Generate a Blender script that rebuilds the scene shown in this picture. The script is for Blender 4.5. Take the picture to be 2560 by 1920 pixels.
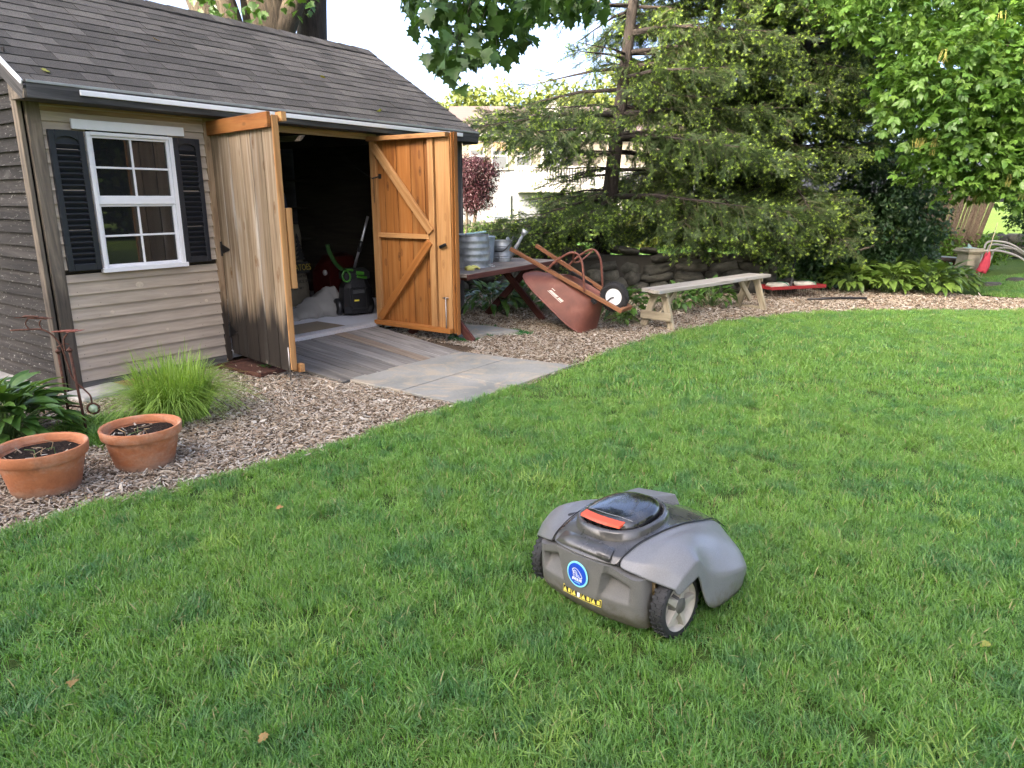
import bpy, bmesh, math, random
import numpy as np
from mathutils import Vector, Matrix, Euler
R = math.radians
random.seed(7); rng = np.random.default_rng(7)
for o in list(bpy.data.objects): bpy.data.objects.remove(o)
S = bpy.context.scene; COL = S.collection

# ---------------------------------------------------------------- camera, sky, sun, exposure
cam = bpy.data.cameras.new('camera'); camo = bpy.data.objects.new('camera', cam); COL.objects.link(camo)
cam.sensor_width = 36.0; cam.lens = 36.0*1780/2560; cam.clip_start = 0.05; cam.clip_end = 900
camo.location = (0, 0, 1.5); camo.rotation_euler = (R(90)-math.atan(466/1780), 0, 0)
S.camera = camo
SUN_AZ = math.atan2(-0.62, -0.78); SUN_EL = R(24)
W = bpy.data.worlds.new('World'); S.world = W; W.use_nodes = True
nt = W.node_tree; nt.nodes.clear()
sky = nt.nodes.new('ShaderNodeTexSky'); sky.sky_type = 'NISHITA'; sky.sun_disc = False
sky.sun_elevation = SUN_EL; sky.sun_rotation = SUN_AZ; sky.air_density = 0.36; sky.dust_density = 6.5; sky.ozone_density = 0.4
bg = nt.nodes.new('ShaderNodeBackground'); bg.inputs[1].default_value = 0.15
wo = nt.nodes.new('ShaderNodeOutputWorld')
nt.links.new(sky.outputs[0], bg.inputs[0]); nt.links.new(bg.outputs[0], wo.inputs[0])
sl = bpy.data.lights.new('sun', 'SUN'); sl.energy = 2.0; sl.angle = R(0.5); sl.color = (1.0, 0.87, 0.68)
so = bpy.data.objects.new('sun', sl); COL.objects.link(so)
to_sun = Vector((math.sin(SUN_AZ)*math.cos(SUN_EL), math.cos(SUN_AZ)*math.cos(SUN_EL), math.sin(SUN_EL)))
so.rotation_euler = to_sun.to_track_quat('Z', 'Y').to_euler(); so.location = to_sun*40
S.view_settings.view_transform = 'Standard'; S.view_settings.look = 'None'
S.view_settings.exposure = 3.3; S.view_settings.gamma = 1.0; S.view_settings.use_curve_mapping = False
S.render.engine = 'CYCLES'
S.cycles.max_bounces = 6; S.cycles.diffuse_bounces = 2; S.cycles.glossy_bounces = 2; S.cycles.transmission_bounces = 4
S.cycles.transparent_max_bounces = 6; S.cycles.use_denoising = True; S.cycles.denoising_prefilter = 'NONE'; S.cycles.caustics_reflective = False; S.cycles.caustics_refractive = False
S.cycles.use_adaptive_sampling = True; S.cycles.adaptive_threshold = 0.02; S.cycles.sample_clamp_indirect = 4.0

# ---------------------------------------------------------------- material helpers
def N(t, typ, **kw):
    n = t.nodes.new(typ)
    for k, v in kw.items():
        if k.startswith('i_'):
            key = k[2:]; key = int(key) if key.isdigit() else key
            n.inputs[key].default_value = v
        else: setattr(n, k, v)
    return n
def ramp(t, fac, stops, interp='LINEAR'):
    r = t.nodes.new('ShaderNodeValToRGB'); r.color_ramp.interpolation = interp
    el = r.color_ramp.elements
    while len(el) < len(stops): el.new(0.5)
    for e, (p, c) in zip(el, stops):
        e.position = p; e.color = (c[0], c[1], c[2], 1) if not isinstance(c, (int, float)) else (c, c, c, 1)
    if fac is not None: t.links.new(fac, r.inputs[0])
    return r.outputs[0]
def mixc(t, fac, a, b, mode='MIX'):
    m = t.nodes.new('ShaderNodeMix'); m.data_type = 'RGBA'; m.blend_type = mode
    for s, v in ((0, fac), (6, a), (7, b)):
        if isinstance(v, (int, float)): m.inputs[s].default_value = v
        elif isinstance(v, tuple): m.inputs[s].default_value = (v[0], v[1], v[2], 1)
        else: t.links.new(v, m.inputs[s])
    return m.outputs[2]
def math_(t, op, a, b=0.0, clamp=False):
    m = t.nodes.new('ShaderNodeMath'); m.operation = op; m.use_clamp = clamp
    for s, v in ((0, a), (1, b)):
        if isinstance(v, (int, float)): m.inputs[s].default_value = v
        else: t.links.new(v, m.inputs[s])
    return m.outputs[0]
def newmat(name):
    m = bpy.data.materials.new(name); m.use_nodes = True
    t = m.node_tree; b = t.nodes['Principled BSDF']
    return m, t, b
def coords(t, scale, rand=True, kind='Object'):
    """object (or world) coordinates, shifted per object so repeats differ"""
    if kind == 'World': v = N(t, 'ShaderNodeNewGeometry').outputs['Position']
    else: v = N(t, 'ShaderNodeTexCoord').outputs['Object']
    if rand:
        oi = N(t, 'ShaderNodeObjectInfo'); mu = N(t, 'ShaderNodeVectorMath', operation='SCALE'); mu.inputs[0].default_value = (17.3, 9.1, 5.7)
        t.links.new(oi.outputs['Random'], mu.inputs['Scale'])
        ad = N(t, 'ShaderNodeVectorMath', operation='ADD'); t.links.new(v, ad.inputs[0]); t.links.new(mu.outputs[0], ad.inputs[1]); v = ad.outputs[0]
    mp = N(t, 'ShaderNodeMapping'); mp.inputs['Scale'].default_value = scale if not isinstance(scale, (int, float)) else (scale,)*3
    t.links.new(v, mp.inputs[0]); return mp.outputs[0]
def noise(t, vec, scale=1.0, detail=4.0, rough=0.55, dist=0.0):
    n = N(t, 'ShaderNodeTexNoise'); n.inputs['Scale'].default_value = scale; n.inputs['Detail'].default_value = detail
    n.inputs['Roughness'].default_value = rough; n.inputs['Distortion'].default_value = dist
    if vec is not None: t.links.new(vec, n.inputs['Vector'])
    return n.outputs['Fac']
def bump(t, b, h, strength=0.3, dist=0.004):
    n = N(t, 'ShaderNodeBump'); n.inputs['Strength'].default_value = strength; n.inputs['Distance'].default_value = dist
    t.links.new(h, n.inputs['Height']); t.links.new(n.outputs[0], b.inputs['Normal'])
MATS = {}
def plain(name, col, rough=0.6, metal=0.0, var=0.15, scale=14.0, bmp=0.0, coat=0.0, spec=0.5):
    if name in MATS: return MATS[name]
    m, t, b = newmat(name)
    v = coords(t, scale); n = noise(t, v, 1.0, 5)
    lo = tuple(c*(1-var) for c in col); hi = tuple(min(1, c*(1+var)) for c in col)
    t.links.new(ramp(t, n, [(0.3, lo), (0.7, hi)]), b.inputs['Base Color'])
    b.inputs['Roughness'].default_value = rough; b.inputs['Metallic'].default_value = metal
    b.inputs['Coat Weight'].default_value = coat; b.inputs['Specular IOR Level'].default_value = spec
    if bmp: bump(t, b, noise(t, coords(t, scale*4), 1.0, 3), bmp)
    MATS[name] = m; return m
def wood(name, dark, mid, light, grain=(1.6, 26, 26), rough=0.75, knots=0.0, weather=None, wamt=0.0, stain=None, obvar=0.12, bmp=0.35, spots=0.0, kc=(0.10, 0.05, 0.02)):
    """boards are built with their length along local X, so the grain runs along X"""
    if name in MATS: return MATS[name]
    m, t, b = newmat(name)
    g = noise(t, coords(t, grain), 1.0, 7, 0.62, 0.9)
    c = ramp(t, g, [(0.28, dark), (0.5, mid), (0.74, light)])
    fine = noise(t, coords(t, (grain[0]*3, grain[1]*5, grain[2]*5)), 1.0, 3, 0.6)
    c = mixc(t, 0.35, c, ramp(t, fine, [(0.3, 0.35), (0.7, 1.0)]), 'MULTIPLY')
    if weather:
        w = noise(t, coords(t, (grain[0]*0.9, grain[1]*0.35, grain[2]*0.35)), 1.0, 6, 0.6, 0.5)
        f = ramp(t, w, [(0.62-wamt*0.4, 0.0), (0.75-wamt*0.25, 1.0)])
        c = mixc(t, f, c, weather)
    if knots:
        v = N(t, 'ShaderNodeTexVoronoi'); v.inputs['Scale'].default_value = 1.0; t.links.new(coords(t, (3.2, 8, 0.0)), v.inputs['Vector'])
        f = ramp(t, v.outputs['Distance'], [(0.06, 1.0), (0.10, 0.35), (0.13, 0.7), (0.19, 0.0)])
        c = mixc(t, math_(t, 'MULTIPLY', f, knots), c, kc)
    if spots:
        w = noise(t, coords(t, (18, 60, 60)), 1.0, 4, 0.7)
        c = mixc(t, ramp(t, w, [(0.60, 0.0), (0.68, spots)]), c, (0.62, 0.60, 0.57))
    if stain:                                    # dark mould creeping up from the damp end of the boards
        pz = N(t, 'ShaderNodeSeparateXYZ'); t.links.new(N(t, 'ShaderNodeNewGeometry').outputs['Position'], pz.inputs[0])
        w = noise(t, coords(t, (0.8, 9, 9)), 1.0, 5, 0.6)
        zz = math_(t, 'ADD', pz.outputs['Z'], math_(t, 'MULTIPLY', math_(t, 'SUBTRACT', w, 0.5), 0.9))
        f = ramp(t, zz, [(stain[0], 0.0), (stain[0]+0.10, 1.0), (stain[1]-0.12, 1.0), (stain[1]+0.10, 0.0)])
        c = mixc(t, math_(t, 'MULTIPLY', f, stain[2]), c, (0.018, 0.016, 0.015))
    if obvar:
        oi = N(t, 'ShaderNodeObjectInfo'); c = mixc(t, 1.0, c, ramp(t, oi.outputs['Random'], [(0.0, 1-obvar*1.6), (1.0, 1+obvar*0.4)]), 'MULTIPLY')
    t.links.new(c, b.inputs['Base Color']); b.inputs['Roughness'].default_value = rough; b.inputs['Specular IOR Level'].default_value = 0.3
    bump(t, b, fine, bmp, 0.002)
    MATS[name] = m; return m
def leafmat(name, cols, trans=0.35, rough=0.45, patch=None, spec=0.4):
    """cols: list of colours picked per leaf clump; part of the light shines through"""
    if name in MATS: return MATS[name]
    m, t, b = newmat(name)
    oi = N(t, 'ShaderNodeObjectInfo')
    k = len(cols); c = ramp(t, oi.outputs['Random'], [(i/max(1, k-1), cc) for i, cc in enumerate(cols)])
    v = noise(t, coords(t, 9.0, True), 1.0, 2); c = mixc(t, 0.5, c, ramp(t, v, [(0.3, 0.6), (0.7, 1.25)]), 'MULTIPLY')
    if patch:
        pn = noise(t, coords(t, patch[0], False, 'World'), 1.0, 3, 0.55)
        c = mixc(t, ramp(t, pn, [(0.36, 0.0), (0.62, patch[2])]), c, patch[1])
        if len(patch) > 3:
            p2 = noise(t, coords(t, patch[3], False, 'World'), 1.0, 3, 0.6); c = mixc(t, ramp(t, p2, [(0.50, 0.0), (0.66, patch[5])]), c, patch[4])
    t.links.new(c, b.inputs['Base Color']); b.inputs['Roughness'].default_value = rough; b.inputs['Specular IOR Level'].default_value = spec
    tr = N(t, 'ShaderNodeBsdfTranslucent'); t.links.new(mixc(t, 1.0, c, (1.25, 1.3, 0.55), 'MULTIPLY'), tr.inputs[0])
    mx = N(t, 'ShaderNodeMixShader'); mx.inputs[0].default_value = trans
    t.links.new(b.outputs[0], mx.inputs[1]); t.links.new(tr.outputs[0], mx.inputs[2])
    t.links.new(mx.outputs[0], t.nodes['Material Output'].inputs[0])
    MATS[name] = m; return m

# ---------------------------------------------------------------- object helpers
def tag(o, label=None, cat=None, group=None, kind=None):
    if label: o['label'] = label
    if cat: o['category'] = cat
    if group: o['group'] = group
    if kind: o['kind'] = kind
    return o
def thing(name, label, cat, loc=(0, 0, 0), rz=0.0, group=None):
    o = bpy.data.objects.new(name, None); COL.objects.link(o); o.empty_display_size = 0.1
    o.location = loc; o.rotation_euler = (0, 0, rz); return tag(o, label, cat, group)
def mk(V, F, mats, smooth=False, fm=None, name='mesh'):
    me = bpy.data.meshes.new(name); me.from_pydata([tuple(map(float, v)) for v in V], [], [tuple(map(int, f)) for f in F])
    for m in (mats if isinstance(mats, (list, tuple)) else [mats]): me.materials.append(m)
    if smooth: me.polygons.foreach_set('use_smooth', [True]*len(me.polygons))
    if fm is not None: me.polygons.foreach_set('material_index', fm)
    me.update(); return me
def ob(name, me, parent=None, loc=(0, 0, 0), rot=(0, 0, 0), scale=None):
    o = bpy.data.objects.new(name, me); COL.objects.link(o); o.location = loc; o.rotation_euler = rot
    if scale is not None: o.scale = scale if isinstance(scale, (tuple, list)) else (scale,)*3
    if parent: o.parent = parent
    return o
def hull(P):
    bm = bmesh.new()
    for p in P: bm.verts.new(p)
    r = bmesh.ops.convex_hull(bm, input=bm.verts[:])
    bmesh.ops.delete(bm, geom=list({g for g in r['geom_interior'] + r['geom_unused'] if isinstance(g, bmesh.types.BMVert)}), context='VERTS')
    bmesh.ops.dissolve_limit(bm, angle_limit=0.01, verts=bm.verts[:], edges=bm.edges[:])
    bm.verts.index_update()
    V = [v.co[:] for v in bm.verts]; F = [[v.index for v in f.verts] for f in bm.faces]; bm.free(); return V, F
_bx = {}
def boxme(sx, sy, sz, mat, b=0.003):
    k = (round(sx, 4), round(sy, 4), round(sz, 4), mat.name, b)
    if k in _bx: return _bx[k]
    b = min(b, sx*0.3, sy*0.3, sz*0.3); P = []
    for x in (-1, 1):
        for y in (-1, 1):
            for z in (-1, 1):
                hx, hy, hz = x*sx/2, y*sy/2, z*sz/2
                P += [(hx, hy-y*b, hz-z*b), (hx-x*b, hy, hz-z*b), (hx-x*b, hy-y*b, hz)]
    _bx[k] = mk(*hull(P), mat, name='box'); return _bx[k]
def box(name, size, loc, mat, parent=None, rot=(0, 0, 0), b=0.003):
    return ob(name, boxme(*size, mat, b), parent, loc, rot)
def frame(d, up):
    x = Vector(d).normalized(); u = Vector(up); z = (u - x*u.dot(x)).normalized(); y = z.cross(x)
    return Matrix((x, y, z)).transposed()
def board(name, p0, p1, w, t, mat, parent=None, face=(0, 0, 1), b=0.003):
    """a board from p0 to p1, w wide, t thick, its broad side facing `face`"""
    p0, p1 = Vector(p0), Vector(p1); M = frame(p1-p0, face)
    return ob(name, boxme((p1-p0).length, w, t, mat, b), parent, (p0+p1)/2, M.to_euler())
def tubeVF(pts, rad, n=8, cap=True):
    pts = [Vector(p) for p in pts]; rad = rad if isinstance(rad, (list, tuple)) else [rad]*len(pts)
    V = []; F = []; ref = None
    for i, p in enumerate(pts):
        d = (pts[min(i+1, len(pts)-1)] - pts[max(i-1, 0)]).normalized()
        if ref is None: ref = Vector((0, 0, 1)) if abs(d.z) < 0.9 else Vector((1, 0, 0))
        a = (ref - d*ref.dot(d)).normalized(); bb = d.cross(a); ref = a
        for k in range(n):
            th = 2*math.pi*k/n; V.append(p + (a*math.cos(th) + bb*math.sin(th))*rad[i])
    for i in range(len(pts)-1):
        for k in range(n): F.append((i*n+k, i*n+(k+1) % n, (i+1)*n+(k+1) % n, (i+1)*n+k))
    if cap: F.append(tuple(range(n-1, -1, -1))); F.append(tuple(range((len(pts)-1)*n, len(pts)*n)))
    return V, F
def tube(name, pts, rad, mat, parent=None, n=8, cap=True):
    return ob(name, mk(*tubeVF(pts, rad, n, cap), mat, True), parent)
def latheVF(prof, n=40, a0=0, a1=2*math.pi):
    V = []; F = []; m = len(prof)
    full = abs(a1-a0-2*math.pi) < 1e-6
    for k in range(n if full else n+1):
        th = a0+(a1-a0)*k/n
        for r, z in prof: V.append((r*math.cos(th), r*math.sin(th), z))
    for k in range(n):
        k2 = (k+1) % n if full else k+1
        for j in range(m-1): F.append((k*m+j, k2*m+j, k2*m+j+1, k*m+j+1))
    return V, F
def lathe(name, prof, mat, parent=None, loc=(0, 0, 0), rot=(0, 0, 0), n=40):
    return ob(name, mk(*latheVF(prof, n), mat, True), parent, loc, rot)
def join(parts):
    V = []; F = []
    for v, f in parts:
        o = len(V); V += list(v); F += [tuple(i+o for i in q) for q in f]
    return V, F
def xf(VF, loc=(0, 0, 0), rot=(0, 0, 0), sc=1.0):
    M = Euler(rot).to_matrix(); s = Vector(sc) if isinstance(sc, (tuple, list)) else Vector((sc,)*3); l = Vector(loc)
    return [M @ Vector((v[0]*s.x, v[1]*s.y, v[2]*s.z)) + l for v in VF[0]], VF[1]
def subsurf(o, lv=2):
    m = o.modifiers.new('sub', 'SUBSURF'); m.levels = lv; m.render_levels = lv; return o
def edgesplit(o, ang=35):
    m = o.modifiers.new('es', 'EDGE_SPLIT'); m.split_angle = R(ang); return o
def copyob(o, name=None, parent=None, loc=None, rot=None, scale=None):
    c = o.copy(); COL.objects.link(c)
    if name: c.name = name
    c.parent = parent
    if loc is not None: c.location = loc
    if rot is not None: c.rotation_euler = rot
    if scale is not None: c.scale = (scale,)*3 if isinstance(scale, (int, float)) else scale
    return c
_gn = {}
def scatter(name, protos, P, E, sc, idx, parent=None):
    """one object that carries many copies of small meshes (grass, chips, needles, leaves)"""
    key = tuple(p.name for p in protos)
    if key not in _gn:
        c = bpy.data.collections.new('pieces_of_'+name)
        for i, p in enumerate(protos):
            c.objects.link(bpy.data.objects.new('%s_piece_%02d' % (name, i), p))
        g = bpy.data.node_groups.new('scatter_'+name, 'GeometryNodeTree')
        g.interface.new_socket('Geometry', in_out='INPUT', socket_type='NodeSocketGeometry'); g.interface.new_socket('Geometry', in_out='OUTPUT', socket_type='NodeSocketGeometry')
        gi = g.nodes.new('NodeGroupInput'); go = g.nodes.new('NodeGroupOutput')
        ci = g.nodes.new('GeometryNodeCollectionInfo'); ci.inputs['Collection'].default_value = c
        ci.inputs['Separate Children'].default_value = True; ci.inputs['Reset Children'].default_value = True
        ip = g.nodes.new('GeometryNodeInstanceOnPoints'); ip.inputs['Pick Instance'].default_value = True
        def at(nm, ty):
            a = g.nodes.new('GeometryNodeInputNamedAttribute'); a.data_type = ty; a.inputs[0].default_value = nm; return a.outputs[0]
        er = g.nodes.new('FunctionNodeEulerToRotation')
        g.links.new(gi.outputs[0], ip.inputs['Points']); g.links.new(ci.outputs[0], ip.inputs['Instance'])
        g.links.new(at('idx', 'INT'), ip.inputs['Instance Index']); g.links.new(at('rot', 'FLOAT_VECTOR'), er.inputs[0])
        g.links.new(er.outputs[0], ip.inputs['Rotation']); g.links.new(at('scl', 'FLOAT_VECTOR'), ip.inputs['Scale'])
        g.links.new(ip.outputs[0], go.inputs[0]); _gn[key] = g
    P = np.asarray(P, float); n = len(P)
    me = bpy.data.meshes.new(name); me.vertices.add(n); me.vertices.foreach_set('co', P.ravel())
    a = me.attributes.new('rot', 'FLOAT_VECTOR', 'POINT'); a.data.foreach_set('vector', np.asarray(E, float).ravel())
    sc = np.asarray(sc, float); sc = np.repeat(sc[:, None], 3, 1) if sc.ndim == 1 else sc
    a = me.attributes.new('scl', 'FLOAT_VECTOR', 'POINT'); a.data.foreach_set('vector', sc.ravel())
    a = me.attributes.new('idx', 'INT', 'POINT'); a.data.foreach_set('value', np.asarray(idx, np.int32))
    me.materials.append(protos[0].materials[0])
    o = ob(name, me, parent); m = o.modifiers.new('scatter', 'NODES'); m.node_group = _gn[key]; o['kind'] = 'stuff'; return o
def along(D, roll):
    D = np.asarray(D, float); D = D/np.linalg.norm(D, axis=1)[:, None]
    return np.stack([roll, -np.arcsin(np.clip(D[:, 2], -1, 1)), np.arctan2(D[:, 1], D[:, 0])], 1)
def inpoly(P, poly):
    x, y = P[:, 0], P[:, 1]; c = np.zeros(len(P), bool); n = len(poly)
    for i in range(n):
        (x1, y1), (x2, y2) = poly[i], poly[(i+1) % n]
        k = ((y1 > y) != (y2 > y)) & (x < (x2-x1)*(y-y1)/((y2-y1) + 1e-12)+x1); c ^= k
    return c
def sheet(name, poly, z, mat, parent=None):
    return ob(name, mk([(p[0], p[1], z) for p in poly], [tuple(range(len(poly)))], mat), parent)
def text(name, body, size, mat, parent, loc, rot, ext=0.0006, align='CENTER', sx=1.0, shear=0.0, bold=0.0):
    cu = bpy.data.curves.new('t', 'FONT'); cu.body = body; cu.size = size; cu.extrude = ext; cu.align_x = align; cu.align_y = 'CENTER'; cu.shear = shear; cu.offset = bold
    to = bpy.data.objects.new('t', cu); COL.objects.link(to); dg = bpy.context.evaluated_depsgraph_get(); dg.update()
    me = bpy.data.meshes.new_from_object(to.evaluated_get(dg)); bpy.data.objects.remove(to)
    me.materials.clear(); me.materials.append(mat)
    return ob(name, me, parent, loc, rot, (sx, 1, 1))
# ================================================================ the setting: ground, lawn, mulch
EDGE = [(-2.3, 2.92), (-2.15, 3.1), (-1.84, 3.38), (-1.61, 3.59), (-1.33, 3.83), (-0.75, 4.52), (-0.4, 4.95), (-0.02, 5.43), (0.56, 6.3), (1.0, 6.98), (1.48, 7.62), (2.16, 8.31), (2.75, 8.8), (3.32, 9.15), (4.34, 9.55), (5.63, 9.62), (6.99, 9.65), (9.5, 9.4), (14, 8.6)]
LAWN = [(-7, -1.5), (-4.6, 0.6)] + EDGE + [(14, -5), (-7, -5)]
MULCH = [(-9, 0.9), (-4.8, 0.7)] + [(x+0.05, y-0.12) for x, y in EDGE] + [(14, 9.9), (9.5, 10.45), (8.2, 10.75), (7.45, 11.0), (7.0, 11.6), (6.0, 12.4), (3.0, 12.2), (1.0, 12.0), (-2.0, 12.0), (-9, 12)]
def ground_mat():
    m, t, b = newmat('grass_ground'); v = coords(t, 1.0, False, 'World')
    n = noise(t, v, 0.35, 4); f = noise(t, v, 18.0, 6, 0.7)
    c = ramp(t, n, [(0.3, (0.075, 0.13, 0.022)), (0.7, (0.115, 0.175, 0.03))])
    c = mixc(t, 0.8, c, ramp(t, f, [(0.25, 0.45), (0.75, 1.25)]), 'MULTIPLY')
    t.links.new(c, b.inputs['Base Color']); b.inputs['Roughness'].default_value = 0.9; b.inputs['Specular IOR Level'].default_value = 0.1
    bump(t, b, f, 0.6, 0.03); return m
def soil_mat(name, a, b_, c_, sc=40):
    m, t, b = newmat(name); v = coords(t, 1.0, False, 'World')
    f = noise(t, v, sc, 6, 0.7); n = noise(t, v, 2.2, 3)
    c = ramp(t, f, [(0.3, a), (0.5, b_), (0.7, c_)]); c = mixc(t, 0.6, c, ramp(t, n, [(0.3, 0.55), (0.7, 1.2)]), 'MULTIPLY')
    t.links.new(c, b.inputs['Base Color']); b.inputs['Roughness'].default_value = 0.95; b.inputs['Specular IOR Level'].default_value = 0.1
    bump(t, b, f, 0.8, 0.01); return m
G = 260.0
o = ob('ground', mk([(-G, -G, -0.03), (G, -G, -0.03), (G, G, -0.03), (-G, G, -0.03)], [(0, 1, 2, 3)], ground_mat())); tag(o, kind='structure')
mulch = sheet('mulch_bed', MULCH, -0.008, soil_mat('mulch_soil', (0.05, 0.034, 0.022), (0.11, 0.078, 0.05), (0.20, 0.155, 0.11), 60)); tag(mulch, kind='structure')
lawn = sheet('lawn', LAWN, 0.004, soil_mat('lawn_soil', (0.035, 0.06, 0.014), (0.06, 0.10, 0.022), (0.11, 0.13, 0.05), 55)); tag(lawn, kind='structure')

# ---- grass blades
def tuft(n, rad, h, lean, w, mats, seed, fm=None):
    r = np.random.default_rng(seed); V = []; F = []; FM = []
    for i in range(n):
        a = r.uniform(0, 6.283); q = rad*math.sqrt(r.uniform()); bx_, by_ = q*math.cos(a), q*math.sin(a)
        L = h*r.uniform(0.55, 1.15); az = r.uniform(0, 6.283); ln = lean*r.uniform(0.15, 1.3); ww = w*r.uniform(0.7, 1.3)
        dx, dy = math.cos(az), math.sin(az); sx_, sy_ = -dy*ww/2, dx*ww/2
        if r.uniform() < 0.5: sx_, sy_ = dx*ww/2*0.6+sx_*0.6, dy*ww/2*0.6+sy_*0.6
        o0 = len(V)
        for t, wk in ((0, 1), (0.45, 0.95), (0.8, 0.6)):
            z = L*(t - 0.35*ln*t*t); d = L*ln*t*t
            V += [(bx_+dx*d-sx_*wk, by_+dy*d-sy_*wk, z), (bx_+dx*d+sx_*wk, by_+dy*d+sy_*wk, z)]
        V.append((bx_+dx*L*ln, by_+dy*L*ln, L*(1-0.35*ln)))
        F += [(o0, o0+1, o0+3, o0+2), (o0+2, o0+3, o0+5, o0+4), (o0+4, o0+5, o0+6)]
        FM += [0 if r.uniform() > 0.04 else min(1, len(mats)-1)]*3
    return mk(V, F, mats, False, FM, 'tuft')
gm = leafmat('grass_blade', [(0.125, 0.285, 0.055), (0.185, 0.370, 0.075), (0.085, 0.225, 0.068), (0.235, 0.410, 0.090), (0.140, 0.310, 0.058)], 0.36, 0.36, ((1.1, 1.1, 1.1), (0.225, 0.370, 0.068), 0.55, (3.6, 3.6, 3.6), (0.070, 0.195, 0.080), 0.6), 0.55)
dry = leafmat('dry_blade', [(0.42, 0.36, 0.17), (0.30, 0.28, 0.12)], 0.2, 0.7)
TUFT = [tuft(54, 0.055, 0.047, 0.85, 0.0031, [gm, dry], 100+i) for i in range(9)]
TFAR = [tuft(46, 0.10, 0.046, 0.8, 0.0050, [gm, dry], 200+i) for i in range(6)]
def lawnpts(x0, x1, y0, y1, dens, keep=None, poly=LAWN, wedge=True):
    n = int((x1-x0)*(y1-y0)*dens); P = np.c_[rng.uniform(x0, x1, n), rng.uniform(y0, y1, n)]
    k = inpoly(P, poly)
    if wedge: k &= np.abs(P[:, 0]) < 0.80*P[:, 1]+0.7
    return P[k]
def ragged(P, poly_edge, amt=0.05): return P
def grass(name, P, protos, lab, parent=None, smin=0.7, smax=1.25, z=0.004):
    n = len(P); nn = np.sin(P[:, 0]*2.1+1.3)*np.cos(P[:, 1]*1.7)+np.sin(P[:, 0]*5.3+P[:, 1]*4.1)*0.5
    sc = rng.uniform(smin, smax, n)*(1+0.12*nn)
    E = np.c_[rng.normal(0, 0.12, n), rng.normal(0, 0.12, n), rng.uniform(0, 6.283, n)]
    o = scatter(name, protos, np.c_[P, np.full(n, z)], E, sc, rng.integers(0, len(protos), n), parent); return tag(o, lab, 'grass')
P1 = np.vstack([lawnpts(-3.2, 3.4, 1.0, 3.2, 700), lawnpts(-3.4, 5.5, 3.2, 5.2, 500)])
ed = []
for (x0, y0), (x1, y1) in zip(EDGE[:-3], EDGE[1:-2]):                # blades creeping over the edge of the bed
    L = math.hypot(x1-x0, y1-y0); m_ = int(L*70); t_ = rng.uniform(0, 1, m_); o_ = np.abs(rng.normal(0, 0.035, m_)); ed.append(np.c_[x0+(x1-x0)*t_-(y1-y0)/L*o_, y0+(y1-y0)*t_+(x1-x0)/L*o_])
P1 = np.vstack([P1]+[e[e[:, 1] < 5.6] for e in ed])
grass('grass', P1, TUFT, 'dense short green lawn grass around the robot mower')
P2 = lawnpts(-1.5, 10.5, 5.2, 9.8, 230)
grass('grass', P2, TFAR, 'short green lawn grass stretching back to the curved mulch edge')
# coarse paler clumps and clover in the lawn
cl_c = [(1.15, 1.62), (-0.75, 2.1), (0.2, 3.6), (2.1, 3.1), (-1.2, 2.9), (1.7, 4.6), (3.3, 5.0), (0.1, 1.7), (2.6, 2.4)]
P = np.vstack([np.c_[rng.normal(x, 0.10, 16), rng.normal(y, 0.09, 16)] for x, y in cl_c]); cg = leafmat('coarse_blade', [(0.26, 0.40, 0.085), (0.32, 0.45, 0.11), (0.20, 0.34, 0.07)], 0.35, 0.4)
CT = [tuft(26, 0.05, 0.062, 0.9, 0.0046, [cg], 230+i) for i in range(3)]; grass('coarse_grass', P, CT, 'paler coarse grass clumps standing up in the lawn', None, 0.8, 1.2)
# ---- wood chips
def chip(L, w, t, seed):
    r = np.random.default_rng(seed); P = []
    for s in (-1, 1):
        for (x, y) in ((-1, -1), (1, -1), (1, 1), (-1, 1), (0.2, 1.2), (-0.3, -1.15)):
            P.append((x*L/2*r.uniform(0.7, 1.1), y*w/2*r.uniform(0.6, 1.1), s*t/2*r.uniform(0.6, 1.2)))
    return hull(P)
def chipmat():
    m, t, b = newmat('wood_chip'); oi = N(t, 'ShaderNodeObjectInfo')
    c = ramp(t, oi.outputs['Random'], [(0.0, (0.10, 0.072, 0.048)), (0.2, (0.235, 0.178, 0.122)), (0.45, (0.36, 0.295, 0.215)), (0.65, (0.43, 0.37, 0.285)), (0.85, (0.54, 0.50, 0.425)), (1.0, (0.30, 0.195, 0.115))])
    f = noise(t, coords(t, (60, 240, 240)), 1.0, 3); c = mixc(t, 0.5, c, ramp(t, f, [(0.3, 0.6), (0.7, 1.15)]), 'MULTIPLY')
    t.links.new(c, b.inputs['Base Color']); b.inputs['Roughness'].default_value = 0.85; b.inputs['Specular IOR Level'].default_value = 0.2; return m
cm = chipmat()
CHIP = [mk(*chip(*a, 300+i), cm, name='chip') for i, a in enumerate([(0.055, 0.010, 0.005), (0.033, 0.014, 0.004), (0.024, 0.010, 0.005), (0.085, 0.009, 0.006), (0.018, 0.013, 0.004), (0.045, 0.007, 0.006), (0.028, 0.019, 0.004), (0.055, 0.015, 0.005)])]
_c, _s = math.cos(math.atan2(1840, 1320)), math.sin(math.atan2(1840, 1320)); SA = np.array((-3.499, 5.418))
def shl(P):                                       # world xy -> shed (along front, depth)
    d = np.asarray(P)[:, :2]-SA; return np.c_[d @ np.array((_c, _s)), d @ np.array((-_s, _c))]
SLAB = [(-1.41, 5.80), (-0.51, 6.92), (0.56, 6.32), (-0.36, 5.05)]
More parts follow.
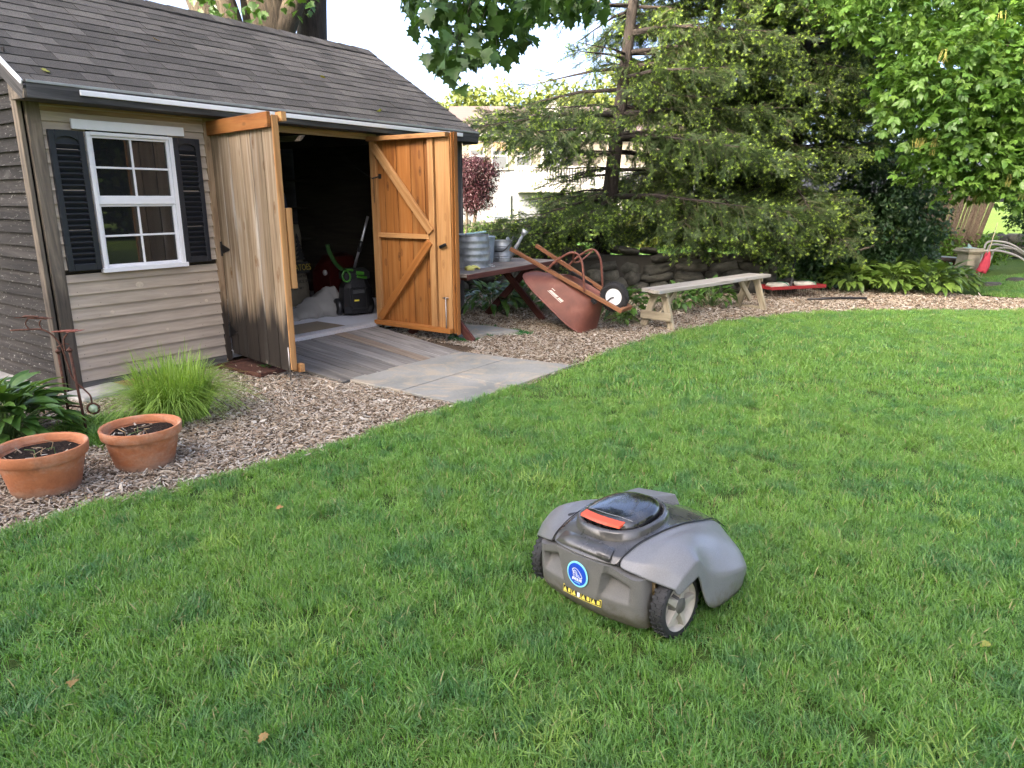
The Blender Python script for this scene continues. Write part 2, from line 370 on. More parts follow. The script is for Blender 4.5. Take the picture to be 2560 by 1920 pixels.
def chip_ok(P):
    q = shl(P); k = inpoly(P, MULCH) & ~inpoly(P, LAWN)
    k &= ~((q[:, 0] > -0.02) & (q[:, 0] < 4.9) & (q[:, 1] > -0.01) & (q[:, 1] < 3.2))
    k &= ~((q[:, 0] > 1.5) & (q[:, 0] < 3.25) & (q[:, 1] > -1.55) & (q[:, 1] < 0)) & ~inpoly(P, SLAB)
    return k & (np.abs(P[:, 0]) < 0.80*P[:, 1]+0.6)
def chippts(x0, x1, y0, y1, dens):
    n = int((x1-x0)*(y1-y0)*dens); P = np.c_[rng.uniform(x0, x1, n), rng.uniform(y0, y1, n)]; return P[chip_ok(P)]
PC = np.vstack([chippts(-4.0, 1.5, 2.7, 6.2, 5600), chippts(-2.0, 5.0, 6.2, 9.0, 3000), chippts(-1, 9.0, 9.0, 12.0, 1300)])
n = len(PC); zc = np.abs(rng.normal(0, 0.008, n))+0.001
E = np.c_[rng.normal(0, 0.3, n), rng.normal(0, 0.3, n), rng.uniform(0, 6.283, n)]
sc = rng.uniform(0.35, 0.85, n)*np.where(PC[:, 1] > 9, 1.5, 1.0)*np.where(rng.uniform(size=n) < 0.05, 1.7, 1.0)
chips = scatter('wood_chips', CHIP, np.c_[PC, zc], E, sc, rng.integers(0, len(CHIP), n), None)
tag(chips, 'brown and grey wood chips covering the bed along the shed', 'wood chips')
PB = chippts(-3.6, 1.0, 2.9, 6.2, 14)
for i, p in enumerate(PB[:150]):
    ob('wood_chip', CHIP[i % 8], mulch, (p[0], p[1], 0.016), (random.gauss(0, 0.2), random.gauss(0, 0.2), random.uniform(0, 6.28)), random.uniform(0.8, 1.6))

# ================================================================ the shed (local axes: x along the front, y into the shed, z up)
SHED_RZ = math.atan2(1840, 1320); SH = (-3.499, 5.418, 0)
shed = thing('shed', 'weathered wooden garden shed with dark shingle roof and open double doors', 'shed', SH, SHED_RZ)
L_, D_ = 4.88, 3.25
w_beige = wood('beige_paint', (0.43, 0.355, 0.275), (0.49, 0.41, 0.32), (0.54, 0.455, 0.365), (1.2, 9, 9), 0.7, 0.0, (0.22, 0.18, 0.15), -0.10, None, 0.08, 0.15, 0.0)
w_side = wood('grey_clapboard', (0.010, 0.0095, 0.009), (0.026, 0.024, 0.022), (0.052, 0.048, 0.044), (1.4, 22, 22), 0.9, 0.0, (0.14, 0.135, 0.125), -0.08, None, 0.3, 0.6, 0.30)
w_post = wood('weathered_post', (0.07, 0.06, 0.052), (0.18, 0.15, 0.115), (0.33, 0.27, 0.20), (1.2, 14, 14), 0.85, 0.0, (0.06, 0.056, 0.055), 0.12, (-1, 0.85, 0.55), 0.15, 0.5)
w_fascia = wood('dark_fascia', (0.03, 0.03, 0.032), (0.075, 0.073, 0.073), (0.19, 0.18, 0.175), (1.5, 20, 20), 0.85, 0.0, (0.30, 0.29, 0.28), -0.05, None, 0.1, 0.5)
w_plank = wood('door_plank_grey', (0.14, 0.10, 0.062), (0.33, 0.25, 0.165), (0.52, 0.44, 0.34), (0.7, 17, 17), 0.75, 0.85, (0.50, 0.475, 0.43), 0.22, (-1, 0.55, 0.95), 0.24, 0.5, 0.0, (0.16, 0.08, 0.03))
w_pine = wood('pine_inside', (0.25, 0.088, 0.020), (0.42, 0.165, 0.040), (0.52, 0.24, 0.075), (0.8, 16, 16), 0.6, 0.9, None, 0, None, 0.18, 0.25, 0.0, (0.13, 0.05, 0.015))
w_batten = wood('pine_batten', (0.37, 0.17, 0.055), (0.54, 0.285, 0.11), (0.64, 0.38, 0.17), (0.9, 22, 22), 0.6, 0.5, None, 0, None, 0.2, 0.25, 0.0, (0.20, 0.09, 0.03))
w_jamb = wood('jamb_tan', (0.22, 0.14, 0.08), (0.40, 0.28, 0.17), (0.50, 0.38, 0.25), (1.0, 20, 20), 0.75, 0.5, None, 0, (-1, 0.55, 0.9), 0.1, 0.4)
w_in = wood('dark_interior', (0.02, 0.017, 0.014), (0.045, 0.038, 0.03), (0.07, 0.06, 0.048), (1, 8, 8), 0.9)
white = plain('white_vinyl', (0.78, 0.79, 0.81), 0.4, 0, 0.03)
black_plastic = plain('black_shutter', (0.015, 0.018, 0.025), 0.45, 0, 0.15, 30)
iron = plain('black_iron', (0.012, 0.012, 0.013), 0.5, 0.3, 0.2, 40)
def clap(name, x0, x1, z, parent, mat, side=False, y=0.0, h=0.112, t0=0.024, t1=0.003):
    """a wedge of lap siding, its thick edge at the bottom"""
    L = x1-x0; V = [(-L/2, 0, 0), (L/2, 0, 0), (L/2, 0, h), (-L/2, 0, h), (-L/2, -t0, 0), (L/2, -t0, 0), (L/2, -t1, h), (-L/2, -t1, h)]
    F = [(4, 5, 6, 7), (0, 4, 7, 3), (1, 2, 6, 5), (0, 1, 5, 4), (3, 7, 6, 2)]
    me = mk(V, F, mat); o = ob(name, me, parent)
    if side: o.location = (y, (x0+x1)/2, z); o.rotation_euler = (0, 0, R(-90))   # left wall: outward is -x
    else: o.location = ((x0+x1)/2, y, z)
    return o
wall_f = box('front_wall', (1.34, 0.05, 0.85), (0.73, 0.037, 0.50), w_in, shed)
for (x0, x1, z0, z1) in ((0.06, 0.395, 0.93, 2.0), (1.065, 1.40, 0.93, 2.0), (0.06, 1.40, 2.0, 2.28)):
    box('wall_panel', (x1-x0, 0.05, z1-z0), ((x0+x1)/2, 0.037, (z0+z1)/2), w_in, wall_f).location = Vector(((x0+x1)/2, 0.037, (z0+z1)/2))-Vector((0.73, 0.037, 0.50))
def sub(o, parent):                                 # re-seat a part so that it keeps shed coordinates under a part of the shed
    o.parent = parent; o.matrix_parent_inverse = Matrix.Translation(parent.location).inverted(); return o
k = 0; z = 0.075
while z < 2.18:
    if z < 0.93 < z+0.1: sub(clap('clapboard', 0.10, 1.385, z, None, w_beige, h=0.058), wall_f)
    elif z+0.1 < 0.94 or z > 1.98: sub(clap('clapboard', 0.10, 1.385, z, None, w_beige), wall_f)
    else:
        sub(clap('clapboard', 0.10, 0.40, z, None, w_beige), wall_f); sub(clap('clapboard', 1.06, 1.385, z, None, w_beige), wall_f)
    z += 0.0985
nail = plain('nail_head', (0.06, 0.05, 0.045), 0.6); nme = mk(*hull([(0.0032*math.cos(a), 0.0, 0.0032*math.sin(a)) for a in np.linspace(0, 5.5, 8)]+[(0.002*math.cos(a), -0.0012, 0.002*math.sin(a)) for a in np.linspace(0, 5.5, 8)]), nail)
for i in range(8):
    for xx in (0.16, 0.33, 1.19, 1.34): sub(ob('nail_head', nme, None, (xx+random.uniform(-.02, .02), -0.0205, 0.075+i*0.0985+0.022)), wall_f)
patch = plain('bare_knot', (0.52, 0.44, 0.33), 0.8, 0, 0.15, 40)
for (xx, zz, a, b_) in ((0.66, 0.80, 0.033, 0.024), (0.41, 0.60, 0.017, 0.014), (0.87, 0.70, 0.012, 0.008), (1.24, 0.60, 0.016, 0.013), (0.85, 0.395, 0.012, 0.012), (1.23, 0.745, 0.008, 0.008)):
    yk = -0.024+0.021*(((zz-0.075) % 0.0985)/0.112)-0.0006
    sub(ob('bare_knot', mk([(a*math.cos(q), 0.0, b_*math.sin(q)) for q in np.linspace(0, 5.9, 16)], [tuple(range(16))], patch), None, (xx, yk, zz), (R(-10.6), 0, 0)), wall_f)
# left side wall
wall_l = box('side_wall', (0.05, 3.1, 2.2), (0.04, 1.62, 1.1), w_in, shed)
z = -0.04; 
while z < 3.3:
    d0 = 0.075 if z < 2.15 else max(0.075, (z+0.09-2.36)/0.612-0.12); d1 = D_-d0
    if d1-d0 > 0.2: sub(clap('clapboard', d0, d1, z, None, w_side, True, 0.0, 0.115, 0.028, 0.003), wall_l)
    z += 0.0985
for (a, b_) in (((0.055, -0.012, 0.0), (0.055, -0.012, 2.22)),):
    board('corner_post', a, b_, 0.095, 0.035, w_post, shed, (0, -1, 0))
board('corner_post', (-0.022, 0.035, 0.02), (-0.022, 0.035, 2.24), 0.085, 0.03, w_post, shed, (-1, 0, 0))
board('corner_post', (4.84, -0.012, 0.0), (4.84, -0.012, 2.22), 0.095, 0.03, w_fascia, shed, (0, -1, 0))
board('corner_post', (4.90, 0.04, 0.0), (4.90, 0.04, 2.22), 0.10, 0.03, w_fascia, shed, (1, 0, 0))
concrete = plain('concrete', (0.27, 0.26, 0.235), 0.9, 0, 0.25, 9, 0.6)
board('skirt_board', (0.1, -0.004, 0.035), (1.40, -0.004, 0.035), 0.075, 0.03, wood('grey_skirt', (0.10, 0.09, 0.08), (0.17, 0.16, 0.145), (0.24, 0.22, 0.2)), shed, (0, -1, 0))
box('foundation', (0.2, 3.3, 0.30), (-0.09, 1.85, -0.14), concrete, shed, b=0.015)
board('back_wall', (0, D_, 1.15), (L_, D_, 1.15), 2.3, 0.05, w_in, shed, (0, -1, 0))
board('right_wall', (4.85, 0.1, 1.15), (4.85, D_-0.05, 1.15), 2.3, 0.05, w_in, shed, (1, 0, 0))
for xg in (0.06, 4.86):
    V = [(xg, 0.05, 2.2), (xg, D_-0.05, 2.2), (xg, 1.625, 3.3), (xg+0.02, 0.05, 2.2), (xg+0.02, D_-0.05, 2.2), (xg+0.02, 1.625, 3.3)]
    ob('gable', mk(V, [(0, 1, 2), (5, 4, 3), (0, 3, 4, 1), (1, 4, 5, 2), (2, 5, 3, 0)], w_in), shed)
board('front_wall_right', (3.42, 0.03, 1.15), (4.86, 0.03, 1.15), 2.2, 0.05, w_fascia, shed, (0, -1, 0))
floorm = plain('painted_floor', (0.64, 0.65, 0.68), 0.45, 0, 0.06, 3)
box('floor', (L_-0.1, D_-0.1, 0.09), (L_/2, D_/2+0.02, 0.056), floorm, shed)
# roof: sheathing, shingles, ridge caps, rake boards, eave
sl_ = math.atan2(1.13, 1.84); cs, sn = math.cos(sl_), math.sin(sl_)
roof = ob('roof', mk([(-0.06, -0.23, 2.262), (4.95, -0.23, 2.262), (4.95, 1.62, 3.398), (-0.06, 1.62, 3.398), (4.95, 3.47, 2.262), (-0.06, 3.47, 2.262),
     (-0.06, -0.21, 2.235), (4.95, -0.21, 2.235), (4.95, 1.62, 3.365), (-0.06, 1.62, 3.365), (4.95, 3.45, 2.235), (-0.06, 3.45, 2.235)],
     [(0, 1, 2, 3), (3, 2, 4, 5), (6, 9, 8, 7), (9, 11, 10, 8), (0, 6, 7, 1), (5, 4, 10, 11), (0, 3, 9, 6), (3, 5, 11, 9), (1, 7, 8, 2), (2, 8, 10, 4)], w_in), shed)
def shinglemat():
    m, t, b = newmat('asphalt_shingle'); oi = N(t, 'ShaderNodeObjectInfo')
    base = ramp(t, oi.outputs['Random'], [(0.0, (0.058, 0.055, 0.050)), (0.35, (0.070, 0.066, 0.060)), (0.7, (0.084, 0.079, 0.072)), (1.0, (0.104, 0.098, 0.088))])
    f = noise(t, coords(t, 330, False), 1.0, 2, 0.8); g = noise(t, coords(t, 3.0), 1.0, 3)
    c = mixc(t, 0.9, base, ramp(t, f, [(0.32, 0.35), (0.5, 0.9), (0.68, 2.0)]), 'MULTIPLY'); c = mixc(t, 0.5, c, ramp(t, g, [(0.3, 0.75), (0.7, 1.2)]), 'MULTIPLY')
    t.links.new(c, b.inputs['Base Color']); b.inputs['Roughness'].default_value = 0.95; b.inputs['Specular IOR Level'].default_value = 0.2
    bump(t, b, f, 0.5, 0.003); return m
shm = shinglemat()
EXPO = 0.1436; NC = 15
def shingle_me(w, up=0.0):
    h = EXPO*1.28; t = 0.007
    V = [(-w/2, 0, 0.004), (w/2, 0, 0.004), (w/2, h, 0.0), (-w/2, h, 0.0), (-w/2, 0, 0.004+t), (w/2, 0, 0.004+t), (w/2, h, t*0.4), (-w/2, h, t*0.4)]
    return mk(V, [(4, 5, 6, 7), (0, 4, 7, 3), (1, 2, 6, 5), (0, 1, 5, 4), (3, 7, 6, 2), (0, 3, 2, 1)], shm)
widths = [0.20, 0.26, 0.33, 0.14]; SHM = [shingle_me(w-0.003) for w in widths]
rs = random.Random(5); nsh = 0
for c in range(NC):
    x = -0.075; off = (c*0.11) % 0.33; first = True
    while x < 4.955:
        j = rs.choice((0, 1, 2, 2, 2, 1)); w = widths[j]
        if first: w = 0.10+off*0.6; first = False; me = shingle_me(w-0.003)
        elif x+w > 4.96: w = 4.965-x; me = shingle_me(max(0.02, w-0.003))
        else: me = SHM[j]
        u = c*EXPO-0.012+rs.uniform(-0.002, 0.002); xx = x+w/2; dz = rs.uniform(0, 0.005)
        p = Vector((xx, -0.23+u*cs, 2.264+u*sn+dz))
        ob('shingle', me, roof, p, (sl_, 0, 0)); x += w
capm = mk([(-0.15, -0.15, -0.075), (0.15, -0.15, -0.085), (0.15, 0, 0.008), (-0.15, 0, 0.018), (0.15, 0.15, -0.085), (-0.15, 0.15, -0.075)], [(0, 1, 2, 3), (3, 2, 4, 5)], shm)
for i in range(22): ob('ridge_cap', capm, roof, (0.02+i*0.228, 1.62, 3.412), (0, 0, 0))
for c in range(NC):                                  # far slope, one strip a course
    u = c*EXPO; me_ = shingle_me(5.02); ob('shingle', me_, roof, (2.44, 3.47-u*cs, 2.264+u*sn), (sl_, 0, R(180)))
eave = Vector((0, -0.245, 0))
board('fascia', (-0.055, -0.238, 2.225), (4.945, -0.238, 2.215), 0.115, 0.025, w_fascia, shed, (0, -1, 0))
board('soffit', (-0.03, -0.115, 2.172), (4.92, -0.115, 2.172), 0.24, 0.012, w_fascia, shed, (0, 0, 1))
board('drip_edge', (-0.05, -0.256, 2.275), (4.95, -0.256, 2.272), 0.018, 0.006, plain('drip_metal', (0.34, 0.35, 0.34), 0.5, 0.3), shed, (0, -1, 0))
wc = board('white_channel', (0.29, -0.262, 2.232), (4.62, -0.262, 2.226), 0.038, 0.018, white, shed, (0, -1, 0))
board('trim_board', (0.1, -0.012, 2.14), (1.40, -0.012, 2.14), 0.055, 0.02, w_jamb, shed, (0, -1, 0))
board('rake_trim', (-0.075, -0.25, 2.262), (-0.075, 1.62, 3.402), 0.035, 0.012, white, shed, (-1, 0, 0))
board('rake_board', (-0.062, -0.23, 2.20), (-0.062, 1.62, 3.335), 0.11, 0.02, w_fascia, shed, (-1, 0, 0))
V = [(-0.07, -0.245, 2.165), (-0.07, 0.0, 2.165), (-0.07, 0.0, 2.40), (-0.07, -0.245, 2.255)]; V += [(0.0, y, zz) for _, y, zz in V]
ob('eave_return', mk(V, [(0, 3, 2, 1), (4, 5, 6, 7), (0, 4, 7, 3), (0, 1, 5, 4), (1, 2, 6, 5), (2, 3, 7, 6)], w_post), shed)
board('rake_board', (4.962, -0.23, 2.20), (4.962, 1.62, 3.335), 0.10, 0.02, w_fascia, shed, (1, 0, 0))
board('eave_return', (4.945, -0.235, 2.2), (4.945, 0.0, 2.2), 0.12, 0.03, w_fascia, shed, (1, 0, 0))
# window
win = box('window', (0.03, 0.035, 1.06), (0.405, -0.028, 1.456), white, shed)
def wbox(name, x0, x1, z0, z1, y, t, mat): return sub(box(name, (x1-x0, t, z1-z0), ((x0+x1)/2, y, (z0+z1)/2), mat, None, b=0.002), win)
wbox('frame_stile', 1.045, 1.078, 0.926, 1.986, -0.028, 0.035, white); wbox('frame_head', 0.42, 1.045, 1.962, 1.988, -0.03, 0.035, white); wbox('sill', 0.375, 1.09, 0.922, 0.958, -0.036, 0.05, white)
wbox('meeting_rail', 0.42, 1.045, 1.448, 1.492, -0.022, 0.03, white)
for (z0, z1, y) in ((1.492, 1.962, -0.010), (0.958, 1.448, -0.004)):
    wbox('sash_rail', 0.42, 1.045, z0, z0+0.022, y-0.01, 0.02, white); wbox('sash_rail', 0.42, 1.045, z1-0.018, z1, y-0.01, 0.02, white)
    wbox('sash_stile', 0.42, 0.437, z0, z1, y-0.0115, 0.02, white); wbox('sash_stile', 1.022, 1.045, z0, z1, y-0.0115, 0.02, white)
    wbox('muntin', 0.724, 0.740, z0, z1, y-0.008, 0.014, white); zc_ = (z0+z1)/2
    wbox('muntin', 0.43, 0.7235, zc_-0.008, zc_+0.008, y-0.0085, 0.014, white); wbox('muntin', 0.7405, 1.03, zc_-0.008, zc_+0.008, y-0.0085, 0.014, white)
    gl, t, b = newmat('window_glass'); b.inputs['Base Color'].default_value = (0.012, 0.013, 0.014, 1); b.inputs['Roughness'].default_value = 0.02; b.inputs['Specular IOR Level'].default_value = 0.7; b.inputs['IOR'].default_value = 1.5
    for (xa, xb) in ((0.432, 0.725), (0.739, 1.03)):
        for (za, zb) in ((z0+0.01, zc_), (zc_, z1-0.01)): wbox('pane', xa, xb, za+0.001, zb-0.001, y+0.002, 0.004, gl)
hd = board('window_header', (0.292, -0.045, 2.034), (1.18, -0.045, 2.034), 0.072, 0.022, white, shed, (0, -1, 0))
for xx in (0.36, 1.12): sub(lathe('screw', [(0, 0.0), (0.006, 0.0), (0.006, 0.003), (0, 0.004)], iron, None, (xx, -0.056, 2.034), (R(90), 0, 0), 10), hd)
# shutters with louvres
for (x0, x1) in ((0.125, 0.372), (1.082, 1.318)):
    w = x1-x0; xc = (x0+x1)/2; st = 0.042
    s = box('shutter', (st, 0.03, 1.035), (x0+st/2, -0.032, 1.468), black_plastic, shed)
    def sbox(nm, xa, xb, za, zb, y=-0.032, t=0.03, rx=0.0): return sub(box(nm, (xb-xa, t, zb-za), ((xa+xb)/2, y, (za+zb)/2), black_plastic, None, (rx, 0, 0), 0.003), s)
    sbox('stile', x1-st, x1, 0.95, 1.986); sbox('rail', x0+st, x1-st, 0.95, 1.0); sbox('backing', x0+st-0.01, x1-st+0.01, 0.98, 1.95, -0.020, 0.006)
    # arched top rail
    n_ = 10; V = []; xa, xb = x0+st, x1-st
    for i in range(n_+1):
        u = i/n_; xx = xa+(xb-xa)*u; zz = 1.915+0.03*(1-(2*u-1)**2)
        V += [(xx, -0.046, zz), (xx, -0.046, 1.986), (xx, -0.018, zz), (xx, -0.018, 1.986)]
    F = []
    for i in range(n_):
        a, b_ = i*4, i*4+4; F += [(a, b_, b_+1, a+1), (a+2, a+3, b_+3, b_+2), (a, a+2, b_+2, b_), (a+1, b_+1, b_+3, a+3)]
    sub(ob('arched_rail', mk(V, F, black_plastic), None), s)
    for i in range(21):
        zc_ = 1.022+i*0.0425
        sub(box('slat', (w-2*st+0.004, 0.007, 0.046), (xc, -0.032, zc_), black_plastic, None, (R(38), 0, 0), 0.002), s)
# door frame and header
board('jamb', (1.412, -0.012, 0.02), (1.412, -0.012, 2.16), 0.06, 0.03, w_jamb, shed, (0, -1, 0))
board('jamb', (3.395, -0.012, 0.02), (3.395, -0.012, 2.16), 0.06, 0.03, w_jamb, shed, (0, -1, 0))
board('jamb', (1.432, 0.045, 0.1), (1.432, 0.045, 2.1), 0.09, 0.02, w_batten, shed, (1, 0, 0))
board('door_header', (1.38, -0.01, 2.135), (3.43, -0.01, 2.135), 0.06, 0.035, w_jamb, shed, (0, -1, 0))
dia = plain('diamond_plate', (0.62, 0.62, 0.63), 0.38, 0.45, 0.12, 60)
th = box('threshold', (1.93, 0.16, 0.012), (2.4, 0.035, 0.108), dia, shed); sub(box('nosing', (1.93, 0.006, 0.036), (2.4, -0.048, 0.092), dia, None), th)
for i in range(60):
    for j in range(3): sub(box('tread_lug', (0.026, 0.007, 0.003), (1.46+i*0.032, -0.02+j*0.036, 0.1152), dia, None, (0, 0, R(45 if (i+j) % 2 else -45)), 0.001), th)
# doors: local frame of each door has x from the hinge to the free edge, y = outer face normal reversed, z up
def core(w, h, z0, y):                              # thin sheet that ties the planks together
    V = [(0.004, y-0.0015, z0+0.004), (w-0.004, y-0.0015, z0+0.004), (w-0.004, y-0.0015, z0+h-0.01), (0.004, y-0.0015, z0+h-0.01)]; V += [(p, q+0.003, r) for p, q, r in V]
    return mk(V, [(0, 1, 2, 3), (7, 6, 5, 4), (0, 4, 5, 1), (1, 5, 6, 2), (2, 6, 7, 3), (3, 7, 4, 0)], w_in)
# left door: its outer, weathered face towards the pots
DW, DH, DZ = 1.12, 2.03, 0.085
dl = ob('door', core(DW, DH, DZ, 0.0112), shed, (1.452, -0.022, 0), (0, 0, R(-99))); dl['label'] = 'grey weathered left door with black mould at the foot'
pw = [0.16, 0.185, 0.22, 0.175, 0.20, 0.18]; x = 0.0
for i, w in enumerate(pw):
    board('plank', (x+w/2, 0, DZ), (x+w/2, 0, DZ+DH-random.uniform(0, .006)), w-0.012, 0.019, w_plank, dl, (0, -1, 0)); x += w
board('header_board', (-0.005, -0.028, 2.08), (1.115, -0.028, 2.08), 0.115, 0.032, w_pine, dl, (0, -1, 0))
# inside frame of the left door shows at its free edge
for (za, zb, xx, mt) in ((DZ, DZ+DH, 1.075, w_batten), (DZ, DZ+DH, 0.05, w_batten)):
    board('stile', (xx, 0.03, za), (xx, 0.03, zb), 0.085, 0.036, mt, dl, (0, -1, 0))
for zz in (DZ+0.05, 1.1, DZ+DH-0.05): board('rail', (0.095, 0.029, zz), (1.03, 0.029, zz), 0.06, 0.034, w_batten, dl, (0, -1, 0))
board('edge_strip', (1.128, 0.012, DZ+0.02), (1.128, 0.012, DZ+DH), 0.05, 0.018, w_batten, dl, (1, 0, 0))
board('stop_strip', (1.125, 0.072, 0.78), (1.125, 0.072, 1.42), 0.028, 0.05, w_batten, dl, (0, 1, 0))
board('stop_block', (1.10, 0.072, DZ+0.03), (1.16, 0.072, DZ+0.03), 0.045, 0.07, w_batten, dl, (0, 0, 1)); board('stop_block', (1.07, 0.072, DZ+DH-0.01), (1.165, 0.072, DZ+DH-0.01), 0.045, 0.07, w_batten, dl, (0, 0, 1))
tube('cane_bolt', [(1.115, -0.02, 0.30), (1.115, -0.02, -0.02)], 0.006, plain('steel_rod', (0.30, 0.29, 0.28), 0.4, 0.8), dl, 8)
def hinge(d, z):
    V = [(0, 0, 0.042), (0.13, 0, 0.012), (0.155, 0, 0), (0.13, 0, -0.012), (0, 0, -0.042)]; V += [(a, -0.005, c) for a, _, c in V]
    st = (V, [(0, 1, 2, 3, 4), (9, 8, 7, 6, 5), (0, 5, 6, 1), (1, 6, 7, 2), (2, 7, 8, 3), (3, 8, 9, 4), (4, 9, 5, 0)])
    pl = hull([(x, y, zz) for x in (-0.003, 0.003) for y in (-0.028, 0.028) for zz in (-0.062, 0.062)])
    ob('hinge', mk(*join([pl, xf(st, (0.016, 0.031, 0)), xf(tubeVF([(0, 0, -0.065), (0, 0, 0.065)], 0.009), (0.008, 0.026, 0))]), iron), d, (0.004, -0.042, z))
hinge(dl, 0.30); hinge(dl, 1.05)
# right door: its inner, honey-coloured face towards us
DZ2, DH2 = 0.10, 2.03
dr = ob('door', core(1.13, DH2, DZ2, 0.0112), shed, (3.362, -0.022, 0), (0, 0, R(-89))); dr['label'] = 'honey pine right door showing its braced inner side'
pw = [0.17, 0.19, 0.20, 0.19, 0.20, 0.18]; x = 0.0
for w in pw:
    board('plank', (x+w/2, 0.0, DZ2), (x+w/2, 0.0, DZ2+DH2), w-0.009, 0.019, w_pine, dr, (0, -1, 0)); x += w
TD = x
yy = -0.030
board('stile', (0.045, yy, DZ2), (0.045, yy, DZ2+DH2), 0.085, 0.04, w_batten, dr, (0, -1, 0))
board('stile', (0.865, yy, DZ2+0.05), (0.865, yy, DZ2+DH2-0.045), 0.075, 0.038, w_batten, dr, (0, -1, 0))
board('stile', (1.02, yy+0.004, DZ2+0.05), (1.02, yy+0.004, DZ2+DH2-0.045), 0.19, 0.03, w_batten, dr, (0, -1, 0))
board('rail', (0.0, yy-0.022, DZ2+DH2-0.022), (TD-0.02, yy-0.022, DZ2+DH2-0.022), 0.045, 0.085, w_batten, dr, (0, -1, 0))
board('rail', (0.0, yy-0.022, DZ2+0.025), (TD-0.02, yy-0.022, DZ2+0.025), 0.05, 0.085, w_pine, dr, (0, -1, 0))
board('rail', (0.09, yy-0.002, 1.10), (0.825, yy-0.002, 1.10), 0.05, 0.04, w_batten, dr, (0, -1, 0))
board('brace', (0.08, yy-0.026, 2.03), (0.865, yy-0.026, 1.15), 0.088, 0.036, w_batten, dr, (0, -1, 0))
board('brace', (0.84, yy-0.026, 1.05), (0.075, yy-0.026, 0.18), 0.085, 0.034, w_pine, dr, (0, -1, 0))
board('edge_strip', (TD+0.006, -0.006, DZ2), (TD+0.006, -0.006, DZ2+DH2), 0.075, 0.014, w_pine, dr, (1, 0, 0))
board('edge_strip', (TD+0.021, 0.012, DZ2-0.02), (TD+0.021, 0.012, DZ2+DH2+0.004), 0.055, 0.014, w_pine, dr, (1, 0, 0))
tube('cane_bolt', [(1.045, yy-0.035, 0.48), (1.045, yy-0.035, -0.03)], 0.007, MATS['steel_rod'], dr, 8)
tube('bolt_handle', [(1.01, yy-0.035, 0.475), (1.08, yy-0.035, 0.478)], 0.007, MATS['steel_rod'], dr, 8)
box('latch', (0.095, 0.03, 0.032), (1.02, yy-0.035, 1.015), iron, dr, (0, R(-22), 0), 0.008)
def chain(name, pts, parent, n):
    Vs = []
    for i in range(n):
        u = i/(n-1)*(len(pts)-1); a = min(int(u), len(pts)-2); p = Vector(pts[a]).lerp(Vector(pts[a+1]), u-a)
        ring = [(0.008*math.cos(q*math.pi/4), 0.005*math.sin(q*math.pi/4), 0) for q in range(9)]
        rot = (R(90) if i % 2 else 0, R(60), 0)
        Vs.append(xf(tubeVF(ring, 0.0016, 5, False), p, rot))
    return ob(name, mk(*join(Vs), iron, True), parent)
chain('chain', [(0.17, yy-0.05, 1.72), (0.06, yy-0.05, 1.70), (-0.30, 0.02, 1.83), (-0.62, 0.10, 2.02)], dr, 60)
chain('chain', [(0.085, yy-0.055, 1.705), (0.085, yy-0.055, 1.45)], dr, 20)
box('hook_plate', (0.03, 0.02, 0.05), (0.175, yy-0.05, 1.72), iron, dr)
# inside: shelves, rafters
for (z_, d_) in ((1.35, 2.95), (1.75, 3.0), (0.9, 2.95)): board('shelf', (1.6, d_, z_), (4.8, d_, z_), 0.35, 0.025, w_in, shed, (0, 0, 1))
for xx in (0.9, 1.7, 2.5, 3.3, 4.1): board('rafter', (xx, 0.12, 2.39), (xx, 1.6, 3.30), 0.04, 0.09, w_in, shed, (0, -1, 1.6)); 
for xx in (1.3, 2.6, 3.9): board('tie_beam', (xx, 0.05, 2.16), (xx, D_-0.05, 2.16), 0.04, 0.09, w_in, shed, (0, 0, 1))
# ================================================================ ramp, paving, pots, plants and ornaments by the shed
w_ramp = wood('ramp_grey', (0.14, 0.13, 0.115), (0.265, 0.248, 0.22), (0.38, 0.36, 0.325), (1.2, 18, 18), 0.9, 0.0, (0.18, 0.165, 0.14), 0.05, None, 0.30, 0.6)
w_rampb = wood('ramp_brown', (0.18, 0.14, 0.10), (0.30, 0.235, 0.17), (0.40, 0.33, 0.25), (1.2, 18, 18), 0.9)
ramp_o = thing('wooden_ramp', 'grey weathered plank ramp sloping down from the shed doorway', 'ramp', SH, SHED_RZ)
NPL = 11
for i in range(NPL):
    u0, u1 = i/NPL, (i+1)/NPL; g0 = 0.0045; d0, d1 = -0.055, -1.535-0.004*(i % 3)
    xt = [1.55+(3.27-1.55)*u0+g0, 1.55+(3.27-1.55)*u1-g0]; xb = [1.455+(2.965-1.455)*u0+g0, 1.455+(2.965-1.455)*u1-g0]; dz = random.uniform(-.003, .003)
    c0 = Vector(((xt[0]+xt[1]+xb[0]+xb[1])/4, (d0+d1)/2, 0.052+dz)); dirv = Vector(((xb[0]+xb[1]-xt[0]-xt[1])/2, d1-d0, 0.024-0.080)); M = frame(dirv, (0, 0, 1)); Mi = M.transposed(); P = []
    for (xx, dd, zz) in ((xt[0], d0, 0.080), (xt[1], d0, 0.080), (xb[1], d1, 0.024), (xb[0], d1, 0.024)):
        for h_ in (0.0, -0.03): P.append(Mi @ (Vector((xx, dd, zz+dz+h_))-c0))
    o = ob('plank', mk(*hull(P), w_rampb if i == 7 else w_ramp), ramp_o, c0, M.to_euler()); bv_ = o.modifiers.new('b', 'BEVEL'); bv_.width = 0.003
board('joist', (1.48, -0.5, 0.005), (1.44, -1.50, 0.0), 0.03, 0.03, w_rampb, ramp_o, (0, 0, 1))
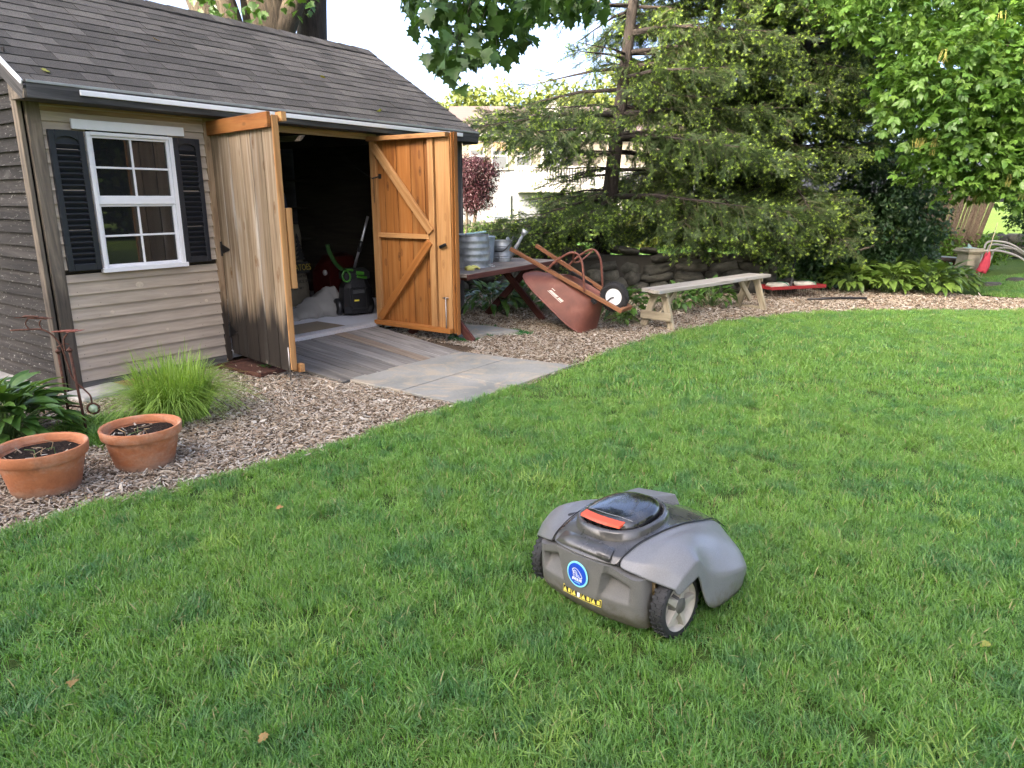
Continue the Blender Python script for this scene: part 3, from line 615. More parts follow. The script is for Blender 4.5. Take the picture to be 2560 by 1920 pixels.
def slabmat():
    m, t, b = newmat('bluestone'); v = coords(t, 1.0, False, 'World')
    n = noise(t, v, 1.6, 5); f = noise(t, v, 60, 4, 0.7); st = noise(t, v, 3.1, 4, 0.6, 1.5)
    c = ramp(t, n, [(0.3, (0.17, 0.175, 0.158)), (0.55, (0.245, 0.245, 0.22)), (0.75, (0.31, 0.30, 0.265))])
    c = mixc(t, ramp(t, st, [(0.48, 0.0), (0.64, 0.6)]), c, (0.38, 0.31, 0.215)); c = mixc(t, 0.5, c, ramp(t, f, [(0.3, 0.75), (0.7, 1.15)]), 'MULTIPLY')
    t.links.new(c, b.inputs['Base Color']); b.inputs['Roughness'].default_value = 0.85; bump(t, b, f, 0.4, 0.004); return m
slm = slabmat()
pav = sheet('paving', [(-1.40, 5.80), (-0.52, 6.89), (0.54, 6.30), (-0.36, 5.07)], 0.003, soil_mat('joint_soil', (0.03, 0.025, 0.018), (0.06, 0.05, 0.035), (0.09, 0.08, 0.06))); tag(pav, kind='structure')
def slab(poly, z0=0.002, z1=0.026, name='slab', parent=pav, mat=slm, b=0.008):
    c = np.mean(np.array(poly), 0); P = []
    for (x, y) in poly:
        d = (np.array((x, y))-c); q = c+d*(1-b/np.linalg.norm(d)); P += [(x, y, z0), (x, y, z1-b*0.6), (q[0], q[1], z1)]
    return ob(name, mk(*hull(P), mat), parent)
def lerp2(a, b, t): return (a[0]+(b[0]-a[0])*t, a[1]+(b[1]-a[1])*t)
s0, s1, s2, s3 = SLAB; m0 = lerp2(s0, s3, 0.50); m1 = lerp2(s1, s2, 0.47); q0 = lerp2(m0, m1, 0.42); q1 = lerp2(s3, s2, 0.40)
g_ = 0.010
def ins(poly): c = np.mean(np.array(poly), 0); return [tuple(np.array(p)+(c-np.array(p))/np.linalg.norm(c-np.array(p))*g_) for p in poly]
for poly in ([s0, s1, m1, m0], [m0, q0, q1, s3], [q0, m1, s2, q1]): slab(ins(poly))
# ---- terracotta pots
def terra():
    m, t, b = newmat('terracotta'); n = noise(t, coords(t, 7), 1.0, 5); f = noise(t, coords(t, 70), 1.0, 3)
    c = ramp(t, n, [(0.3, (0.36, 0.125, 0.05)), (0.7, (0.47, 0.18, 0.075))])
    sz = N(t, 'ShaderNodeSeparateXYZ'); t.links.new(N(t, 'ShaderNodeTexCoord').outputs['Object'], sz.inputs[0])
    zz = math_(t, 'ADD', sz.outputs['Z'], math_(t, 'MULTIPLY', math_(t, 'SUBTRACT', n, 0.5), 0.07))
    c = mixc(t, ramp(t, zz, [(0.012, 0.75), (0.055, 0.0)]), c, (0.34, 0.235, 0.175))     # lime and dirt left by standing water
    lb = noise(t, coords(t, (5, 5, 11)), 1.0, 6, 0.7); c = mixc(t, ramp(t, lb, [(0.48, 0.0), (0.68, 0.6)]), c, (0.50, 0.33, 0.23)); dk_ = noise(t, coords(t, (9, 9, 4)), 1.0, 6, 0.7); c = mixc(t, ramp(t, dk_, [(0.55, 0.0), (0.70, 0.5)]), c, (0.16, 0.075, 0.04))
    c = mixc(t, 0.4, c, ramp(t, f, [(0.3, 0.7), (0.7, 1.15)]), 'MULTIPLY')
    t.links.new(c, b.inputs['Base Color']); b.inputs['Roughness'].default_value = 0.8; bump(t, b, f, 0.25, 0.002); return m
tm = terra(); potsoil = soil_mat('potting_soil', (0.008, 0.006, 0.005), (0.02, 0.015, 0.012), (0.06, 0.045, 0.035), 90)
straw = plain('dead_stalk', (0.45, 0.33, 0.18), 0.8, 0, 0.25); greenstem = plain('green_shoot', (0.12, 0.20, 0.06), 0.6)
def pot(loc, r, h, label, dark, seed):
    p = thing('flower_pot', label, 'flower pot', loc, seed*1.1, 'terracotta pots beside the lawn')
    k = r/0.225; lip = 0.060*k
    prof = [(0.0, 0.0), (0.155*k, 0.0), (0.162*k, 0.006), (0.203*k, h-lip), (0.216*k, h-lip), (0.220*k, h-lip+0.006), (0.226*k, h-0.008), (0.222*k, h), (0.212*k, h), (0.203*k, h-0.008), (0.198*k, h-0.04), (0.203*k, h-0.043), (0.198*k, h-0.05), (0.19*k, h-0.10), (0.0, h-0.10)]
    edgesplit(lathe('pot_body', prof, tm, p, n=64), 50)
    rr = random.Random(seed); V = []; F = []
    rings = [0.001, 0.05, 0.10, 0.15, 0.196]
    for i, q in enumerate(rings):
        for j in range(28):
            a = j*2*math.pi/28; V.append((q*k*math.cos(a), q*k*math.sin(a), h-0.065+rr.uniform(-0.006, 0.010)+0.02*math.sin(a+seed)*q/0.2))
    for i in range(len(rings)-1):
        for j in range(28): F.append((i*28+j, (i+1)*28+j, (i+1)*28+(j+1) % 28, i*28+(j+1) % 28))
    ob('soil', mk(V, F, potsoil, True), p)
    for i in range(34):
        a = rr.uniform(0, 6.28); q = 0.17*k*math.sqrt(rr.uniform(0, 1)); ob('mulch_chip', CHIP[i % 8], p, (q*math.cos(a), q*math.sin(a), h-0.056+rr.uniform(-0.002, 0.012)), (rr.gauss(0, .4), rr.gauss(0, .4), rr.uniform(0, 6.28)), rr.uniform(0.5, 1.0))
    for i in range(5):
        a = rr.uniform(0, 6.28); q = rr.uniform(0.0, 0.09); b0 = Vector((q*math.cos(a), q*math.sin(a), h-0.06)); l = rr.uniform(0.05, 0.09)
        tube('dead_stalk', [b0, b0+Vector((rr.uniform(-.02, .02), rr.uniform(-.02, .02), l*0.6)), b0+Vector((rr.uniform(-.05, .05), rr.uniform(-.05, .05), l*rr.uniform(.4, 1)))], [0.003, 0.0025, 0.0012], straw if i > 1 else greenstem, p, 5)
    return p
pot((-2.475, 3.53, 0.0), 0.222, 0.245, 'terracotta pot of bare soil, leftmost and nearest the frame edge', 0, 3)
pot((-2.135, 3.90, 0.0), 0.216, 0.238, 'terracotta pot with dead stalks in front of the tufted sedge', 0, 4)
# ---- leaf shapes
def bladeleaf(L, w, droop, fold, n=7, seed=0, tip=1.6):
    """a hosta-like leaf: along +X, arching, folded along the midrib"""
    V = []; F = []
    for i in range(n+1):
        u = i/n; hw = w/2*max(0.03, (math.sin(math.pi*min(1, u**0.75))**0.85)*(1-0.15*u)) if 0 < u < 1 else w*0.015
        x = L*u*(1-0.12*droop*u); z = L*(0.25*u-droop*0.62*u*u)
        V += [(x, -hw, z+fold*hw), (x, 0, z), (x, hw, z+fold*hw)]
    for i in range(n):
        a = i*3; F += [(a, a+3, a+4, a+1), (a+1, a+4, a+5, a+2)]
    return V, F
hm = leafmat('hosta_leaf', [(0.060, 0.135, 0.024), (0.090, 0.180, 0.030), (0.045, 0.110, 0.022), (0.115, 0.21, 0.036)], 0.22, 0.35, None, 0.5)
hml = leafmat('hosta_leaf_light', [(0.13, 0.225, 0.040), (0.17, 0.27, 0.05), (0.10, 0.185, 0.034), (0.20, 0.30, 0.06)], 0.25, 0.38, None, 0.5)
HL = [mk(*bladeleaf(1.0, w_, dr_, 0.35, 7), hm, True) for w_, dr_ in ((0.42, 0.5), (0.36, 0.75), (0.46, 0.95), (0.38, 0.3))]
HLL = [mk(*bladeleaf(1.0, w_, dr_, 0.30, 7), hml, True) for w_, dr_ in ((0.44, 0.5), (0.40, 0.75), (0.46, 0.95), (0.42, 0.3))]
HLD = HL
def hosta(loc, rad, hgt, nleaf, L, label, meshes, group, seed, name='hosta_plant', yawc=None):
    rr = random.Random(seed); p = thing(name, label, 'plant', loc, 0, group); st = []
    for i in range(nleaf):
        u = i/nleaf; a = i*2.39996+rr.uniform(-.3, .3); q = rad*math.sqrt(u)*0.75; z = hgt*(1-0.55*u)*rr.uniform(0.75, 1.1)
        pos = Vector((q*math.cos(a), q*math.sin(a), z)); tilt = 0.55-1.0*u+rr.uniform(-.25, .25)
        ob('leaf', rr.choice(meshes), p, pos, (rr.uniform(-.35, .35), -tilt, a+rr.uniform(-.4, .4)), L*rr.uniform(0.75, 1.2))
        if i % 2 == 0: st.append(tubeVF([(pos.x*0.25, pos.y*0.25, 0), (pos.x*0.6, pos.y*0.6, z*0.7), pos], [0.005, 0.004, 0.003], 4, False))
    ob('stems', mk(*join(st), plain('hosta_stem', (0.10, 0.17, 0.05), 0.6), True), p); return p
hosta((-3.14, 4.14, 0), 0.46, 0.36, 190, 0.21, 'broad glossy hosta beside the shed corner, behind the leftmost pot', HL, None, 11)
hosta((-3.55, 4.35, 0), 0.42, 0.36, 120, 0.21, 'hosta at the left frame edge below the grey clapboards', HL, None, 12)
# ---- sedge clump
sm = leafmat('sedge_blade', [(0.20, 0.33, 0.05), (0.27, 0.41, 0.07), (0.15, 0.27, 0.045), (0.32, 0.45, 0.10)], 0.3, 0.5)
sd = thing('sedge_clump', 'fine-leaved bright green ornamental grass arching in front of the beige wall', 'plant', (-2.37, 4.80, 0)); sd.scale = (1.32, 1.32, 1.12)
r_ = np.random.default_rng(31)
for part in range(6):
    V = []; F = []
    for i in range(330):
        a = r_.uniform(0, 6.283); q = 0.16*math.sqrt(r_.uniform()); L = r_.uniform(0.28, 0.55); ln = r_.uniform(0.10, 0.95); az = a+r_.normal(0, 0.5); w = r_.uniform(0.0022, 0.0042)
        bx_, by_ = q*math.cos(a), q*math.sin(a); dx, dy = math.cos(az), math.sin(az); o0 = len(V); m_ = 6
        for s_ in range(m_+1):
            t = s_/m_; d = L*ln*(0.45*t+0.38*t*t); z = max(0.004, L*(1.0-0.2*ln)*(t*1.55-(0.58+0.80*ln)*t*t)); wk = (1-t*0.85)*w
            V += [(bx_+dx*d-dy*wk, by_+dy*d+dx*wk, z), (bx_+dx*d+dy*wk, by_+dy*d-dx*wk, z)]
            if s_: b_ = o0+s_*2; F.append((b_-2, b_-1, b_+1, b_))
    tag(ob('blades', mk(V, F, sm), sd), kind='stuff')
# weeds and grass at the foot of the wall
P = np.c_[rng.uniform(-3.0, -2.0, 260), rng.uniform(4.2, 4.75, 260)]; P = P[(np.abs(P[:, 0]+2.62) < 0.35) & (P[:, 1] > 4.15)]
grass('weeds', P, TUFT, 'patch of thin weeds and grass between hosta and sedge clump', None, 1.0, 2.0)
# bricks and flat stones at the wall foot
brick = plain('old_brick', (0.25, 0.10, 0.07), 0.9, 0, 0.3, 20, 0.5)
for i, (x, d, rz) in enumerate(((0.30, -0.13, 0.1), (0.47, -0.15, -0.12), (0.40, -0.26, 0.2))):
    w_ = Vector((SH[0]+_c*x-_s*d, SH[1]+_s*x+_c*d, 0.02)); o = box('brick', (0.19, 0.09, 0.05), w_, brick, None, (0.05, 0.03, SHED_RZ+rz), 0.008)
    tag(o, ('red brick against the skirt board left of the sedge', 'red brick lying right of its neighbour by the skirt board', 'red brick furthest from the wall, near the glass ball')[i], 'brick', 'bricks at the shed foot')
w_ = Vector((SH[0]+_c*0.12+_s*0.24, SH[1]+_s*0.12-_c*0.24, 0.02)); o = box('flat_stone', (0.42, 0.30, 0.05), w_, concrete, None, (0.04, 0, SHED_RZ+0.15), 0.02); tag(o, 'flat grey stone lying at the shed corner post', 'stone')
# ---- rusty garden stake
rust = plain('rusty_iron', (0.085, 0.035, 0.022), 0.85, 0.2, 0.45, 40, 0.5); rustred = plain('rusty_red', (0.20, 0.065, 0.045), 0.8, 0.1, 0.3, 40)
gs = thing('garden_stake', 'rusty iron garden stake with dragonflies and a glass ball', 'garden ornament', (-2.80, 4.40, 0))
def L0_(p): return (p[0]+2.80, p[1]-4.40, p[2])
PL0, PL1 = (-2.885, 4.435, 0), (-2.875, 4.415, 0.56); PR0, PR1 = (-2.735, 4.354, 0), (-2.765, 4.36, 0.58)
for a, b_ in ((PL0, PL1), (PR0, PR1)):
    pl = tube('pole', [L0_(a), L0_(b_)], 0.0085, rust, gs, 8); t_ = Vector(L0_(b_))
    lathe('finial', [(0, -0.012), (0.013, -0.012), (0.019, -0.002), (0.013, 0.006), (0.006, 0.012), (0.0, 0.024)], rust, pl, t_, n=14)
mid = [tuple(Vector(PL0).lerp(Vector(PL1), t)) for t in (0.35,)][0]; mid2 = tuple(Vector(PR0).lerp(Vector(PR1), 0.36)); tube('crossbar', [L0_(mid), L0_(mid2)], 0.006, rust, gs)
tube('crossbar', [L0_((-2.875, 4.415, 0.585)), L0_((-2.815, 4.39, 0.615)), L0_((-2.765, 4.36, 0.615))], 0.004, rust, gs)
def smooth(pts, n=24):
    P = [Vector(p) for p in pts]; out = []
    for i in range(len(P)-1):
        p0, p1, p2, p3 = P[max(i-1, 0)], P[i], P[i+1], P[min(i+2, len(P)-1)]
        for k in range(n//(len(P)-1)+1):
            t = k/(n//(len(P)-1)+1); out.append(0.5*((2*p1)+(p2-p0)*t+(2*p0-5*p1+4*p2-p3)*t*t+(3*p1-p0-3*p2+p3)*t**3))
    return out+[P[-1]]
arm = smooth([(-3.12, 4.37, 0.70), (-3.02, 4.37, 0.705), (-2.905, 4.37, 0.70), (-2.83, 4.37, 0.62), (-2.80, 4.37, 0.50), (-2.775, 4.36, 0.40), (-2.715, 4.355, 0.33), (-2.675, 4.35, 0.285), (-2.672, 4.35, 0.235)], 48)
tube('curved_arm', [L0_(p) for p in arm], 0.0055, rust, gs, 7)
tube('curved_arm', [L0_(p) for p in smooth([(-2.80, 4.37, 0.57), (-2.795, 4.365, 0.64), (-2.765, 4.36, 0.68)], 12)], 0.005, rust, gs, 7)
tube('curved_arm', [L0_(p) for p in smooth([(-3.0, 4.37, 0.705), (-3.02, 4.37, 0.74), (-3.0, 4.37, 0.775)], 12)], 0.004, rust, gs, 7); tube('curved_arm', [L0_(p) for p in smooth([(-2.92, 4.37, 0.705), (-2.935, 4.37, 0.74), (-2.92, 4.37, 0.765)], 12)], 0.004, rust, gs, 7)
def dragonfly(c, L, yaw, mat, seed, tilt=0.0):
    rr = random.Random(seed); B = []
    M = Matrix.Rotation(yaw, 3, 'Z') @ Matrix.Rotation(tilt, 3, 'Y')
    B.append(tubeVF([M @ Vector((-L*0.55, 0, 0.0)), M @ Vector((0.1*L, 0, 0.004)), M @ Vector((0.25*L, 0, 0))], [0.004, 0.009, 0.007], 6))
    for sx_, sy_, rr_ in ((0.15, 1, 0.4), (0.15, -1, -0.4), (0.0, 1, 0.9), (0.0, -1, -0.9)):
        pts = [(0, 0, 0), (0.12, 0.07*sy_, 0.012), (0.26, 0.09*sy_, 0.016), (0.40, 0.07*sy_, 0.012), (0.30, 0.02*sy_, 0.006), (0.12, 0.01*sy_, 0.0)]
        ca, sa = math.cos(rr_), math.sin(rr_)
        V = [M @ Vector(((x*ca-y*sa)*L+sx_*L, (x*sa+y*ca)*L*1.1, z*L*2)) for x, y, z in pts]; V += [v-Vector((0, 0, 0.002)) for v in V]
        B.append((V, [tuple(range(6)), tuple(range(11, 5, -1))]+[(i, i+6, (i+1) % 6+6, (i+1) % 6) for i in range(6)]))
    return ob('dragonfly', mk(*join(B), mat), gs, L0_(c))
dragonfly((-2.76, 4.36, 0.695), 0.17, 0.1, rustred, 1); dragonfly((-3.0, 4.37, 0.785), 0.15, 2.9, rust, 2, 0.08); dragonfly((-2.92, 4.37, 0.775), 0.13, 0.2, rust, 3, 0.05)
ring = [(0.034*math.cos(a*math.pi/12), 0, 0.034*math.sin(a*math.pi/12)) for a in range(25)]
ob('ball_ring', mk(*tubeVF(ring, 0.006, 7, False), rust, True), gs, L0_((-2.668, 4.35, 0.200)), (0, 0, 0.3))
gb, t, b = newmat('green_glass'); b.inputs['Base Color'].default_value = (0.62, 0.78, 0.52, 1); b.inputs['Roughness'].default_value = 0.05; b.inputs['Transmission Weight'].default_value = 0.6; b.inputs['Coat Weight'].default_value = 0.6
V, F = latheVF([(0.028*math.sin(math.pi*i/12), -0.028*math.cos(math.pi*i/12)) for i in range(13)], 20); ob('glass_ball', mk(V, F, gb, True), gs, L0_((-2.668, 4.35, 0.200)))
# ---- rusty tray with weeds beside the left door
tr = thing('metal_tray', 'rusty brown metal tray of dirt beside the left door', 'tray', (SH[0]+_c*1.52+_s*0.55, SH[1]+_s*1.52-_c*0.55, 0), SHED_RZ)
box('plate', (0.62, 0.62, 0.012), (-0.03, 0.05, 0.018), rust, tr)
for (x0, y0, x1, y1) in ((-0.34, -0.26, 0.28, -0.26), (-0.34, 0.36, 0.28, 0.36), (-0.34, -0.26, -0.34, 0.36), (0.28, -0.26, 0.28, 0.36)): board('rim', (x0, y0, 0.03), (x1, y1, 0.03), 0.012, 0.035, rust, tr, (0, 0, 1))
for i in range(7):
    a = i*0.9; ob('weed_leaf', HL[i % 4], tr, (-0.12+0.03*math.cos(a), -0.05+0.03*math.sin(a), 0.03), (0, -0.5, a), 0.07)
for i in range(20): ob('debris', CHIP[i % 8], tr, (random.uniform(-.3, .25), random.uniform(-.22, .3), 0.028), (0, 0, random.uniform(0, 6)), random.uniform(.5, 1.1))
lt = leafmat('fallen_leaf', [(0.33, 0.30, 0.06), (0.16, 0.24, 0.05), (0.35, 0.20, 0.07)], 0.2, 0.6)
# ================================================================ things inside the shed (shed coordinates through `sw`)
def sw(s, d, z): return Vector((SH[0]+_c*s-_s*d, SH[1]+_s*s+_c*d, z))
rug = thing('door_mat', 'brown mat on the shed floor just inside the threshold', 'mat', sw(2.42, 0.36, 0.102), SHED_RZ)
box('mat_sheet', (1.10, 0.50, 0.008), (0, 0, 0.006), plain('mat_brown', (0.20, 0.165, 0.115), 0.95, 0, 0.2, 120, 0.5), rug)
# sack
sackm = plain('sack_paper', (0.15, 0.13, 0.09), 0.9, 0, 0.15, 9, 0.5); sackk = plain('sack_black', (0.02, 0.02, 0.018), 0.9); sacky = plain('sack_yellow', (0.32, 0.24, 0.03), 0.8)
sack = thing('paper_sack', 'tall printed potato sack standing in the dark shed', 'sack', sw(3.66, 1.95, 0.102), SHED_RZ)
V = []; F = []; nz, na = 12, 20
for i in range(nz+1):
    u = i/nz; z = 1.05*u; wx = 0.24*(1-0.22*u)+0.015*math.sin(u*9); wy = 0.15*(1-0.55*u*u)+0.01*math.sin(u*7+1)
    for j in range(na):
        a = 2*math.pi*j/na; c_, s_ = math.cos(a), math.sin(a); e = 0.6
        V.append((wx*math.copysign(abs(c_)**e, c_)+0.008*math.sin(5*a+u*11)+0.05*u, wy*math.copysign(abs(s_)**e, s_)+0.10*u, z))
for i in range(nz):
    for j in range(na): F.append((i*na+j, i*na+(j+1) % na, (i+1)*na+(j+1) % na, (i+1)*na+j))
F.append(tuple(range(nz*na, nz*na+na)))
ob('bag', mk(V, F, sackm, True), sack)
def front(u): return -(0.15*(1-0.55*u*u)+0.02)+0.10*u
pn = ob('print_panel', boxme(0.36, 0.004, 0.15, sackk, 0.001), sack, (0.03, -0.13, 0.50), (R(-6), 0, 0))
text('lettering', 'POTATOES', 0.115, sacky, sack, (0.03, -0.138, 0.50), (R(84), 0, 0), 0.001, sx=0.72)
text('lettering', 'Packed By', 0.05, sackk, sack, (0.03, -0.152, 0.39), (R(84), 0, 0), 0.001); text('lettering', 'PRODUCE INC.', 0.06, sackk, sack, (0.03, -0.156, 0.32), (R(86), 0, 0), 0.001); text('lettering', 'LBS. NET', 0.04, sackk, sack, (0.0, -0.162, 0.235), (R(86), 0, 0), 0.001)
for i in range(6):                                   # printed fir tree
    z_ = 0.60+i*0.055; w_ = 0.085-0.012*i; o = ob('printed_tree', mk([(-w_, 0, 0), (w_, 0, 0), (0, 0, 0.075), (-w_, -0.002, 0), (w_, -0.002, 0), (0, -0.002, 0.075)], [(0, 2, 1), (3, 4, 5), (0, 1, 4, 3), (1, 2, 5, 4), (2, 0, 3, 5)], sackk), sack, (0.10, -0.122+0.01*i, z_), (R(-7), 0, 0))
# galvanised bin at the left inside
binm = plain('blue_grey_plastic', (0.12, 0.15, 0.20), 0.5, 0, 0.1)
bn = thing('storage_bin', 'blue grey bin half hidden behind the left door edge', 'bin', sw(3.05, 1.45, 0.102), SHED_RZ)
V, F = latheVF([(0.0, 0.0), (0.14, 0.0), (0.165, 0.44), (0.175, 0.45), (0.175, 0.47), (0.16, 0.47), (0.135, 0.02), (0, 0.02)], 28); edgesplit(ob('bin_body', mk(V, F, binm, True), bn))
hg = thing('blue_sheet', 'dark blue cloth hanging over the sack in the shed', 'cloth', sw(3.50, 1.75, 1.0), SHED_RZ)
V = []; F = []
for i in range(9):
    for j in range(9): V.append((-0.12+0.26*i/8*(0.4+0.6*j/8), -0.02+0.035*math.sin(i*1.4)+0.01*j, 0.55-0.62*j/8+0.02*math.sin(i*2)))
F = [(i*9+j, (i+1)*9+j, (i+1)*9+j+1, i*9+j+1) for i in range(8) for j in range(8)]
o = ob('cloth', mk(V, F, plain('navy_cloth', (0.035, 0.045, 0.08), 0.9), True), hg); m_ = o.modifiers.new('s', 'SOLIDIFY'); m_.thickness = 0.006
# tarp
tarpm = plain('grey_tarp', (0.21, 0.20, 0.18), 0.8, 0, 0.08, 8, 0.3)
tp = thing('tarp', 'crumpled light grey canvas cover on the shed floor', 'tarp', sw(3.25, 1.10, 0.102), SHED_RZ)
V = []; F = []; n1, n2 = 30, 14
for i in range(n1+1):
    u = i/n1
    for j in range(n2+1):
        v = j/n2; hgt = 0.07+0.38*u**2.2*(0.7+0.3*math.sin(u*3)); prof = math.sin(math.pi*min(1, v*1.0))**0.7 if 0 < v < 1 else 0
        fold = 0.030*math.sin(u*21+v*4)*(1-v*0.5)+0.014*math.sin(u*47+v*9)+0.02*math.sin(v*11+u*5)
        V.append((-0.55+0.85*u, -0.22+0.44*v-0.10*u+fold, max(0.0, hgt*prof+fold*0.6*prof)))
F = [(i*(n2+1)+j, (i+1)*(n2+1)+j, (i+1)*(n2+1)+j+1, i*(n2+1)+j+1) for i in range(n1) for j in range(n2)]
o = ob('canvas', mk(V, F, tarpm, True), tp); m_ = o.modifiers.new('s', 'SOLIDIFY'); m_.thickness = 0.004
# snow blower: black body, green grips, silver handle bar
bk = plain('machine_black', (0.012, 0.012, 0.013), 0.4, 0, 0.2, 20); gr = plain('machine_green', (0.035, 0.15, 0.012), 0.4); sil = plain('silver_tube', (0.62, 0.63, 0.64), 0.28, 0.9, 0.05)
yel = plain('warning_yellow', (0.72, 0.58, 0.06), 0.5); redm = plain('machine_red', (0.05, 0.004, 0.003), 0.45)
sb = thing('power_machine', 'black and green garden power machine with silver handle inside the shed', 'machine', sw(3.62, 0.66, 0.102), SHED_RZ-0.35)
o = ob('housing', mk(*hull([(x*a, y*b_, z) for z, a, b_ in ((0.03, 0.17, 0.12), (0.12, 0.19, 0.15), (0.34, 0.17, 0.14), (0.44, 0.13, 0.10)) for x in (-1, -0.6, 0.6, 1) for y in (-1, -0.6, 0.6, 1) if abs(x)+abs(y) < 1.9]), bk), sb)
box('face_panel', (0.20, 0.03, 0.26), (-0.02, -0.145, 0.22), bk, sb, (R(-5), 0, 0), 0.012); box('vent', (0.15, 0.012, 0.045), (-0.02, -0.165, 0.30), plain('vent_grey', (0.05, 0.052, 0.055), 0.5), sb)
o = ob('warning_label', mk([(-0.03, 0, 0.03), (0.03, 0, 0.03), (0.03, 0, -0.005), (0, 0, -0.04), (-0.03, 0, -0.005)], [(0, 4, 3, 2, 1)], yel), sb, (-0.05, -0.163, 0.175)); o.modifiers.new('s', 'SOLIDIFY').thickness = 0.002
for sx_ in (-0.21, 0.20):
    V, F = latheVF([(0.05, -0.03), (0.085, -0.035), (0.105, -0.02), (0.105, 0.02), (0.085, 0.035), (0.05, 0.03)], 28); w_ = ob('wheel', mk(V, F, bk, True), sb, (sx_, 0.06, 0.105), (0, R(90), 0))
    V, F = latheVF([(0, -0.02), (0.05, -0.02), (0.05, 0.02), (0, 0.02)], 20); ob('hub', mk(V, F, plain('hub_grey', (0.10, 0.10, 0.10), 0.4), True), w_)
ob('shroud', mk(*hull([(x, y, z) for x in (-0.16, 0.16) for y in (-0.10, 0.10) for z in (0.44, 0.52)]+[(x, y, 0.57) for x in (-0.10, 0.12) for y in (-0.06, 0.07)]), bk), sb)
ob('green_grip', mk(*tubeVF(smooth([(-0.17, -0.11, 0.55), (-0.20, -0.12, 0.49), (-0.17, -0.12, 0.43), (-0.12, -0.12, 0.43), (-0.10, -0.12, 0.49), (-0.13, -0.11, 0.55), (-0.17, -0.11, 0.55)], 24), 0.011, 7), gr, True), sb)
for (x, z, a, b_) in ((0.03, 0.515, 0.10, 0.045), (0.05, 0.465, 0.13, 0.03), (-0.10, 0.56, 0.09, 0.025)): box('green_accent', (a, 0.02, b_), (x, -0.112, z), gr, sb, (0, R(8), 0), 0.008)
tube('handle_bar', [(0.0, 0.05, 0.50), (0.10, -0.02, 0.86), (0.18, -0.08, 1.18)], 0.016, sil, sb, 10); tube('clamp', [(0.075, 0.0, 0.76), (0.108, -0.025, 0.89)], 0.026, bk, sb, 10)
tube('chute', smooth([(-0.05, 0.1, 0.5), (-0.2, 0.05, 0.62), (-0.30, 0.0, 0.78), (-0.32, -0.02, 0.86)], 12), 0.026, plain('machine_dark_green', (0.012, 0.05, 0.006), 0.5), sb, 9)
rd = thing('red_machine', 'dark red machine cowl standing behind the grey tarp', 'machine', sw(4.25, 1.75, 0.102), SHED_RZ)
ob('cowl', mk(*hull([(x, y, z) for x in (-0.22, 0.24) for y in (-0.15, 0.2) for z in (0.0, 0.42)]+[(-0.14, -0.12, 0.62), (0.24, -0.12, 0.62), (0.24, 0.1, 0.66), (-0.1, 0.1, 0.64)]), redm), rd); lathe('lamp', [(0, 0), (0.035, 0), (0.04, 0.02), (0.0, 0.03)], plain('lamp_white', (0.5, 0.5, 0.5), 0.3), rd, (-0.226, -0.08, 0.42), (0, R(-90), 0), 18)

# ================================================================ bench
w_bench = wood('bench_grey', (0.22, 0.20, 0.165), (0.36, 0.335, 0.29), (0.50, 0.475, 0.42), (1.4, 22, 22), 0.85, 0.3, (0.30, 0.31, 0.31), 0.06, None, 0.12, 0.5)
w_benchleg = wood('bench_leg', (0.24, 0.20, 0.13), (0.37, 0.32, 0.22), (0.48, 0.43, 0.32), (1.4, 22, 22), 0.85, 0.4)
BL0, BL1 = Vector((1.64, 8.28, 0)), Vector((3.42, 9.98, 0)); bd = (BL1-BL0).normalized(); bl = (BL1-BL0).length
be = thing('bench', 'grey weathered plank bench with splayed legs on the mulch', 'bench', (BL0+BL1)/2, math.atan2(bd.y, bd.x))
h2 = bl/2
board('seat_plank', (-h2-0.08, -0.075, 0.452), (h2+0.10, -0.075, 0.452), 0.145, 0.042, w_bench, be); board('seat_plank', (-h2-0.02, 0.078, 0.452), (h2+0.06, 0.078, 0.452), 0.145, 0.042, w_bench, be)
for sx_ in (-1, 1):
    x = sx_*(h2-0.14)
    for sy_ in (-1, 1): board('leg', (x, sy_*0.06, 0.42), (x+sx_*0.02, sy_*0.20, 0.0), 0.085, 0.04, w_benchleg, be, (1, 0, 0))
    board('cleat', (x+sx_*0.045, -0.13, 0.405), (x+sx_*0.045, 0.13, 0.405), 0.045, 0.04, w_benchleg, be, (1, 0, 0))
    zz = 0.15 if sx_ < 0 else 0.02; board('cross_board', (x+sx_*0.055, -0.215, zz), (x+sx_*0.055, 0.215, zz), 0.10 if sx_ < 0 else 0.05, 0.03, w_benchleg, be, (1, 0, 0))
    board('brace', (x-sx_*0.02, 0, 0.14), (x-sx_*0.32, 0, 0.41), 0.07, 0.035, w_benchleg, be, (0, 1, 0))

# ================================================================ picnic table with tub, bucket and watering can
w_tt = wood('table_top', (0.11, 0.09, 0.075), (0.20, 0.17, 0.145), (0.30, 0.265, 0.23), (1.2, 18, 18), 0.85, 0.0, (0.17, 0.08, 0.06), -0.08)
w_tr = wood('table_red', (0.06, 0.020, 0.016), (0.11, 0.038, 0.030), (0.16, 0.065, 0.05), (1.2, 16, 16), 0.8, 0.0, (0.22, 0.17, 0.14), -0.12)
TA = Vector((0.5, 0.866, 0)); TW = Vector((-0.866, 0.5, 0)); TC = Vector((0.60, 9.42, 0))
tb = thing('picnic_table', 'worn red-brown wooden table with crossed legs beside the shed', 'table', TC, math.atan2(TA.y, TA.x))
TL = 2.14
for i in range(5): board('top_plank', (-TL, 0.075+i*0.150, 0.695), (0.0, 0.075+i*0.150, 0.695), 0.144, 0.038, w_tt, tb)
for xx in (-0.06, -TL+0.1): board('batten', (xx, 0.04, 0.657), (xx, 0.72, 0.657), 0.07, 0.035, w_tr, tb)
board('apron', (-TL, 0.006, 0.682), (0.0, 0.006, 0.682), 0.055, 0.014, w_tr, tb, (0, -1, 0))
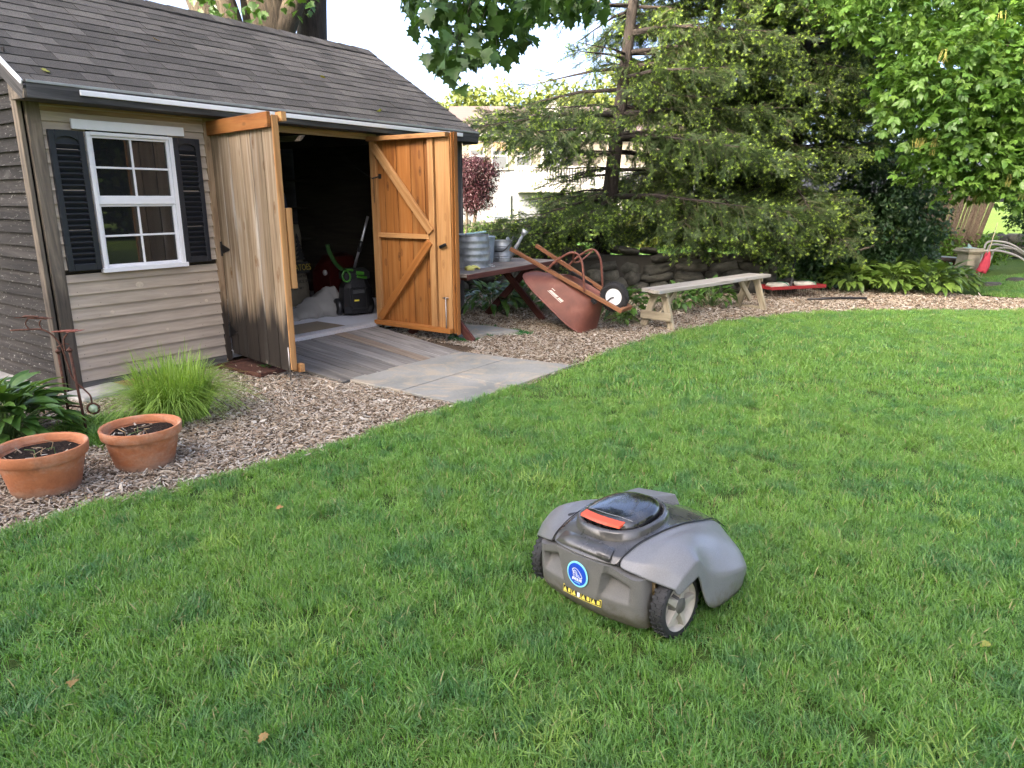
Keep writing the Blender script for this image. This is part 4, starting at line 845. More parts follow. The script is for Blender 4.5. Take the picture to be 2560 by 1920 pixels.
for xx in (-0.52, -2.16):
    board('leg', (xx, -0.07, 0.0), (xx, 0.58, 0.67), 0.085, 0.036, w_tr, tb, (1, 0, 0)); board('leg', (xx+0.04, 0.80, 0.0), (xx+0.04, 0.14, 0.67), 0.085, 0.036, w_tr, tb, (1, 0, 0)); board('leg_rail', (xx-0.03, 0.06, 0.645), (xx-0.03, 0.70, 0.645), 0.06, 0.03, w_tr, tb, (1, 0, 0))
zinc, t, b = newmat('galvanised_zinc'); n_ = noise(t, coords(t, 12), 1.0, 5); s_ = noise(t, coords(t, (8, 8, 1.2)), 1.0, 5)
c = ramp(t, n_, [(0.3, (0.20, 0.215, 0.225)), (0.6, (0.36, 0.385, 0.40)), (0.8, (0.47, 0.48, 0.48))]); c = mixc(t, ramp(t, s_, [(0.52, 0.0), (0.68, 0.6)]), c, (0.13, 0.13, 0.13))
t.links.new(c, b.inputs['Base Color']); b.inputs['Roughness'].default_value = 0.5; b.inputs['Metallic'].default_value = 0.55
def tw(a, w, z=0.715): return TC+TA*a+TW*w+Vector((0, 0, z))
def can(name, loc, prof, label, mat, n=44):
    p = thing(name, label, {'wash_tub': 'tub', 'bucket': 'bucket', 'watering_can': 'watering can'}[name], loc); edgesplit(lathe('body', prof, mat, p, n=n), 60); return p
prof = [(0, 0.0), (0.225, 0.0), (0.222, 0.012)]
for i in range(4):
    z_ = 0.06+i*0.075; prof += [(0.215-0.004*i, z_), (0.222-0.004*i, z_+0.012), (0.222-0.004*i, z_+0.026), (0.213-0.004*i, z_+0.04)]
prof += [(0.196, 0.355), (0.206, 0.362), (0.206, 0.372), (0.196, 0.374), (0.19, 0.36), (0.20, 0.03), (0, 0.02)]
tub = can('wash_tub', tw(-1.36, 0.45), prof, 'ribbed round zinc wash tub upside down at the table edge beside the door', zinc)
ob('lug_handle', mk(*tubeVF(smooth([(0.20, -0.10, 0.03), (0.24, -0.13, 0.01), (0.27, -0.08, 0.008), (0.24, -0.04, 0.02), (0.215, -0.05, 0.03)], 18), 0.006, 6), plain('bare_wire', (0.6, 0.58, 0.55), 0.4, 0.7), True), tub)
bkt = can('bucket', tw(-0.86, 0.62), [(0, 0), (0.125, 0.0), (0.13, 0.01), (0.155, 0.30), (0.162, 0.302), (0.165, 0.32), (0.15, 0.325), (0.0, 0.335)], 'plain blue-grey zinc pail with lid between tub and watering can', plain('blue_zinc', (0.27, 0.33, 0.40), 0.5, 0.4, 0.25, 14))
prof = [(0, 0), (0.115, 0.0), (0.117, 0.03)]
for z_ in (0.05, 0.075, 0.17, 0.195): prof += [(0.115, z_-0.008), (0.121, z_), (0.115, z_+0.008)]
prof += [(0.115, 0.25), (0.12, 0.252), (0.12, 0.262), (0.11, 0.262), (0.105, 0.03), (0, 0.02)]
wcn = can('watering_can', tw(-0.55, 0.52), prof, 'galvanised watering can with upturned spout on the table', zinc)
ob('spout', mk(*tubeVF([(0.10, -0.03, 0.05), (0.19, -0.02, 0.20), (0.27, 0.0, 0.34)], [0.03, 0.024, 0.017], 12), zinc, True), wcn); ob('spout_rose', mk(*tubeVF([(0.255, 0.0, 0.315), (0.30, 0.005, 0.385)], [0.02, 0.045], 14), zinc, True), wcn)
ob('handle', mk(*tubeVF(smooth([(-0.09, -0.08, 0.13), (0.02, -0.13, 0.14), (0.12, -0.11, 0.25), (0.14, -0.06, 0.31), (0.20, -0.02, 0.26)], 20), 0.008, 6), bk, True), wcn); ob('top_guard', mk(*hull([(0.11*math.cos(a), 0.11*math.sin(a), 0.262) for a in np.linspace(-0.8, 1.2, 7)]+[(0.085*math.cos(a), 0.085*math.sin(a), 0.30) for a in np.linspace(-0.3, 0.8, 4)]), zinc), wcn)
gl_ = thing('work_glove', 'crumpled yellow glove lying on the table before the tub', 'glove', tw(-1.72, 0.22), 0.6)
glm = plain('yellow_glove', (0.62, 0.58, 0.16), 0.8, 0, 0.1)
B = [xf(tubeVF(smooth([(-0.06, 0, 0.015), (0.0, 0.01, 0.04), (0.05, 0.0, 0.025)], 8), [0.02, 0.026, 0.028, 0.03, 0.03, 0.03, 0.028, 0.026, 0.024, 0.02, 0.018][:11], 8), (0, 0, 0))] if False else []
for i in range(4): B.append(tubeVF(smooth([(0.0, -0.03+0.02*i, 0.02), (0.045, -0.035+0.024*i, 0.035+0.006*(i % 2)), (0.085, -0.03+0.02*i, 0.012)], 6), 0.010, 7))
B.append(hull([(x, y, z) for x in (-0.07, 0.01) for y in (-0.04, 0.04) for z in (0.0, 0.035)]+[(-0.03, 0.0, 0.055)])); B.append(tubeVF([(-0.03, 0.03, 0.02), (-0.01, 0.065, 0.028), (0.02, 0.075, 0.012)], 0.011, 7))
ob('glove_body', mk(*join(B), glm, True), gl_)
bs = thing('blue_trowel', 'pale blue stick lying across the top of the zinc tub', 'stick', tw(-1.22, 0.50, 1.09), -0.2); o = box('stick_body', (0.24, 0.03, 0.018), (0.02, 0, 0.008), plain('pale_blue', (0.42, 0.66, 0.72), 0.5), bs, (0, R(-7), 0))

# ================================================================ wheelbarrow, tipped over and leaning on the table
bv = Vector((0.5, 0.866, 0)).normalized(); bu = Vector((0.866*0.9, -0.5*0.9, -0.436)).normalized(); bw = bu.cross(bv); bw = bw if bw.z > 0 else -bw
BN = Vector((-0.02, 8.42, 0.925))
wb = thing('wheelbarrow', 'rusty red wheelbarrow tipped over against the picnic table', 'wheelbarrow', (0.8, 8.3, 0))
def bp(u, v, w): return BN+bu*u+bv*v+bw*w-Vector((0.8, 8.3, 0))
w_rail = wood('barrow_rail', (0.18, 0.075, 0.035), (0.28, 0.125, 0.06), (0.37, 0.19, 0.10), (1.2, 18, 18), 0.75, 0.0, (0.55, 0.45, 0.36), -0.10)
trm, t, b = newmat('tray_red'); n_ = noise(t, coords(t, 5), 1.0, 6); f_ = noise(t, coords(t, 45), 1.0, 4)
c = ramp(t, n_, [(0.3, (0.10, 0.032, 0.022)), (0.55, (0.17, 0.056, 0.036)), (0.75, (0.235, 0.095, 0.064))]); c = mixc(t, ramp(t, f_, [(0.6, 0.0), (0.72, 0.5)]), c, (0.10, 0.05, 0.04))
t.links.new(c, b.inputs['Base Color']); b.inputs['Roughness'].default_value = 0.6; bump(t, b, f_, 0.15, 0.002)
vn0, vf0, vn1, vf1 = 0.0, 0.64, 0.15, 0.44
for (a, b_) in ((vn0, vn1), (vf0, vf1)):
    board('handle_rail', bp(0.0, a, 0), bp(1.50, b_, 0), 0.034, 0.045, w_rail, wb, bw)
board('front_crosspiece', bp(1.475, 0.13, 0.0), bp(1.475, 0.46, 0.0), 0.035, 0.05, w_rail, wb, bw)
# tray: bottom near the rails, rim away from them
def traypt(k, s):                                     # k around, s 0 bottom .. 1 rim
    n_ = 36; a = 2*math.pi*k/n_; e = 0.55; c_, s_ = math.cos(a), math.sin(a)
    cx = math.copysign(abs(c_)**e, c_); cy = math.copysign(abs(s_)**e, s_)
    u0, ul = 0.90, 0.27; u1, ul1 = 0.74, 0.50
    uc = u0+(u1-u0)*s; uh = ul+(ul1-ul)*s; vh = 0.20+(0.34-0.20)*s
    dep = -0.035-(0.18+0.24*(cx+1)/2)*s
    return uc+uh*cx, 0.30+vh*cy, dep
V = []; F = []; n_ = 36; lv = [0, 0.12, 0.4, 0.7, 0.97, 1.0]
for i, s in enumerate(lv):
    for k in range(n_): V.append(bp(*traypt(k, s)))
for k in range(n_): u, v, w = traypt(k, 1.0); V.append(bp(0.74+(u-0.74)*1.035, 0.30+(v-0.30)*1.05, w-0.002))
for i in range(len(lv)):
    for k in range(n_): F.append((i*n_+k, i*n_+(k+1) % n_, (i+1)*n_+(k+1) % n_, (i+1)*n_+k))
F.append(tuple(range(n_)))
tray = ob('tray', mk(V, F, trm, True), wb); tray.modifiers.new('s', 'SOLIDIFY').thickness = 0.003
rim = [bp(0.74+(traypt(k, 1.0)[0]-0.74)*1.03, 0.30+(traypt(k, 1.0)[1]-0.30)*1.045, traypt(k, 1.0)[2]) for k in range(37)]
ob('rolled_rim', mk(*tubeVF(rim, 0.008, 6, False), trm, True), wb)
# lettering on the near side of the tray
def trayq(cx, s):
    c_ = math.copysign(abs(cx)**(1/0.55), cx); k = (1.5*math.pi+math.asin(c_))*36/(2*math.pi); return bp(*traypt(k, s))
worn = plain('worn_white_print', (0.72, 0.66, 0.58), 0.7, 0, 0.15, 60)
def patchq(name, x0, x1, sa, sb, slant=0.0):
    P = [trayq(x0, sa), trayq(x1, sa), trayq(x1+slant, sb), trayq(x0+slant, sb)]; nrm = (P[1]-P[0]).cross(P[3]-P[0]).normalized()
    if nrm.dot(bv) > 0: nrm = -nrm
    return ob(name, mk([p+nrm*0.0045 for p in P]+[p+nrm*0.002 for p in P], [(0, 1, 2, 3), (0, 4, 5, 1), (1, 5, 6, 2), (2, 6, 7, 3), (3, 7, 4, 0)], worn), tray)
for i, (x0, w) in enumerate(((-0.36, .03), (-0.32, .035), (-0.275, .03), (-0.235, .04), (-0.185, .03), (-0.145, .035), (-0.10, .03), (-0.03, .035), (0.015, .03), (0.055, .035), (0.10, .03))): patchq('worn_print', x0, x0+w, 0.62, 0.545, 0.012)
patchq('worn_print', -0.37, 0.13, 0.655, 0.637)
for x0 in (-0.40, -0.355, -0.31): patchq('worn_print', x0, x0+0.025, 0.50, 0.465)
for vv, uu in ((0.10, 0.98), (0.50, 0.98)): board('tray_riser', bp(0.62, vv+0.01, -0.02), bp(1.18, vv+0.02, -0.02), 0.035, 0.03, bk, wb, bw); board('tray_clip', bp(1.14, vv, -0.045), bp(1.20, vv, -0.06), 0.06, 0.03, bk, wb, bw)
tubem = plain('leg_tube', (0.20, 0.075, 0.05), 0.6, 0.2, 0.3, 30)
for (va, vb) in ((0.04, 0.06), (0.60, 0.58)):
    tube('leg', smooth([bp(0.52, va, 0.01), bp(0.58, va, 0.16), bp(0.68, va, 0.30), bp(0.76, vb, 0.33), bp(0.86, vb, 0.27), bp(0.96, vb, 0.12), bp(1.02, vb+0.02, 0.0)], 30), 0.014, tubem, wb, 8)
tube('leg_brace', smooth([bp(0.72, 0.06, 0.31), bp(0.70, 0.20, 0.20), bp(0.70, 0.33, 0.17), bp(0.70, 0.46, 0.20), bp(0.72, 0.58, 0.31)], 24), 0.010, tubem, wb, 8)
# wheel
whl = thing('wheel', None, None); whl.parent = wb
def torusVF(Rr, r, n=40, m=14, fx=1.0):
    return latheVF([(Rr+r*math.cos(2*math.pi*j/m), fx*r*math.sin(2*math.pi*j/m)) for j in range(m+1)], n)
tyre_m, t, b = newmat('tyre_rubber'); ch = N(t, 'ShaderNodeTexVoronoi'); ch.inputs['Scale'].default_value = 55; b.inputs['Base Color'].default_value = (0.018, 0.018, 0.019, 1); b.inputs['Roughness'].default_value = 0.7
bump(t, b, ch.outputs['Distance'], 0.9, 0.006)
wc_ = bp(1.30, 0.30, 0.055); Mw = frame(bu, bv).to_euler()
bpy.data.objects.remove(whl)
whl = ob('wheel', mk(*latheVF([(0.0, -0.03), (0.035, -0.032), (0.085, -0.022), (0.112, -0.030), (0.112, 0.030), (0.085, 0.022), (0.035, 0.032), (0.0, 0.03)], 32), white, True), wb, wc_, Mw, 0.9); edgesplit(whl)
ob('tyre', mk(*torusVF(0.143, 0.046, 44, 14, 1.05), tyre_m, True), whl)
B = []
for i in range(36):
    a = i*math.pi/18
    for q in (-0.020, 0.020): B.append(xf(hull([(x, y, z) for x in (-0.010, 0.010) for y in (-0.009, 0.009) for z in (-0.004, 0.004)]), (0.186*math.cos(a+(0.08 if q > 0 else 0)), 0.186*math.sin(a+(0.08 if q > 0 else 0)), q), (0, R(90), a)))
ob('tread', mk(*join(B), tyre_m), whl); tube('axle', [bp(1.30, 0.12, 0.012), bp(1.30, 0.20, 0.05), bp(1.30, 0.40, 0.05), bp(1.30, 0.47, 0.012)], 0.010, bk, wb, 8)

# ================================================================ red de-thatching rake, mat, stones
dt = thing('lawn_rake', 'red tow-behind tine rake weighted with two pale stones', 'rake', (4.30, 11.05, 0), math.atan2(0.35, 0.97))
redp = plain('red_paint', (0.22, 0.016, 0.018), 0.5, 0, 0.15); wire = plain('tine_wire', (0.16, 0.11, 0.08), 0.5, 0.6)
box('deck', (1.02, 0.36, 0.012), (0.03, 0, 0.155), redp, dt)
for (y0,) in ((-0.18,), (0.18,)): board('rail', (-0.49, y0, 0.175), (0.54, y0, 0.175), 0.05, 0.012, redp, dt, (0, 1, 0))
for x0 in (-0.485, 0.54): board('rail', (x0, -0.18, 0.175), (x0, 0.18, 0.175), 0.045, 0.012, redp, dt, (1, 0, 0))
for i in range(11):
    x = -0.44+i*0.09
    for y0 in (-0.14, 0.12): tube('tine', smooth([(x, y0, 0.15), (x+0.01, y0+0.02, 0.11), (x, y0-0.01, 0.06), (x-0.005, y0-0.03, 0.0)], 8), 0.004, wire, dt, 5)
tube('tow_handle', [(0.02, 0.0, 0.17), (0.30, 0.30, 0.47), (0.60, 0.55, 0.79)], 0.016, bk, dt, 8)
stonem = plain('pale_stone', (0.40, 0.38, 0.32), 0.85, 0, 0.1)
for (xx, lab) in ((-0.22, 'pale flat weight stone on the rake deck, nearer the bench'), (0.28, 'pale flat weight stone on the rake deck, beyond the handle')):
    P = [(x*0.19*(1-abs(z)*0.2), y*0.11, z*0.035) for x in (-1, -0.6, 0.6, 1) for y in (-1, -0.5, 0.5, 1) for z in (-1, 0, 1) if abs(x)+abs(y) < 1.8]; V, F = hull(P)
    o = ob('weight_stone', mk(V, F, stonem, True), None, Vector((4.30, 11.05, 0.197))+Vector((0.97, 0.35, 0)).normalized()*xx+Vector((0, 0.02, 0)), (0, 0, 0.34)); tag(o, lab, 'stone', 'weights on the rake')
cord = plain('green_cord', (0.05, 0.22, 0.12), 0.7)
for xx in (-0.16, 0.36): ob('tie_cord', mk(*tubeVF(smooth([(xx, -0.19, 0.17), (xx, -0.11, 0.235), (xx+0.02, 0.10, 0.237), (xx, 0.19, 0.17)], 10), 0.006, 5), cord, True), dt)
pp = tube('black_pipe', [(4.42, 10.62, 0.03), (4.9, 10.72, 0.035), (5.35, 10.72, 0.03)], 0.018, bk, None, 8); tag(pp, 'black pipe lying on the mulch beside the red rake', 'pipe')
gmat = thing('step_stone', 'flat grey stepping stone by the table foot', 'stone', (-0.33, 8.0, 0)); 
P = [(-0.32, 0.48), (0.05, 0.34), (0.42, 0.02), (0.36, -0.08), (0.05, -0.14), (-0.10, -0.40), (-0.25, -0.38), (-0.42, 0.1)]
V = [(x, y, 0.0) for x, y in P]+[(x*0.97, y*0.97, 0.035) for x, y in P]; ob('slab_body', mk(V, [tuple(range(8, 16))]+[(i, (i+1) % 8, (i+1) % 8+8, i+8) for i in range(8)], slm), gmat)
turf = leafmat('green_turf', [(0.02, 0.13, 0.03), (0.03, 0.17, 0.04)], 0.1, 0.8); TT = [tuft(40, 0.06, 0.02, 0.5, 0.004, [turf], 700+i) for i in range(3)]
Q = np.array([p for p in np.c_[rng.uniform(-0.85, 0.30, 900), rng.uniform(7.4, 8.7, 900)] if inpoly(np.array([[p[0]+0.33, p[1]-8.0]]), [(x*1.22+0.02, y*1.15) for x, y in P])[0] and not inpoly(np.array([[p[0]+0.33, p[1]-8.0]]), P)[0]])
grass('moss', Q, TT, 'bright green moss fringing the grey stepping stone', None, 0.8, 1.3)

# ================================================================ dry stone wall behind the table and bench
swl = thing('stone_wall', 'dry stone wall of rough grey boulders behind the bench', 'wall', (1.5, 11.6, 0))
stm, t, b = newmat('field_stone'); n_ = noise(t, coords(t, 4), 1.0, 6, 0.65); f_ = noise(t, coords(t, 30), 1.0, 5, 0.7); oi = N(t, 'ShaderNodeObjectInfo')
c = ramp(t, n_, [(0.3, (0.035, 0.034, 0.027)), (0.55, (0.075, 0.073, 0.056)), (0.75, (0.125, 0.115, 0.088))]); c = mixc(t, 1.0, c, ramp(t, oi.outputs['Random'], [(0, 0.6), (1, 1.15)]), 'MULTIPLY'); c = mixc(t, 0.5, c, ramp(t, f_, [(0.3, 0.65), (0.7, 1.2)]), 'MULTIPLY')
t.links.new(c, b.inputs['Base Color']); b.inputs['Roughness'].default_value = 0.95; bump(t, b, f_, 0.7, 0.01)
def rockme(seed, sx, sy, sz):
    r = np.random.default_rng(seed); P = r.normal(size=(70, 3)); P /= np.linalg.norm(P, axis=1)[:, None]; P = np.sign(P)*np.abs(P)**0.62
    return mk(*hull((P*np.array((sx, sy, sz))*r.uniform(0.88, 1.06, (70, 1))).tolist()), stm, True)
ROCK = [rockme(i, 0.5, 0.4, 0.5) for i in range(12)]
board('wall_core', (-3.2, 0.12, 0.30), (2.5, 0.0, 0.30), 0.60, 0.22, plain('wall_soil', (0.03, 0.027, 0.02), 0.95), swl, (0, -1, 0))
rr = random.Random(9)
for row in range(5):
    x = -3.2+rr.uniform(0, 0.2)
    while x < (2.7 if row < 3 else 2.3):
        w = rr.uniform(0.16, 0.55); h = (0.24, 0.20, 0.17, 0.14, 0.11)[row]*rr.uniform(0.75, 1.45); yb = -0.02*x
        z = (0.09, 0.26, 0.42, 0.56, 0.67)[row]
        if row == 4 and rr.random() < 0.4 or (row > 2 and x < 0.3 and rr.random() < 0.6): x += w; continue
        ob('stone', rr.choice(ROCK), swl, (x+w/2, yb+rr.uniform(-.06, .06)+row*0.02, z), (rr.uniform(-.25, .25), rr.uniform(-.3, .3), rr.uniform(-.4, .4)), (w*1.06, rr.uniform(0.4, 0.6), h*1.1)); x += w
# ================================================================ robot mower (local: x right, y forward, z up)
mw = thing('robot_mower', 'grey robotic lawn mower with blue round sticker on the lawn', 'robot mower', (0.374, 2.415, 0.005), R(-47))
mw.scale = (1.04, 1.03, 1.04)
mw.rotation_euler = (R(0.0), R(-3.0), R(-47))
def mowgrey(name, col, rough, coat, spk=0.12):
    m, t, b = newmat(name); n_ = noise(t, coords(t, 260, False), 1.0, 2, 0.7); d_ = noise(t, coords(t, 7, False), 1.0, 5, 0.6)
    c = mixc(t, 1.0, col, ramp(t, n_, [(0.3, 1-spk), (0.7, 1+spk)]), 'MULTIPLY'); c = mixc(t, ramp(t, d_, [(0.50, 0.0), (0.72, 0.45)]), c, (0.17, 0.163, 0.145))
    sz = N(t, 'ShaderNodeSeparateXYZ'); t.links.new(N(t, 'ShaderNodeTexCoord').outputs['Object'], sz.inputs[0]); g_ = noise(t, coords(t, 38, False), 1.0, 6, 0.75); zz = math_(t, 'ADD', sz.outputs['Z'], math_(t, 'MULTIPLY', math_(t, 'SUBTRACT', g_, 0.5), 0.22)); c = mixc(t, ramp(t, zz, [(0.035, 0.75), (0.10, 0.0)]), c, (0.085, 0.075, 0.045))     # caked clippings and soil along the lower edges
    t.links.new(c, b.inputs['Base Color']); t.links.new(ramp(t, d_, [(0.3, rough), (0.7, rough+0.16)]), b.inputs['Roughness'])
    b.inputs['Coat Weight'].default_value = coat; b.inputs['Coat Roughness'].default_value = 0.08; bump(t, b, n_, 0.05, 0.0005); return m
mg = mowgrey('mower_grey', (0.165, 0.170, 0.178), 0.28, 0.0); mg2 = mowgrey('mower_rear_grey', (0.125, 0.123, 0.117), 0.46, 0.0); md = mowgrey('mower_dark', (0.055, 0.054, 0.052), 0.20, 0.6); mb = mowgrey('mower_black', (0.008, 0.008, 0.009), 0.10, 0.8, 0.02)
mr = plain('mower_red', (0.62, 0.085, 0.035), 0.4, 0, 0.04); mk_ = plain('mower_seam', (0.01, 0.01, 0.01), 0.6); rub = plain('mower_rubber', (0.020, 0.021, 0.023), 0.65, 0, 0.25, 30, 0.3); hub = plain('mower_hub', (0.36, 0.34, 0.29), 0.5, 0, 0.15, 20); hubc = plain('mower_hub_cap', (0.10, 0.097, 0.088), 0.5, 0, 0.2, 20)
rows = [
 [(0, -.165, .25), (.08, -.160, .25), (.15, -.142, .248), (.19, -.125, .237), (.235, -.106, .222), (.282, -.082, .207), (.316, -.056, .193), (.322, -.048, .166)],
 [(0, -.143, .275), (.08, -.138, .275), (.15, -.118, .272), (.185, -.10, .264), (.235, -.076, .262), (.288, -.046, .250), (.323, -.02, .226), (.329, -.012, .184)],
 [(0, -.03, .318), (.085, -.03, .314), (.158, -.03, .300), (.188, -.02, .290), (.23, .0, .303), (.29, .02, .292), (.328, .036, .258), (.334, .042, .203)],
 [(0, .10, .325), (.085, .10, .322), (.172, .10, .308), (.20, .10, .299), (.23, .105, .312), (.287, .085, .297), (.326, .076, .263), (.333, .068, .210)],
 [(0, .20, .322), (.085, .2, .318), (.182, .2, .303), (.208, .2, .295), (.235, .185, .292), (.285, .155, .258), (.327, .128, .175), (.333, .112, .040)],
 [(0, .32, .295), (.085, .32, .292), (.18, .315, .276), (.205, .31, .262), (.23, .3, .250), (.28, .29, .215), (.338, .26, .14), (.334, .24, .040)],
 [(0, .45, .255), (.085, .45, .25), (.155, .435, .238), (.19, .42, .217), (.23, .405, .20), (.28, .39, .175), (.335, .37, .125), (.328, .355, .040)],
 [(0, .55, .19), (.085, .545, .188), (.155, .52, .178), (.195, .50, .165), (.235, .475, .155), (.275, .455, .14), (.305, .43, .10), (.30, .42, .05)],
 [(0, .575, .06), (.085, .57, .06), (.155, .545, .06), (.195, .52, .055), (.235, .49, .05), (.27, .47, .05), (.295, .445, .05), (.29, .43, .045)]]
def gridpart(name, c0, c1, r0, r1, mat, mirror, dz=0.0, crease=()):
    V = []; idx = {}
    cols = list(range(c0, c1+1))
    seq = [(-1, c) for c in reversed(cols) if not (mirror and c == 0)]+[(1, c) for c in cols] if mirror else [(1, c) for c in cols]
    for r in range(r0, r1+1):
        for (s, c) in seq: x, y, z = rows[r][c]; V.append((s*x, y, z+dz))
    n = len(seq); F = []
    for r in range(r1-r0):
        for c in range(n-1): a = r*n+c; F.append((a, a+1, a+n+1, a+n))
    me = mk(V, F, mat, True); o = ob(name, me, mw); subsurf(o, 3)
    at = me.attributes.new('crease_edge', 'FLOAT', 'EDGE'); vals = []
    for e in me.edges:
        a, b_ = e.vertices; ra, ca = divmod(a, n); rb, cb = divmod(b_, n); v = 0.0
        if ra == rb and (ra+r0) in crease: v = 0.6
        if ca == cb and (seq[ca][1] == 6): v = 0.7
        if ca == cb and (seq[ca][1] == 4): v = 0.3
        vals.append(v)
    at.data.foreach_set('value', vals)
    so_ = o.modifiers.new('s', 'SOLIDIFY'); so_.thickness = 0.006; so_.offset = -1; return o
gridpart('top_cover', 0, 2, 0, 7, md, True, 0.0, (1,))
for s in (1, -1):
    o = gridpart('fender', 2, 7, 0, 8, mg, False, -0.0015, (1,)); o.name = 'fender'
    if s < 0: o.scale = (-1, 1, 1)
gridpart('front_bumper', 0, 2, 7, 8, mg, True)
# seams
for s in (1, -1): tube('seam', smooth([(s*rows[r][2][0], rows[r][2][1], rows[r][2][2]+0.001) for r in range(0, 8)], 40), 0.0022, mk_, mw, 5)
# lid with ring and stop bar
def oval(a, b_, n=48, e=0.8, yc=0.0, flat=None):
    out = []
    for k in range(n):
        t = 2*math.pi*k/n; c_, s_ = math.cos(t), math.sin(t); x = a*math.copysign(abs(c_)**e, c_); y = b_*math.copysign(abs(s_)**e, s_)
        if flat is not None and y < flat: y = flat+(y-flat)*0.25
        out.append((x, y+yc))
    return out
def stack(name, levels, mat, cap=True, n=48, sm=True):
    V = []; F = []
    for (a, b_, z, yc, fl, tilt) in levels:
        for (x, y) in oval(a, b_, n, 0.82, yc, fl): V.append((x, y, z+tilt*(y-0.06)-0.22*x*x))
    for i in range(len(levels)-1):
        for k in range(n): F.append((i*n+k, i*n+(k+1) % n, (i+1)*n+(k+1) % n, (i+1)*n+k))
    if cap: F.append(tuple(range((len(levels)-1)*n, len(levels)*n)))
    return ob(name, mk(V, F, mat, sm), mw)
LT = 0.06
stack('lid_ring', [(.150, .172, .300, .075, None, LT), (.147, .168, .330, .075, None, LT), (.140, .160, .339, .075, None, LT), (.131, .150, .336, .075, None, LT), (.128, .147, .31, .075, None, LT)], md, False)
stack('lid', [(.120, .145, .300, .070, -.105, LT), (.120, .145, .338, .070, -.105, LT), (.117, .141, .350, .070, -.102, LT), (.108, .130, .3565, .072, -.094, LT), (.085, .105, .360, .078, -.08, LT), (.04, .06, .363, .085, -.05, LT)], mb)
V = []; n_ = 12
for i in range(n_+1):
    u = -1+2*i/n_; x = 0.088*u; y = -0.046+0.012*u*u; z = 0.3487-0.22*x*x
    V += [(x, y-0.022, z-0.0115), (x, y-0.018, z-0.003), (x, y+0.012, z+0.0025), (x, y+0.014, z-0.006)]
F = []
for i in range(n_):
    a, b_ = i*4, i*4+4
    for j in range(3): F.append((a+j, b_+j, b_+j+1, a+j+1))
F += [(0, 1, 2, 3), tuple(range(n_*4+3, n_*4-1, -1))]
edgesplit(ob('stop_bar', mk(V, F, mr, True), mw), 30)
tube('lid_line', smooth([(-0.105, -0.010, 0.352), (0.02, -0.015, 0.356), (0.05, -0.008, 0.3555), (0.108, -0.005, 0.352)], 20), 0.0012, plain('lid_line_grey', (0.25, 0.26, 0.27), 0.3), mw, 5)
# rear carrying handle groove on the dark cover
ob('rear_handle', mk(*hull([(s*x, y, z) for s in (-1, 1) for x, y, z in ((0.118, -0.136, 0.276), (0.122, -0.156, 0.262), (0.11, -0.108, 0.290), (0.06, -0.112, 0.293), (0.06, -0.160, 0.263), (0.06, -0.142, 0.281))]), md, True), mw).modifiers.new('b', 'BEVEL').width = 0.003
# front sensor housing and a black lump painting the shade in the left side recess
ob('sensor_housing', mk(*hull([(x, y, z) for x, y, z in ((-0.235, 0.30, 0.24), (-0.07, 0.34, 0.26), (-0.235, 0.46, 0.20), (-0.03, 0.50, 0.22), (-0.225, 0.32, 0.277), (-0.08, 0.35, 0.290), (-0.215, 0.45, 0.268), (-0.045, 0.485, 0.272))]), mg), mw).modifiers.new('b', 'BEVEL').width = 0.006
for s in (-1,): ob('notch_shade', mk(*hull([(s*x, y, z) for x, y, z in ((0.165, -0.045, 0.278), (0.19, -0.05, 0.279), (0.205, 0.0, 0.291), (0.18, 0.03, 0.297), (0.16, 0.0, 0.294), (0.18, -0.01, 0.26))]), mk_), mw)
# rear panel
def ss(x, a, b_): t = min(1, max(0, (x-a)/(b_-a))); return t*t*(3-2*t)
path = []
for i in range(33): x = 0.19*i/32; path.append((x, 0.55*x*x, 0.0))
for i in range(1, 11): a = i/10*math.pi/2; path.append((0.19+0.045*math.sin(a), 0.55*0.19**2+0.045*(1-math.cos(a)), 0.0))
for i in range(1, 5): path.append((0.235, 0.55*0.19**2+0.045+0.03*i, 0))
full = [(-x, y) for x, y, _ in reversed(path[1:])]+[(x, y) for x, y, _ in path]; zs = [0.246, 0.243, 0.238]+[0.234-0.0068*i for i in range(28)]+[0.036, 0.028]
def rear_y(x, z):
    ax = abs(x); eg = 0.070+0.26*max(0, z-0.10); y = -0.158
    side_m = ss(ax, eg, eg+0.010)*(1-ss(ax, 0.180, 0.200)); ins_ = ss(z, 0.122, 0.128)*(1-ss(z, 0.208, 0.215))
    y += side_m*ins_*0.036*min(1, max(0, (z-0.118)/0.085)); y += (1-ss(ax, eg, eg+0.008))*ss(z, 0.098, 0.106)*(-0.009)
    y += 2.2*max(0, 0.075-z)**1.5 + 0.10*max(0, 0.12-z)
    return y
V = []; F = []; m_ = len(full)
zs = [0.2561, 0.2535]+zs
for z in zs:
    if z > 0.25:                                      # shelf that tucks in under the cover
        q = 0.09 if z > 0.255 else 0.012
        for (x, y) in full: V.append((x*(1-q), y+rear_y(x, 0.24)+q*0.9, 0.2475+q*0.05-0.030*ss(abs(x), 0.09, 0.22)))
        continue
    for (x, y) in full: V.append((x*(1-0.6*max(0, 0.07-z)), y+rear_y(x, z), z-0.030*ss(abs(x), 0.09, 0.22)*ss(z, 0.10, 0.246)))
for i in range(len(zs)-1):
    for k in range(m_-1): a = i*m_+k; F.append((a, a+m_, a+m_+1, a+1))
rp = ob('rear_panel', mk(V, F, mg2, True), mw); edgesplit(rp, 42)
